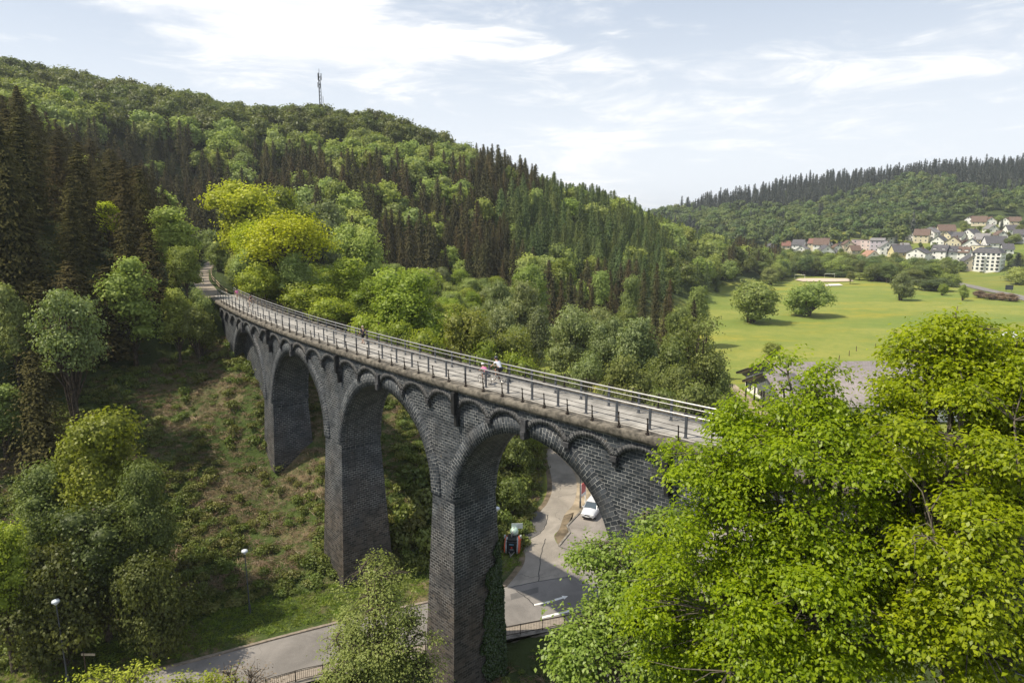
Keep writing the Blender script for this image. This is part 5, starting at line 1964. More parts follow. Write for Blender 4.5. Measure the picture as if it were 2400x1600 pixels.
ph_ = bdir(ccv)
nrm = np.array([math.cos(ph_), math.sin(ph_), 0.25]) + rng.normal(size=(len(ww), 3)) * 0.4
o_ = P_.min(0)
V_, F_ = kites(P_ - o_, nrm, rng.uniform(0.12, 0.24, len(ww)), 0.16, rng, 0.1, axis_dir=np.array([0, 0, -1.0]) + rng.normal(size=(len(ww), 3)) * 0.5)
o = link('ivy', mesh_np('ivy', V_, F_, [leaf_mat('ivy_leaves', (0.016, 0.036, 0.008), (0.045, 0.085, 0.018), trans=0.15, rough=0.35, spec=0.5)], tint=rng.random(len(ww))))
o.location = o_
tag(o, 'dark green ivy climbing the lower right side of the largest pier', 'ivy')

# ------------------------------------------------------------------ town
M_GLASS = plain('window_glass', (0.045, 0.055, 0.07), 0.15, noise=0.1, spec=0.8)
M_FRAMEW = M_WHITE
WALLS = {'white': (0.74, 0.73, 0.70), 'cream': (0.62, 0.55, 0.40), 'yellow': (0.62, 0.54, 0.30), 'pink': (0.62, 0.50, 0.49), 'lilac': (0.50, 0.44, 0.50), 'beige': (0.52, 0.45, 0.34), 'red': (0.34, 0.07, 0.05), 'grey': (0.45, 0.44, 0.43)}
ROOFS = {'slate': (0.085, 0.082, 0.09), 'brown': (0.13, 0.085, 0.065), 'red': (0.20, 0.10, 0.08), 'orange': (0.32, 0.18, 0.12), 'grey': (0.20, 0.19, 0.19)}
MW = {k: plain('render_' + k, v, 0.85, noise=0.06, nscale=0.6) for k, v in WALLS.items()}
MR = {k: plain('roof_tiles_' + k, v, 0.75, noise=0.2, nscale=1.5) for k, v in ROOFS.items()}


def house(px, py, wpx, wall, roof, label, gable=True, storeys=2, rot=0.0, depth=None, flat=False, pitch=0.8, accent=None, dormer=False, group=None, name='house', chimney=True, t=None):
    """px, py: middle of the front base in the 840x380 detail of the town (2.8x)"""
    X_, Y_ = 1560 + px / 2.8, 380 + py / 2.8
    p = hit(X_, Y_, 250) if t is None else at(X_, Y_, t)
    dist = p.y
    w_ = wpx / 2.8 / 1600 * dist
    d_ = depth or max(8.5, min(12.0, w_ * 1.1))
    view = math.atan2(p.x, p.y)
    e = empty(name, (p.x, p.y + d_ * 0.25, p.z), -view + rot)
    hh = storeys * 2.8 + 0.3
    x, y = w_ / 2, d_ / 2
    mb = MB()
    b = -3.0
    if flat:
        mb.box((0, 0, (hh + b) / 2), (w_, d_, hh - b))
        mb.build('wall', MW[wall], e)
        MB().box((0, 0, hh + 0.1), (w_ + 0.4, d_ + 0.4, 0.25)).build('roof', MR[roof], e)
        rz = hh
    else:
        if gable:
            rz = hh + x * pitch
            vs = [(-x, -y, b), (x, -y, b), (x, y, b), (-x, y, b), (-x, -y, hh), (x, -y, hh), (x, y, hh), (-x, y, hh), (0, -y, rz), (0, y, rz)]
            fs = [(0, 1, 5, 8, 4), (2, 3, 7, 9, 6), (1, 2, 6, 5), (3, 0, 4, 7)]
            mb.add(vs, fs).build('wall', MW[wall], e)
            o_ = 0.5
            t_ = 0.22
            ex, ez = x + o_, hh - o_ * pitch
            yo = y + 0.5
            rv = [(-ex, -yo, ez), (0, -yo, rz), (ex, -yo, ez), (-ex, yo, ez), (0, yo, rz), (ex, yo, ez)]
            rv += [(a, b2, c + t_) for a, b2, c in rv]
            MB().add(rv, [(0, 3, 4, 1), (1, 4, 5, 2), (6, 7, 10, 9), (7, 8, 11, 10), (0, 1, 7, 6), (1, 2, 8, 7), (3, 9, 10, 4), (4, 10, 11, 5), (0, 6, 9, 3), (2, 5, 11, 8)]).build('roof', MR[roof], e)
        else:
            rz = hh + y * pitch
            vs = [(-x, -y, b), (x, -y, b), (x, y, b), (-x, y, b), (-x, -y, hh), (x, -y, hh), (x, y, hh), (-x, y, hh), (-x, 0, rz), (x, 0, rz)]
            fs = [(0, 1, 5, 4), (2, 3, 7, 6), (1, 2, 6, 9, 5), (3, 0, 4, 8, 7)]
            mb.add(vs, fs).build('wall', MW[wall], e)
            o_, t_ = 0.5, 0.22
            ey, ez, xo = y + o_, hh - o_ * pitch, x + 0.5
            rv = [(-xo, -ey, ez), (-xo, 0, rz), (-xo, ey, ez), (xo, -ey, ez), (xo, 0, rz), (xo, ey, ez)]
            rv += [(a, b2, c + t_) for a, b2, c in rv]
            MB().add(rv, [(0, 1, 4, 3), (1, 2, 5, 4), (6, 9, 10, 7), (7, 10, 11, 8), (0, 6, 7, 1), (1, 7, 8, 2), (3, 4, 10, 9), (4, 5, 11, 10), (0, 3, 9, 6), (2, 8, 11, 5)]).build('roof', MR[roof], e)
    if chimney and not flat:
        c_ = MB().box((x * 0.3, y * 0.2, rz + 0.2), (0.6, 0.6, 1.8)).build('chimney', MR['brown'], e)
    # windows: front and both sides, each a framed pane of its own
    n = max(2, int(w_ / 3.0))
    for s_i in range(storeys + (1 if (gable and not flat) else 0)):
        nn = n if s_i < storeys else 1
        for i in range(nn):
            wx_ = (i + 0.5) / nn * w_ - x if nn > 1 else 0
            f_ = MB().box((wx_, -y - 0.01, s_i * 2.8 + 1.7), (1.15, 0.10, 1.2)).build('window', M_WHITE, e)
            MB().box((wx_, -y - 0.05, s_i * 2.8 + 1.7), (0.95, 0.08, 1.0)).build('pane', M_GLASS, f_)
    for sx_ in (-1, 1):
        for s_i in range(storeys):
            for q in (-0.25, 0.25):
                f_ = MB().box((sx_ * (x + 0.01), q * d_, s_i * 2.8 + 1.7), (0.10, 1.3, 1.3)).build('window', M_WHITE, e)
                MB().box((sx_ * (x + 0.05), q * d_, s_i * 2.8 + 1.7), (0.08, 1.1, 1.1)).build('pane', M_GLASS, f_)
    if accent:
        MB().box((x * 0.55, -y - 0.05, hh * 0.5), (w_ * 0.3, 0.16, hh)).build('facade_panel', MW[accent], e)
    if dormer:
        for q in (-0.3, 0.3):
            MB().box((q * w_, -y * 0.55, hh + 1.0), (2.0, 2.4, 1.5)).build('dormer', MW[wall], e)
            MB().box((q * w_, -y * 0.55, hh + 1.85), (2.5, 2.8, 0.22)).build('dormer_roof', MR[roof], e)
    return tag(e, label, 'house', group)


H = [
    (695, 578, 45, 'grey', 'slate', 'small grey house at the left end of the town, half behind trees', dict(gable=True, storeys=1)),
    (795, 572, 50, 'cream', 'red', 'small house with a red roof second from the left in the town', dict(gable=False, storeys=1)),
    (880, 590, 70, 'white', 'slate', 'white house with dark slate roof left behind the house with the red panel', dict(gable=False)),
    (905, 632, 85, 'white', 'grey', 'white gabled house with a dark red vertical panel at its right corner', dict(gable=True, accent='red', storeys=2)),
    (975, 580, 55, 'cream', 'red', 'house with a steep red roof behind the two big white gables', dict(gable=False, storeys=2)),
    (1030, 590, 90, 'white', 'brown', 'wide white house with a grey brown roof behind the big white gable', dict(gable=False)),
    (1055, 636, 90, 'white', 'slate', 'big bright white gable house above the meadow trees', dict(gable=True)),
    (975, 645, 52, 'white', 'slate', 'low white house wedged left of the big white gable', dict(gable=False, storeys=1)),
    (1098, 632, 55, 'grey', 'slate', 'small house with a dark roof right of the big white gable', dict(gable=False, storeys=1)),
    (1128, 585, 50, 'white', 'brown', 'white house with a brown roof peeking out right of the wide white house', dict(gable=True, storeys=1)),
    (1200, 588, 62, 'beige', 'brown', 'beige gabled house just left of the pink block', dict(gable=True)),
    (1263, 582, 66, 'pink', 'grey', 'left half of the pink flat roofed school block', dict(flat=True, storeys=3)),
    (1332, 585, 66, 'pink', 'brown', 'right half of the pink flat roofed school block', dict(flat=True, storeys=3)),
    (1400, 590, 80, 'lilac', 'grey', 'lilac block with a shallow roof right of the pink school', dict(gable=False, storeys=3, pitch=0.3)),
    (1245, 606, 60, 'beige', 'brown', 'low house with a brown roof in front of the pink block', dict(gable=False, storeys=1)),
    (1352, 645, 85, 'white', 'orange', 'white gable with an orange roof edge rising from the meadow trees', dict(gable=True, storeys=1)),
    (1455, 612, 85, 'white', 'grey', 'white house with grey roof and a red side wing', dict(gable=True, accent='red')),
    (1500, 592, 50, 'red', 'grey', 'dark red cube house behind the white one with the red wing', dict(flat=True)),
    (1550, 648, 110, 'yellow', 'slate', 'yellow house with a dark grey roof', dict(gable=False)),
    (1675, 655, 115, 'white', 'slate', 'white house with grey roof and long white terrace right of the yellow one', dict(gable=True, pitch=0.55)),
    (1470, 540, 75, 'white', 'grey', 'white flat roofed house standing alone high above the lilac block', dict(flat=True, storeys=2)),
    (1632, 520, 75, 'white', 'slate', 'white gabled house at the left end of the upper row', dict(gable=True, storeys=1)),
    (1692, 528, 85, 'cream', 'brown', 'cream house with brown roof second in the upper row', dict(gable=False)),
    (1750, 510, 80, 'white', 'grey', 'tall white gable third in the upper row', dict(gable=True)),
    (1812, 545, 80, 'white', 'slate', 'white house with a steep dark gable in the upper row', dict(gable=True, storeys=1)),
    (1850, 475, 95, 'beige', 'brown', 'brown roofed house highest above the upper row', dict(gable=False, storeys=1)),
    (1865, 505, 60, 'cream', 'slate', 'cream house squeezed between two dark gables', dict(gable=True, storeys=1)),
    (1905, 555, 95, 'cream', 'brown', 'wide cream gable house right of the white steep one', dict(gable=True, storeys=1)),
    (2020, 500, 85, 'white', 'slate', 'white house whose dark solar roof faces the valley', dict(gable=True, storeys=1)),
    (2022, 570, 100, 'white', 'slate', 'white gabled house beside the copper beech', dict(gable=True, storeys=1)),
    (2095, 535, 85, 'yellow', 'grey', 'pale yellow house on the slope left of the long grey roof', dict(gable=False, storeys=1)),
    (2085, 578, 80, 'cream', 'grey', 'low cream annex below the pale yellow house', dict(flat=True, storeys=1)),
    (2175, 560, 120, 'white', 'slate', 'white house with a long grey roof above the apartment block', dict(gable=False, storeys=1)),
    (1815, 640, 85, 'white', 'slate', 'white terraced house with dark roof at the left of the dormered row', dict(gable=False, dormer=True)),
    (1895, 645, 80, 'white', 'slate', 'white terraced house with dormers in the middle of the row', dict(gable=False, dormer=True)),
    (1965, 650, 70, 'white', 'brown', 'white end house of the dormered row next to the beige villa', dict(gable=False, dormer=True)),
    (2012, 708, 95, 'beige', 'slate', 'beige villa with a steep dark roof left of the apartment block', dict(gable=True)),
    (2070, 415, 80, 'cream', 'brown', 'house with a reddish brown roof at the top left of the hill hamlet', dict(gable=False, storeys=1)),
    (2140, 410, 60, 'white', 'red', 'small house with a rusty red roof near the hilltop conifer', dict(gable=True, storeys=1)),
    (2145, 462, 65, 'white', 'grey', 'white house on the slope below the hill hamlet', dict(gable=True, storeys=1)),
    (2250, 415, 65, 'white', 'brown', 'white gabled house high right of the conifer', dict(gable=True, storeys=1)),
    (2300, 412, 60, 'beige', 'brown', 'brown roofed house at the upper right edge of the town', dict(gable=False, storeys=1)),
    (2010, 400, 50, 'white', 'brown', 'small white house at the forest edge above the town', dict(gable=True, storeys=1)),
    (840, 560, 40, 'white', 'slate', 'tiny white house with dark roof behind the left cluster of the town', dict(gable=True, storeys=1)),
    (935, 560, 40, 'white', 'grey', 'pale house with a grey roof left of the steep red roof', dict(gable=False, storeys=1)),
    (1075, 560, 40, 'white', 'slate', 'small pale gable above the big white gable, close to the wood', dict(gable=True, storeys=1)),
    (1160, 565, 40, 'white', 'grey', 'small white house between the white brown roofed one and the beige gable', dict(gable=True, storeys=1)),
    (1575, 590, 46, 'white', 'grey', 'small white house behind the yellow one', dict(gable=False, storeys=1)),
    (1935, 515, 60, 'white', 'slate', 'white house with slate roof behind the wide cream gable', dict(gable=False, storeys=1)),
    (1975, 545, 44, 'cream', 'grey', 'narrow cream house between the cream gable and the copper beech', dict(gable=True, storeys=1)),
    (2205, 505, 64, 'white', 'brown', 'white house with a brown roof above the long grey roof', dict(gable=True, storeys=1)),
    (2250, 600, 60, 'white', 'slate', 'white house with slate roof right behind the apartment block', dict(gable=False, storeys=1)),
    (2335, 530, 70, 'grey', 'slate', 'grey house cut by the right border above the apartment block', dict(gable=False)),
    (2280, 470, 70, 'white', 'slate', 'white house with slate roof half hidden behind garden trees at the right', dict(gable=False, storeys=1)),
]
hrng = np.random.default_rng(77)
for hx_, hy_, hw_, wl, rf, lab, kw in H:
    house(hx_, hy_, hw_, wl, rf, lab, rot=hrng.uniform(-0.5, 0.5), **kw)

# apartment block with balconies
p = hit(1560 + 2135 / 2.8, 380 + 716 / 2.8, 250)
sc1 = p.y / 1600 / 2.8
e = empty('apartment_block', (p.x, p.y + 4, p.z), -math.atan2(p.x, p.y) - 0.22)
tag(e, 'tall bright white apartment block with balconies and a dark mansard roof', 'building')
w_, hh = 165 * sc1, 118 * sc1
MB().box((0, 0, hh / 2 - 1.5), (w_, 12, hh + 3)).build('wall', MW['white'], e)
MB().add([(-w_ / 2 - 0.3, -6.3, hh), (w_ / 2 + 0.3, -6.3, hh), (w_ / 2 + 0.3, 6.3, hh), (-w_ / 2 - 0.3, 6.3, hh), (-w_ / 2 + 2.4, -3.5, hh + 3.0), (w_ / 2 - 2.4, -3.5, hh + 3.0), (w_ / 2 - 2.4, 4, hh + 3.0), (-w_ / 2 + 2.4, 4, hh + 3.0)],
         [(3, 2, 1, 0), (4, 5, 6, 7), (0, 1, 5, 4), (1, 2, 6, 5), (2, 3, 7, 6), (3, 0, 4, 7)]).build('roof', MR['slate'], e)
MB().box((0, 0, hh + 3.15), (w_ - 6, 6.5, 0.2)).build('solar_panel', plain('solar_blue', (0.05, 0.07, 0.13), 0.2, spec=0.8), e)
st_h = hh / 5
for f in range(5):
    for i in range(6):
        x_ = (i + 0.5) / 6 * w_ - w_ / 2
        if i in (2, 5):
            b_ = MB().box((x_, -6.8, f * st_h + 0.15), (w_ / 6 * 0.95, 1.7, 0.18)).build('balcony', MW['white'], e)
            mb = MB().box((x_, -7.6, f * st_h + 0.95), (w_ / 6 * 0.95, 0.05, 0.15))
            for q in range(6):
                mb.box((x_ - w_ / 6 * 0.45 + q * w_ / 6 * 0.18, -7.6, f * st_h + 0.55), (0.05, 0.05, 0.8))
            mb.build('balustrade', M_GALV, b_)
        fm = MB().box((x_, -6.02, f * st_h + 1.6), (1.6, 0.12, 1.5)).build('window', M_WHITE, e)
        MB().box((x_, -6.08, f * st_h + 1.6), (1.4, 0.1, 1.3)).build('pane', M_GLASS, fm)
    for q in (-3, 0, 3):
        fm = MB().box((w_ / 2 + 0.02, q, f * st_h + 1.6), (0.12, 1.3, 1.4)).build('window', M_WHITE, e)
        MB().box((w_ / 2 + 0.08, q, f * st_h + 1.6), (0.1, 1.1, 1.2)).build('pane', M_GLASS, fm)

# garden trees between the houses
gt = [(740, 560, 22), (640, 600, 40), (1150, 600, 30), (1440, 570, 22), (1510, 560, 46), (1580, 560, 40), (1760, 580, 40), (1640, 600, 24), (1940, 600, 30), (1960, 470, 50), (2110, 480, 30), (2200, 460, 46), (2240, 560, 50), (2290, 540, 60), (2330, 470, 50), (1620, 470, 50),
      (1720, 590, 30), (2000, 620, 22), (1860, 590, 22), (2130, 600, 26), (1350, 610, 24), (1150, 640, 28), (1420, 640, 30), (1490, 660, 30), (1600, 680, 30), (1750, 690, 36), (1830, 690, 44), (1900, 700, 50), (1940, 720, 50), (1720, 700, 40), (870, 640, 30), (820, 620, 40), (760, 610, 40),
      (1560, 520, 30), (1900, 590, 24), (2060, 600, 24), (2190, 600, 30), (1300, 620, 34), (1230, 640, 30), (700, 620, 46), (2270, 700, 50), (2320, 680, 60), (2345, 740, 44), (2250, 650, 40), (1670, 560, 26), (1990, 560, 26), (2060, 450, 26), (2240, 500, 34), (1820, 590, 22), (1540, 600, 20),
      (1580, 500, 40), (1380, 520, 40), (1300, 520, 40), (1180, 530, 40), (1050, 530, 44), (950, 530, 40), (850, 540, 44), (1100, 550, 26), (1700, 470, 40), (1760, 440, 44), (1950, 430, 40), (2190, 400, 40), (2210, 420, 30), (2340, 420, 30)]
for i, (a, b, w_) in enumerate(gt):
    p = hit(1560 + a / 2.8, 380 + b / 2.8, 250)
    ww_ = w_ / 2.8 / 1600 * p.y * 1.25
    dark = (a, b) in ((1510, 560), (2200, 460), (740, 560))
    put_tree('spruce' if dark else 'bushy', L_FARSPRUCE if dark else [L_FAR, L_BEECH, L_ALDER, L_FAR][i % 4], 'garden_tree', 'dark conifer between the houses of the town' if dark else 'green garden tree among the houses of the town', 'tree',
             p.x, p.y, ww_, p.z + ww_ * (1.5 if dark else 1.0), 'conifers among the houses' if dark else 'garden trees in the town')
p = hit(1560 + 1970 / 2.8, 380 + 572 / 2.8, 250)
put_tree('bushy', leaf_mat('copper_beech', (0.06, 0.02, 0.02), (0.12, 0.04, 0.035)), 'garden_tree', 'small dark red copper beech between white houses', 'tree', p.x, p.y, 7, p.z + 7)

# ------------------------------------------------------------------ meadow edge: playing field, country road, sign, posts
Z3 = lambda a, b: (1560 + a / 2.8, 380 + b / 2.8)


def field_sheet(name, pts, mat, z=0.05):
    g_pts = [G(*Z3(a, b), z=0.3) for a, b in pts]
    o = sheet(name, [(q.x, q.y) for q in g_pts], z, mat)
    return tag(o, None, None, None, 'structure')


M_SAND = plain('pale_sand', (0.52, 0.42, 0.33), 0.9, noise=0.1)
M_SANDL = plain('light_paving', (0.62, 0.58, 0.52), 0.9, noise=0.08)
field_sheet('sports_ground', [(848, 772), (880, 762), (1200, 763), (1235, 780), (1100, 784), (900, 782)], M_SAND, 0.35)
field_sheet('paved_area', [(1045, 800), (1140, 797), (1165, 808), (1050, 812)], M_SANDL, 0.30)
for a, b in ((880, 758), (1075, 752)):
    q = G(*Z3(a, b + 6), z=0.35)
    e = empty('football_goal', (q.x, q.y, 0.35), -0.2)
    MB().tube([(-2.8, 0, 0), (-2.8, 0, 2.3), (2.8, 0, 2.3), (2.8, 0, 0)], 0.09, 6).build('goal_frame', M_WHITE, e)
    MB().tube([(-2.8, 0, 2.3), (-2.8, 1.4, 0.05), (2.8, 1.4, 0.05), (2.8, 0, 2.3)], 0.04, 5).build('net_frame', M_GALV, e)
    tag(e, 'white football goal at the left end of the sandy playing field' if a < 1000 else 'pale goal frame in the middle of the sandy playing field', 'goal')

rp = [Vector(G(*Z3(a, b), z=1.0)) for a, b in ((1850, 772), (1990, 800), (2130, 832), (2260, 856), (2352, 880), (2500, 925))]
rp = [(q.x, q.y) for q in rp]
rs = smooth_line(rp, 8)


def draped(name, pts, width, mat, lift=0.12):
    mb = MB()
    P = [Vector(q) for q in pts]
    vs, fs = [], []
    for i, q in enumerate(P):
        d = (P[min(i + 1, len(P) - 1)] - P[max(i - 1, 0)]).normalized()
        n_ = Vector((-d.y, d.x))
        for s_ in np.linspace(-0.5, 0.5, 4):
            r_ = q + n_ * width * s_
            zc_ = max(float(height(r_.x, r_.y)), float(height(q.x, q.y)))
            vs.append((r_.x, r_.y, zc_ + lift))
    for i in range(len(P) - 1):
        for k in range(3):
            fs.append((i * 4 + k, i * 4 + 4 + k, i * 4 + 5 + k, i * 4 + 1 + k)[::-1])
    mb.add(vs, fs)
    return tag(mb.build(name, mat), None, None, None, 'structure')


draped('country_road', rs, 7.0, M_ROAD, 0.25)
p = hit(*Z3(2252, 850))
e = empty('roadside_board', tuple(p), -0.55)
for x_ in (-1.1, 1.1):
    MB().tube([(x_, 0, -0.5), (x_, 0, 3.0)], 0.06, 6).build('leg', M_DARKMETAL, e)
MB().bevbox((0, 0, 2.1), (3.2, 0.14, 2.3), 0.03).build('board', plain('dark_back_of_board', (0.03, 0.035, 0.045), 0.6), e)
tag(e, 'dark rectangular road board on two legs seen from behind beside the country road', 'sign')
for i, (a, b) in enumerate(((1966, 845), (1990, 834), (2007, 823), (2051, 817))):
    q = G(a, b)
    e = MB().tube([(0, 0, -0.3), (0.03, 0.02, 1.45)], 0.11, 7, True, 0.09).build('fence_post', M_WOOD)
    e.location = (q.x, q.y, 0)
    e.rotation_euler = (0.03 * (i - 1), 0.05 * (-1) ** i, i)
    tag(e, 'weathered wooden post on the meadow above the grey hall', 'post', 'wooden posts on the meadow')

# ------------------------------------------------------------------ grey hall behind the maple


def slate_mat():
    m, t, p = new_mat('slate_roof')
    tcn = t.n('ShaderNodeTexCoord')
    b = t.n('ShaderNodeTexBrick')
    t.l(t.mapping(tcn.outputs['UV'], (1, 1, 1)), b.inputs['Vector'])
    b.inputs['Scale'].default_value = 1
    b.inputs['Brick Width'].default_value = 0.55
    b.inputs['Row Height'].default_value = 0.62
    b.inputs['Mortar Size'].default_value = 0.03
    b.inputs['Color1'].default_value = (0.19, 0.165, 0.165, 1)
    b.inputs['Color2'].default_value = (0.245, 0.215, 0.215, 1)
    b.inputs['Mortar'].default_value = (0.15, 0.13, 0.135, 1)
    t.l(b.outputs[0], p.inputs['Base Color'])
    p.inputs['Roughness'].default_value = 0.65
    return m


M_SLATE = slate_mat()
M_CLAD = plain('grey_cladding', (0.13, 0.145, 0.15), 0.7, noise=0.2, nscale=2)


def gable_hall(e, x0, x1, yr, half, zr, drop, wall_in, verge=True, wall_mat=None):
    """hall with its ridge along local x; one child per part"""
    ze = zr - drop
    def sl(sgn, nm):
        V_ = np.array([(x0, yr, zr), (x1, yr, zr), (x1, yr + sgn * half, ze), (x0, yr + sgn * half, ze)], float)
        V2 = V_ - np.array([0, 0, 0.25])
        VV = np.concatenate([V_, V2])
        Fq = np.array([(0, 1, 2, 3), (7, 6, 5, 4), (0, 4, 5, 1), (1, 5, 6, 2), (2, 6, 7, 3), (3, 7, 4, 0)])
        if sgn > 0:
            Fq = Fq[:, ::-1]
        uv = np.array([(v[0], abs(v[1] - yr) * 1.06) for v in VV])
        link('roof', mesh_np('roof', VV, Fq, [M_SLATE], uv), e)
    sl(-1, 'near')
    sl(1, 'far')
    # gable cladding
    xi = x0 + 0.8
    g = 0.95
    MB().add([(xi, yr - half * g, ze - 0.2), (xi, yr + half * g, ze - 0.2), (xi, yr, zr - 0.35), (xi + 0.25, yr - half * g, ze - 0.2), (xi + 0.25, yr + half * g, ze - 0.2), (xi + 0.25, yr, zr - 0.35)],
             [(0, 2, 1), (3, 4, 5), (0, 1, 4, 3), (1, 2, 5, 4), (2, 0, 3, 5)]).build('gable', M_CLAD, e)
    for sgn in (-1, 1):
        MB().tube([(x0 - 0.05, yr, zr + 0.06), (x0 - 0.05, yr + sgn * half, ze + 0.06)], 0.16, 4).build('bargeboard', M_DARKMETAL, e)
        MB().tube([(x0, yr + sgn * (half + 0.1), ze - 0.1), (x1, yr + sgn * (half + 0.1), ze - 0.1)], 0.12, 6).build('gutter', M_DARKMETAL, e)
    MB().box(((x0 + wall_in + x1) / 2, yr, (ze - 0.3) / 2), (x1 - x0 - wall_in, half * 1.8, ze + 0.3)).build('wall', wall_mat or MW['white'], e)
    n = 5
    for k in range(n):
        y_ = yr - half * 0.75 + k * half * 1.5 / (n - 1)
        fm = MB().box((x0 + wall_in - 0.05, y_, ze * 0.5), (0.14, 2.0, ze * 0.55)).build('window', M_DARKMETAL, e)
        MB().box((x0 + wall_in - 0.12, y_, ze * 0.5), (0.1, 1.8, ze * 0.48)).build('pane', M_GLASS, fm)


e = empty('hall', (49, 132 * 0.974, 0), R(4))
tag(e, 'wide low hall with a grey slate roof and a dark clad gable behind the maples', 'building')
yo = 0
gable_hall(e, 0, 62, 0, 14, 8.6, 5.2, 1.5)
gable_hall(e, -2.6, 3.5, -4.5, 9, 7.5, 3.6, 4.5)
for y_ in (-12.5, -8.5, -4.5, -0.5, 3.5):
    MB().tube([(-2.2, y_, 0), (-2.2, y_, 4.3)], 0.16, 8).build('column', M_DARKMETAL, e)
tag(sheet('forecourt', [(38, 108), (48, 108), (49, 146), (40, 146)], 0.02, M_GRAV), kind='structure')

e = empty('warehouse', (160, 170, -1.9), R(8))
tag(e, 'large white flat building glimpsed behind the treetop at the right border', 'building')
MB().box((0, 0, 3.6), (70, 30, 7.2)).build('wall', MW['white'], e)
MB().box((0, 0, 7.5), (71, 31, 0.6)).build('roof', plain('white_roof_sheet', (0.5, 0.5, 0.5), 0.6), e)
for k in range(4):
    MB().box((-25 + k * 16, -6, 8.3), (7, 3, 1.0)).build('skylight', M_GALV, e)
MB().box((0, -15.1, 3.0), (60, 0.2, 1.6)).build('window_band', M_GLASS, e)

# white containers behind the thicket
q = G(1587, 911)
e = empty('storage_container', (q.x, q.y + 1.2, 0), 0.35)
mb = MB().bevbox((0, 0, 1.35), (2.6, 2.4, 2.6), 0.04)
for k in range(9):
    mb.box((-1.2 + k * 0.3, -1.22, 1.35), (0.08, 0.06, 2.3))
mb.build('body', plain('dull_white_metal', (0.55, 0.54, 0.50), 0.6, noise=0.15), e)
MB().box((0.1, -1.26, 1.2), (1.0, 0.06, 2.0)).build('door', MW['grey'], e)
tag(e, 'boxy white container standing at the right end of the thicket', 'container')
e = empty('storage_container', (q.x - 6.0, q.y + 5.5, 0), 0.2)
mb = MB().bevbox((0, 0, 1.25), (7.5, 2.6, 2.5), 0.05)
for k in range(24):
    mb.box((-3.6 + k * 0.3, -1.32, 1.25), (0.1, 0.06, 2.2))
mb.build('body', plain('container_white', (0.7, 0.7, 0.68), 0.55), e)
MB().box((0, 0, 2.56), (7.7, 2.8, 0.1)).build('roof', M_WHITE, e)
tag(e, 'long low white container hidden among the bushes left of the boxy one', 'container')

# ------------------------------------------------------------------ radio mast on the crest
mx, my = at(751, 240, 330)[:2]
mz = gz(mx, my)
e = empty('radio_mast', (mx, my, mz))
mb = MB()
top = 105.0 - mz
for k in range(3):
    a = k * 2.094
    mb.tube([(0.9 * math.cos(a), 0.9 * math.sin(a), -1), (0.5 * math.cos(a), 0.5 * math.sin(a), top * 0.93)], 0.12, 5)
nb = 16
for i in range(nb):
    z0, z1 = top * 0.93 * i / nb, top * 0.93 * (i + 1) / nb
    for k in range(3):
        a, b = k * 2.094, (k + 1) * 2.094
        r0, r1 = 0.9 - 0.4 * i / nb, 0.9 - 0.4 * (i + 1) / nb
        mb.tube([(r0 * math.cos(a), r0 * math.sin(a), z0), (r1 * math.cos(b), r1 * math.sin(b), z1)], 0.07, 4)
mb.build('lattice', M_DARKMETAL, e)
for k in range(3):
    a = k * 2.094 + 0.4
    MB().tube([(0.9 * math.cos(a), 0.9 * math.sin(a), top * 0.86), (0.9 * math.cos(a), 0.9 * math.sin(a), top * 0.97)], 0.22, 6).build('antenna', M_DARKMETAL, e)
    MB().tube([(0.8 * math.cos(a + 1), 0.8 * math.sin(a + 1), top * 0.74), (0.8 * math.cos(a + 1), 0.8 * math.sin(a + 1), top * 0.82)], 0.2, 6).build('antenna', M_DARKMETAL, e)
MB().tube([(0.5, -0.6, top * 0.45), (0.5, -1.1, top * 0.45)], 0.75, 12).build('dish', M_DARKMETAL, e)
MB().tube([(0.9, 0.3, top * 0.5), (1.3, 0.3, top * 0.5), (1.3, 0.3, top * 0.6)], 0.12, 5).build('antenna', M_DARKMETAL, e)
MB().tube([(0, 0, top * 0.93), (0, 0, top * 1.04)], 0.09, 5).build('spike', M_DARKMETAL, e)
tag(e, 'slim black lattice radio mast standing on the wooded crest', 'mast')

# ------------------------------------------------------------------ street lamps


def lamp(x, y, ztop, label, lean=(0, 0), style=0):
    z = gz(x, y)
    e = empty('street_lamp', (x, y, z))
    h = ztop - z
    tp = (lean[0], lean[1], h)
    MB().tube([(0, 0, -0.4), (lean[0] * 0.4, lean[1] * 0.4, h * 0.4), tp], 0.075, 8, True, 0.045).build('pole', M_POST, e)
    MB().tube([(0, 0, 0), (lean[0] * 0.15, 0, 0.9)], 0.11, 8).build('base_sleeve', M_POST, e)
    mb = MB()
    mb.tube([(tp[0], tp[1], h - 0.02), (tp[0], tp[1], h + 0.10), (tp[0], tp[1], h + 0.16), (tp[0], tp[1], h + 0.30), (tp[0], tp[1], h + 0.38)], [0.08, 0.13, 0.30, 0.26, 0.05], 12)
    hd = mb.build('lamp_head', plain('pale_lamp_housing', (0.62, 0.66, 0.72), 0.4) if 'pale_lamp_housing' not in bpy.data.materials else bpy.data.materials['pale_lamp_housing'], e, True)
    MB().tube([(tp[0], tp[1], h - 0.06), (tp[0], tp[1], h + 0.08)], [0.10, 0.20], 12).build('diffuser', M_WHITE, hd)
    return tag(e, label, 'street lamp')


lamp(-34.8, 47.9, 6.9, 'street lamp with a pale head at the far left on the shaded verge', (-0.15, 0))
lamp(-24.2, 57.6, 6.0, 'street lamp standing in the scrub midway along the verge, left of the alder', (-0.1, 0.05))
lamp(8.6, 81.0, 8.5, 'dark lamp post on the strip beside the car park seen through the largest arch', (-0.1, 0))
lamp(-1.75, 64.2, 7.2, 'street lamp whose pale head just shows at the right edge of the largest pier', (0.25, 0))
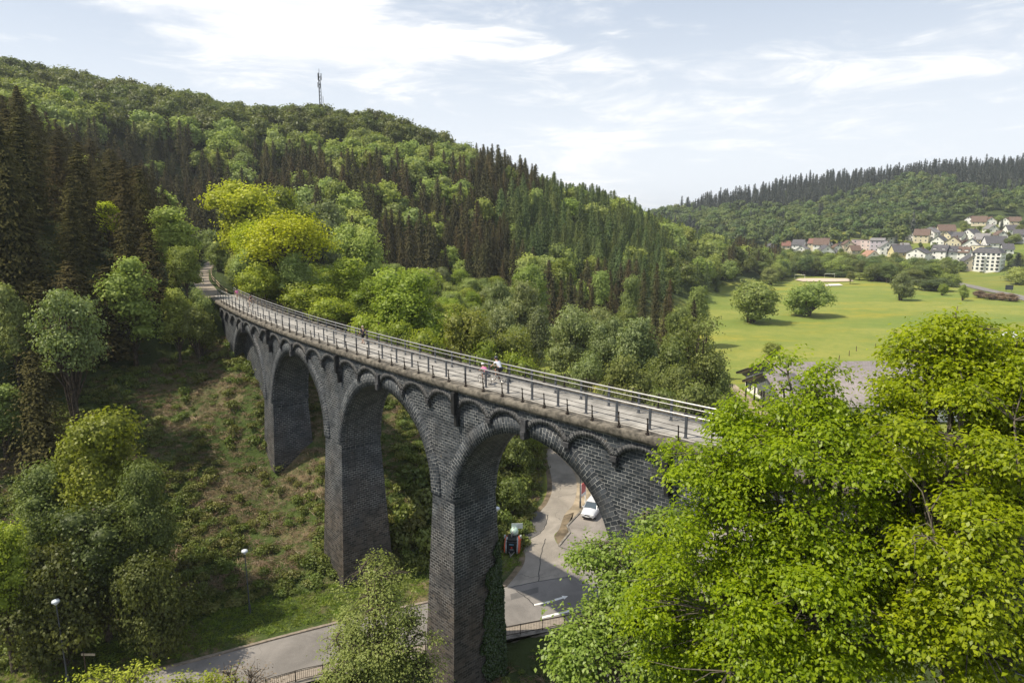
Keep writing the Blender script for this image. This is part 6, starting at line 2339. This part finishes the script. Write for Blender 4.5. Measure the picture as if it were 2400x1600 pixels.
# small wooden finger sign near the left lamp
e = empty('finger_post', (-34.2, 49.2, gz(-34.2, 49.2)))
MB().tube([(0, 0, -0.3), (0, 0, 1.9)], 0.05, 6).build('post', M_WOOD, e)
MB().bevbox((0.35, 0, 1.7), (1.1, 0.05, 0.2), 0.01).build('arm', plain('pale_wood_sign', (0.4, 0.34, 0.24), 0.8), e)
tag(e, 'short wooden finger sign beside the left street lamp', 'sign')

# ------------------------------------------------------------------ road railing and retaining wall
for (xa, xb, lab) in ((-1.2, 26.0, 'black barred road railing right of the largest pier'), (-19.0, -7.2, 'black barred road railing left of the largest pier, behind the alder')):
    e = empty('road_railing', (xa, float(near_edge(xa)), 0))
    o0 = e.location
    P = [(x_, float(near_edge(x_)) + 0.12) for x_ in np.arange(xa, xb, 0.14)]
    for zz1 in (0.16, 0.98):
        MB().tube([(a - o0.x, b - o0.y, zz1 + 0.03) for a, b in P[::6]], 0.028, 5).build('rail', M_RUST, e)
    mb = MB()
    for a, b in P:
        mb.box((a - o0.x, b - o0.y, 0.58), (0.018, 0.018, 0.82))
    mb.build('bar_infill', M_RUST, e)
    for a, b in P[::14]:
        MB().box((a - o0.x, b - o0.y, 0.5), (0.07, 0.07, 1.08)).build('post', M_RUST, e)
    tag(e, lab, 'railing')
for (xa, xb, lab) in ((-1.4, 27.0, 'weathered concrete retaining wall under the road railing right of the largest pier'), (-60, -7.0, 'low concrete retaining wall carrying the road left of the largest pier')):
    o = ribbon('retaining_wall', [(x_, float(near_edge(x_)) - 0.02) for x_ in np.arange(xa, xb, 1.0)], 0.5, 2.35, M_CONC, z0=-2.3)
    tag(o, lab, 'wall')

# ------------------------------------------------------------------ red information board
q = G(1366, 1182)
e = empty('information_board', (q.x, q.y, 0), 1.05)
for x_ in (-0.75, 0.75):
    MB().box((x_, 0, 1.5), (0.13, 0.13, 3.0)).build('post', M_WHITE, e)
MB().bevbox((0, 0, 2.05), (1.4, 0.10, 1.7), 0.02).build('board', plain('faded_red_panel', (0.50, 0.08, 0.08), 0.5, noise=0.1), e)
MB().box((0, -0.06, 1.45), (1.2, 0.03, 0.35)).build('board_strip', M_WHITE, e)
tag(e, 'red board on two white posts beside the car park kerb', 'sign')

# ------------------------------------------------------------------ vehicles
M_CARW = plain('silver_white_car_paint', (0.66, 0.66, 0.68), 0.25, metal=0.2, noise=0.02, spec=0.7)
M_TYRE = plain('tyre_rubber', (0.02, 0.02, 0.02), 0.85)
M_RIM = plain('wheel_rim', (0.4, 0.4, 0.42), 0.35, metal=0.7)
M_CGLASS = plain('car_glass', (0.05, 0.07, 0.085), 0.08, noise=0.0, spec=1.0)
M_LIGHT = plain('headlight_glass', (0.75, 0.75, 0.75), 0.1)
M_TAIL = plain('tail_light', (0.4, 0.02, 0.02), 0.2)


def car(name, loc, rz, label, L=4.4, Wd=1.8, Hh=1.68, paint=None, cat='car'):
    """front towards local -y"""
    e = empty(name, loc, rz)
    prof_y = [-L / 2, -L / 2 + 0.08, -L / 2 + 0.45, -L * 0.24, -L * 0.20, -L * 0.02, L * 0.30, L * 0.44, L / 2 - 0.03, L / 2]
    zb_ = [0.42, 0.30, 0.28, 0.28, 0.28, 0.28, 0.28, 0.30, 0.34, 0.45]
    zt_ = [0.66, 0.84, 0.95, 1.05, 1.08, 1.10, 1.10, 1.08, 1.02, 0.85]
    wd_ = [0.70, 0.86, 0.95, 1.0, 1.0, 1.0, 1.0, 0.98, 0.93, 0.85]
    rows = []
    for y, a, b, w1 in zip(prof_y, zb_, zt_, wd_):
        hw = Wd / 2 * w1
        rows.append([(-hw * 0.86, y, a), (-hw, y, a + 0.12), (-hw, y, b - 0.16), (-hw * 0.90, y, b), (0, y, b + 0.04), (hw * 0.90, y, b), (hw, y, b - 0.16), (hw, y, a + 0.12), (hw * 0.86, y, a)])
    vs = [q for r_ in rows for q in r_]
    m = 9
    fs = []
    for i in range(len(rows) - 1):
        for k in range(m):
            fs.append((i * m + k, i * m + (k + 1) % m, (i + 1) * m + (k + 1) % m, (i + 1) * m + k))
    fs += [tuple(range(m))[::-1], tuple((len(rows) - 1) * m + k for k in range(m))]
    MB().add(vs, fs).build('body', paint or M_CARW, e, True)
    # glasshouse and roof
    yb = [-L * 0.22, -L * 0.06, L * 0.30, L * 0.45]
    hw0, hw1 = Wd * 0.455, Wd * 0.38
    zr = Hh
    g = [(-hw0, yb[0], 1.06), (hw0, yb[0], 1.06), (hw1, yb[1], zr - 0.06), (-hw1, yb[1], zr - 0.06), (-hw1, yb[2], zr - 0.06), (hw1, yb[2], zr - 0.06), (hw0, yb[3], 1.08), (-hw0, yb[3], 1.08)]
    MB().add(g, [(0, 1, 2, 3), (3, 2, 5, 4), (4, 5, 6, 7), (0, 3, 4, 7), (1, 6, 5, 2), (0, 7, 6, 1)]).build('window_glass', M_CGLASS, e)
    MB().bevbox((0, (yb[1] + yb[2]) / 2, zr - 0.03), (hw1 * 2 + 0.06, yb[2] - yb[1] + 0.12, 0.08), 0.03).build('roof', paint or M_CARW, e)
    mb = MB()
    for s_ in (-1, 1):
        mb.tube([(s_ * hw0, yb[0], 1.08), (s_ * hw1, yb[1], zr - 0.03)], 0.035, 5)
        mb.tube([(s_ * hw0, yb[3], 1.10), (s_ * hw1, yb[2], zr - 0.03)], 0.05, 5)
        mb.tube([(s_ * hw0 * 1.0, L * 0.08, 1.08), (s_ * hw1, L * 0.08, zr - 0.04)], 0.035, 5)
    mb.build('pillar_frame', paint or M_CARW, e)
    for s_ in (-1, 1):
        for y in (-L * 0.31, L * 0.31):
            wl = MB().torus((s_ * (Wd / 2 - 0.1), y, 0.33), 0.25, 0.085, 'X', 18, 6).build('wheel', M_TYRE, e, True)
            MB().tube([(s_ * (Wd / 2 - 0.15), y, 0.33), (s_ * (Wd / 2 - 0.02), y, 0.33)], 0.2, 12).build('rim', M_RIM, wl)
        MB().bevbox((s_ * Wd * 0.34, -L / 2 + 0.09, 0.74), (0.38, 0.16, 0.17), 0.04).build('headlight', M_LIGHT, e)
        MB().bevbox((s_ * Wd * 0.40, L / 2 - 0.06, 0.9), (0.2, 0.12, 0.35), 0.03).build('tail_light', M_TAIL, e)
        MB().bevbox((s_ * (Wd / 2 + 0.08), -L * 0.18, 1.08), (0.2, 0.12, 0.14), 0.03).build('mirror', paint or M_CARW, e)
    MB().bevbox((0, -L / 2 + 0.02, 0.66), (0.62, 0.08, 0.14), 0.02).build('grille', M_DARKMETAL, e)
    MB().bevbox((0, -L / 2 + 0.03, 0.40), (1.2, 0.1, 0.14), 0.02).build('bumper_intake', M_DARKMETAL, e)
    MB().bevbox((0, -L / 2 - 0.03, 0.52), (0.5, 0.03, 0.11), 0.005).build('number_plate', M_WHITE, e)
    return tag(e, label, cat)


q = G(1391, 1213)
car('parked_car', (q.x, q.y + 1.2, 0.012), -0.42, 'silver white estate car parked with its front toward the viaduct')
car('parked_car', (q.x + 1.4, q.y + 7.0, 0.012), -0.15, 'white car parked behind the silver one, half hidden by the arch', 4.6, 1.85, 1.95, M_CARW)

# trailer machine (orange sides, black front) beside the side road
q = G(1199, 1301)
e = empty('towed_machine', (q.x + 0.15, q.y + 1.3, gz(q.x, q.y + 1.3) * 0.4), -0.12)
M_OR = plain('orange_red_paint', (0.58, 0.10, 0.04), 0.4, noise=0.1)
M_MG = plain('machine_grey', (0.30, 0.32, 0.33), 0.45, noise=0.1)
M_BK = plain('black_panel', (0.015, 0.016, 0.02), 0.35)
for s_ in (-1, 1):
    MB().add([(s_ * 0.62, -1.25, 0.25), (s_ * 0.62, 1.2, 0.35), (s_ * 0.62, 1.2, 1.2), (s_ * 0.62, -0.2, 1.75), (s_ * 0.62, -0.8, 1.65), (s_ * 0.62, -1.2, 1.0),
              (s_ * 0.86, -1.15, 0.30), (s_ * 0.86, 1.1, 0.40), (s_ * 0.86, 1.1, 1.1), (s_ * 0.80, -0.2, 1.65), (s_ * 0.80, -0.75, 1.55), (s_ * 0.84, -1.1, 0.95)],
             [(0, 1, 2, 3, 4, 5)[::s_], (6, 7, 8, 9, 10, 11)[::-s_]] + [((k, (k + 1) % 6, 6 + (k + 1) % 6, 6 + k)[::-s_]) for k in range(6)]).build('side_panel', M_OR, e)
    MB().tube([(s_ * 0.60, -1.30, 0.22), (s_ * 0.62, -1.28, 0.9), (s_ * 0.60, -0.95, 1.5), (s_ * 0.58, -0.6, 1.78)], 0.085, 8).build('fender', M_MG, e, True)
    w1 = MB().torus((s_ * 0.98, 0.25, 0.36), 0.26, 0.11, 'X', 18, 6).build('wheel', M_TYRE, e, True)
    MB().tube([(s_ * 0.94, 0.25, 0.36), (s_ * 1.05, 0.25, 0.36)], 0.18, 10).build('rim', M_RIM, w1)
MB().bevbox((0, -0.1, 0.85), (1.15, 2.1, 1.2), 0.06).build('housing', M_BK, e)
MB().bevbox((0, -1.22, 0.85), (0.86, 0.1, 1.25), 0.03).build('front_panel', M_BK, e)
MB().box((0, -1.28, 1.25), (0.5, 0.02, 0.14)).build('badge', plain('pale_blue_mark', (0.12, 0.25, 0.36), 0.5), e)
MB().tube([(0, -1.27, 0.88), (0, -1.295, 0.88)], 0.11, 6).build('emblem', plain('red_mark', (0.5, 0.04, 0.03), 0.5), e)
MB().box((0, -1.28, 0.66), (0.42, 0.02, 0.08)).build('badge', M_MG, e)
MB().bevbox((0, -0.35, 1.56), (1.2, 1.3, 0.12), 0.03).build('lid', M_DARKMETAL, e)
MB().sphere((0.1, 0.45, 1.95), (0.46, 0.5, 0.52), 12, 8).build('tank', plain('pale_green_tank', (0.42, 0.56, 0.48), 0.4), e, True)
MB().tube([(-0.15, -0.3, 1.6), (0.0, 0.1, 2.15), (0.1, 0.4, 2.5)], 0.09, 7).build('chute', M_GALV, e, True)
MB().bevbox((0.35, 1.0, 2.35), (1.25, 0.06, 0.62), 0.01, 0.15).build('board', plain('pale_board', (0.45, 0.5, 0.5), 0.5), e)
MB().bevbox((-0.85, -0.2, 1.62), (0.2, 0.4, 0.3), 0.03).build('cover_flap', M_MG, e)
MB().bevbox((0.85, -0.1, 1.62), (0.2, 0.4, 0.3), 0.03).build('cover_flap', M_MG, e)
MB().tube([(-0.3, -1.2, 0.35), (0, -2.2, 0.38), (0.3, -1.2, 0.35)], 0.05, 6).build('drawbar', M_GALV, e)
MB().tube([(0, -2.0, 0.02), (0, -2.0, 0.6)], 0.04, 6).build('jockey_stand', M_GALV, e)
tag(e, 'orange and grey towed machine with black front and pale green tank', 'machine')

# ------------------------------------------------------------------ people on the viaduct
M_SKIN = plain('skin', (0.50, 0.30, 0.21), 0.6, noise=0.05)


def skin_obj(name, bones, mat, parent, sub=1):
    """bones: {name: (co, radius)} and edges; one continuous skinned surface"""
    pts, ed, root = bones
    names = list(pts)
    me = bpy.data.meshes.new(name)
    me.from_pydata([pts[k][0] for k in names], [(names.index(a), names.index(b)) for a, b in ed], [])
    me.materials.append(mat)
    o = link(name, me, parent)
    bm = bmesh.new()
    bm.from_mesh(me)
    lay = bm.verts.layers.skin.verify()
    for v, k in zip(bm.verts, names):
        r = pts[k][1]
        v[lay].radius = r if isinstance(r, tuple) else (r, r)
        v[lay].use_root = (k == root)
    bm.to_mesh(me)
    bm.free()
    o.modifiers.new('skin', 'SKIN').use_smooth_shade = True
    s_ = o.modifiers.new('sub', 'SUBSURF')
    s_.levels = sub
    s_.render_levels = sub
    return o


def person(loc, rz, sc, label, pose, shirt, bottom, hair, helmet=None, skirt=False):
    """front towards local +y; sc scales a 1.75 m figure"""
    e = empty('person', loc, rz)
    e.scale = (sc, sc, sc)
    J = dict(pose)
    pts = {
        'pelvis': (J['pelvis'], 0.125), 'spine': (J['spine'], 0.115), 'chest': (J['chest'], 0.14), 'neck': (J['neck'], 0.055), 'head0': (J['head0'], 0.085), 'head1': (J['head1'], 0.10),
    }
    ed = [('pelvis', 'spine'), ('spine', 'chest'), ('chest', 'neck'), ('neck', 'head0'), ('head0', 'head1')]
    for s_ in ('l', 'r'):
        pts.update({'sh' + s_: (J['sh' + s_], 0.065), 'el' + s_: (J['el' + s_], 0.045), 'wr' + s_: (J['wr' + s_], 0.030), 'ha' + s_: (J['ha' + s_], 0.034), 'fi' + s_: (J['fi' + s_], 0.018),
                    'hi' + s_: (J['hi' + s_], 0.095), 'kn' + s_: (J['kn' + s_], 0.062), 'an' + s_: (J['an' + s_], 0.042), 'to' + s_: (J['to' + s_], 0.040)})
        ed += [('chest', 'sh' + s_), ('sh' + s_, 'el' + s_), ('el' + s_, 'wr' + s_), ('wr' + s_, 'ha' + s_), ('ha' + s_, 'fi' + s_), ('pelvis', 'hi' + s_), ('hi' + s_, 'kn' + s_), ('kn' + s_, 'an' + s_), ('an' + s_, 'to' + s_)]
    skin_obj('body', (pts, ed, 'pelvis'), M_SKIN, e)
    V3 = Vector
    lerp = lambda a, b, f: tuple(V3(a).lerp(V3(b), f))
    tp = {'p': (lerp(J['pelvis'], J['spine'], 0.1), 0.145), 's': (J['spine'], 0.135), 'c': (J['chest'], 0.16), 'n': (lerp(J['chest'], J['neck'], 0.6), 0.085)}
    te = [('p', 's'), ('s', 'c'), ('c', 'n')]
    for s_ in ('l', 'r'):
        tp['a' + s_] = (J['sh' + s_], 0.082)
        tp['b' + s_] = (lerp(J['sh' + s_], J['el' + s_], 0.65), 0.068)
        te += [('c', 'a' + s_), ('a' + s_, 'b' + s_)]
    skin_obj('shirt', (tp, te, 's'), shirt, e)
    bp_ = {'p': (J['pelvis'], 0.15)}
    be = []
    for s_ in ('l', 'r'):
        bp_['h' + s_] = (J['hi' + s_], 0.115)
        bp_['k' + s_] = (lerp(J['hi' + s_], J['kn' + s_], 0.85), 0.088)
        be += [('p', 'h' + s_), ('h' + s_, 'k' + s_)]
    skin_obj('shorts', (bp_, be, 'p'), bottom, e)
    h1 = V3(J['head1'])
    MB().sphere(h1 + V3((0, -0.02, 0.03)), (0.105, 0.125, 0.115), 12, 8).build('hair', hair, e, True)
    # face: nose, eyes, mouth
    f = h1 + V3((0, 0.085, -0.03))
    MB().sphere(f + V3((0, 0.03, -0.01)), (0.014, 0.02, 0.022), 6, 4).build('nose', M_SKIN, e, True)
    for s_ in (-1, 1):
        MB().sphere(f + V3((s_ * 0.034, 0.005, 0.018)), (0.013, 0.01, 0.009), 6, 4).build('eye', M_DARKMETAL, e, True)
        MB().sphere(h1 + V3((s_ * 0.10, 0, -0.03)), (0.018, 0.025, 0.035), 6, 4).build('ear', M_SKIN, e, True)
        a = V3(J['an' + ('l' if s_ < 0 else 'r')])
        t_ = V3(J['to' + ('l' if s_ < 0 else 'r')])
        m_ = a.lerp(t_, 0.6) + V3((0, 0, -0.03))
        MB().sphere(m_, (0.05, 0.13, 0.045), 8, 6).build('shoe', M_DARKMETAL, e, True)
        hp_ = V3(J['ha' + ('l' if s_ < 0 else 'r')])
        fp_ = V3(J['fi' + ('l' if s_ < 0 else 'r')])
        dv = (fp_ - hp_).normalized() if (fp_ - hp_).length > 0 else V3((0, 0, -1))
        mbf = MB()
        sd_ = V3((1, 0, 0)) if abs(dv.x) < 0.7 else V3((0, 1, 0))
        for q in range(4):
            o_ = sd_ * (q - 1.5) * 0.019
            mbf.tube([hp_ + o_, hp_ + o_ + dv * 0.05, hp_ + o_ * 0.9 + dv * (0.085 - 0.008 * abs(q - 1.5)) + V3((0, 0.01, -0.015))], 0.009, 5, True, 0.006)
        mbf.tube([hp_ + sd_ * 0.02 * s_, hp_ + sd_ * 0.05 * s_ + dv * 0.03], 0.010, 5, True, 0.007)
        mbf.build('fingers', M_SKIN, e, True)
    if helmet:
        mb = MB().sphere(h1 + V3((0, -0.01, 0.065)), (0.125, 0.155, 0.105), 12, 8)
        mb.build('helmet', helmet, e, True)
    return tag(e, label, 'person')


WALK = dict(pelvis=(0, 0, 0.95), spine=(0, 0, 1.12), chest=(0, 0.02, 1.32), neck=(0, 0.03, 1.48), head0=(0, 0.05, 1.56), head1=(0, 0.05, 1.66),
            shl=(-0.19, 0.01, 1.40), shr=(0.19, 0.01, 1.40), ell=(-0.25, 0.10, 1.14), elr=(0.25, -0.12, 1.14), wrl=(-0.24, 0.28, 0.98), wrr=(0.25, -0.12, 0.90), hal=(-0.24, 0.34, 0.94), har=(0.25, -0.10, 0.83), fil=(-0.23, 0.39, 0.90), fir=(0.25, -0.08, 0.77),
            hil=(-0.10, 0, 0.90), hir=(0.10, 0, 0.90), knl=(-0.11, -0.05, 0.50), knr=(0.11, 0.20, 0.52), anl=(-0.11, -0.32, 0.16), anr=(0.11, 0.30, 0.09), tol=(-0.11, -0.22, 0.05), tor=(0.11, 0.45, 0.06))
RIDE = dict(pelvis=(0, -0.22, 1.00), spine=(0, -0.12, 1.16), chest=(0, 0.06, 1.34), neck=(0, 0.16, 1.47), head0=(0, 0.21, 1.54), head1=(0, 0.23, 1.63),
            shl=(-0.18, 0.08, 1.40), shr=(0.18, 0.08, 1.40), ell=(-0.24, 0.26, 1.20), elr=(0.24, 0.26, 1.20), wrl=(-0.24, 0.44, 1.07), wrr=(0.24, 0.44, 1.07), hal=(-0.24, 0.50, 1.05), har=(0.24, 0.50, 1.05), fil=(-0.24, 0.54, 1.02), fir=(0.24, 0.54, 1.02),
            hil=(-0.10, -0.20, 0.96), hir=(0.10, -0.20, 0.96), knl=(-0.11, 0.18, 0.86), knr=(0.11, 0.08, 0.62), anl=(-0.11, 0.08, 0.50), anr=(0.11, 0.00, 0.24), tol=(-0.11, 0.20, 0.46), tor=(0.11, 0.13, 0.22))


def bicycle(loc, rz, sc, label, col):
    e = empty('bicycle', loc, rz)
    e.scale = (sc, sc, sc)
    for y, nm in ((0.52, 'wheel'), (-0.52, 'wheel')):
        w1 = MB().torus((0, y, 0.35), 0.33, 0.022, 'X', 28, 5).build('wheel', M_TYRE, e, True)
        mb = MB()
        for k in range(12):
            a = math.pi * k / 6
            mb.tube([(0, y, 0.35), (0, y + 0.32 * math.cos(a), 0.35 + 0.32 * math.sin(a))], 0.004, 3)
        mb.torus((0, y, 0.35), 0.305, 0.010, 'X', 24, 4)
        mb.build('spokes', M_GALV, w1)
    fr_ = MB()
    hd, bb, st_, ax = (0, 0.40, 0.85), (0, -0.05, 0.30), (0, -0.20, 0.82), (0, -0.52, 0.35)
    for a, b in ((hd, bb), (hd, st_), (st_, bb), (bb, ax), (st_, ax), ((0, 0.38, 0.95), (0, 0.44, 0.70)), ((0, 0.44, 0.70), (0, 0.52, 0.35))):
        fr_.tube([a, b], 0.020, 6)
    fr_.build('frame', col, e)
    MB().tube([(0, -0.20, 0.82), (0, -0.24, 0.93)], 0.015, 6).build('seat_post', M_GALV, e)
    MB().bevbox((0, -0.26, 0.95), (0.15, 0.27, 0.06), 0.02).build('saddle', M_TYRE, e)
    MB().tube([(-0.29, 0.50, 1.03), (-0.15, 0.42, 1.03), (0, 0.38, 0.97), (0.15, 0.42, 1.03), (0.29, 0.50, 1.03)], 0.014, 6).build('handlebar', M_DARKMETAL, e)
    MB().tube([(-0.09, -0.02, 0.46), (-0.09, -0.05, 0.30), (0.09, -0.05, 0.30), (0.09, -0.10, 0.14)], 0.012, 5).build('crank', M_GALV, e)
    for p_ in ((-0.13, 0.0, 0.46), (0.13, -0.08, 0.15)):
        MB().box(p_, (0.09, 0.08, 0.025)).build('pedal', M_DARKMETAL, e)
    MB().box((0, -0.50, 0.74), (0.12, 0.34, 0.02)).build('rack', M_DARKMETAL, e)
    return tag(e, label, 'bicycle')


M_HAIRD = plain('dark_hair', (0.03, 0.02, 0.015), 0.7)
M_WSH = plain('pale_grey_shirt', (0.60, 0.62, 0.68), 0.8, noise=0.05)
M_BLK = plain('black_cloth', (0.02, 0.02, 0.028), 0.85)
M_PNK = plain('pink_cloth', (0.75, 0.22, 0.42), 0.8, noise=0.05)
M_NAVY = plain('dark_blue_cloth', (0.03, 0.035, 0.06), 0.85)
M_BEIGE = plain('beige_cloth', (0.42, 0.34, 0.27), 0.85)


def on_deck(fx, fy, rx, ry):
    a, b = G(fx, fy, 24.05), G(rx, ry, 24.05)
    return a, b


# the man and the child ride up the deck, away to the left
Zd = 24.05
a, b = G(1156.5, 891.8, Zd), G(1178.7, 896.4, Zd)
dr = math.atan2((a - b).y, (a - b).x) - math.pi / 2
c_ = (a + b) / 2
sdir = bdir(54) + math.pi - math.pi / 2
bicycle((c_.x, c_.y, Zd), sdir + 0.02, 1.04, 'dark grown up bicycle ridden by the man in the pale shirt', M_BLK)
person((c_.x, c_.y, Zd), sdir + 0.02, 1.06, 'man in a pale shirt and black shorts with a dark helmet cycling over the viaduct', RIDE, M_WSH, M_BLK, M_HAIRD, plain('dark_helmet', (0.05, 0.05, 0.07), 0.3))
a, b = G(1122.8, 896.4, Zd), G(1148.9, 902, Zd)
c_ = (a + b) / 2
bicycle((c_.x, c_.y, Zd), sdir + 0.05, 0.86, 'small pale bicycle ridden by the child in pink', M_GALV)
person((c_.x, c_.y, Zd), sdir + 0.05, 0.87, 'child in a pink top and white helmet cycling beside the man', RIDE, M_PNK, M_NAVY, M_HAIRD, plain('white_helmet', (0.75, 0.75, 0.75), 0.3))
q = G(851.7, 806, Zd)
person((q.x, q.y, Zd), sdir + 0.1, 1.0, 'person in a dark shirt walking alone across the viaduct by the far railing', WALK, M_NAVY, M_BLK, M_BEIGE)
q = G(587, 721, Zd)
bicycle((q.x, q.y, Zd), sdir + 0.2 + math.pi, 1.0, 'bicycle ridden toward the camera near the far end of the viaduct', M_BLK)
person((q.x, q.y, Zd), sdir + 0.2 + math.pi, 1.02, 'person in a dark top and beige shorts cycling near the viaduct far end', RIDE, M_NAVY, M_BEIGE, M_HAIRD, None)
q = G(556, 703, Zd)
person((q.x, q.y, Zd), sdir + 0.2 + math.pi, 0.95, 'small person in a pink top on foot at the far end of the viaduct', WALK, M_PNK, M_BEIGE, M_HAIRD)

# ------------------------------------------------------------------ air
mb = MB().box((150, 2350, 58), (7200, 6500, 126))
hz_m = bpy.data.materials.new('haze_air')
hz_m.use_nodes = True
ht = hz_m.node_tree
ht.nodes.clear()
ho = ht.nodes.new('ShaderNodeOutputMaterial')
hv = ht.nodes.new('ShaderNodeVolumePrincipled')
hv.inputs['Color'].default_value = (0.86, 0.92, 1.0, 1)
hv.inputs['Density'].default_value = 0.00015
hv.inputs['Anisotropy'].default_value = 0.3
ht.links.new(hv.outputs[0], ho.inputs['Volume'])
tag(mb.build('haze', hz_m), 'thin bluish haze filling the valley air', 'haze', None, 'stuff')
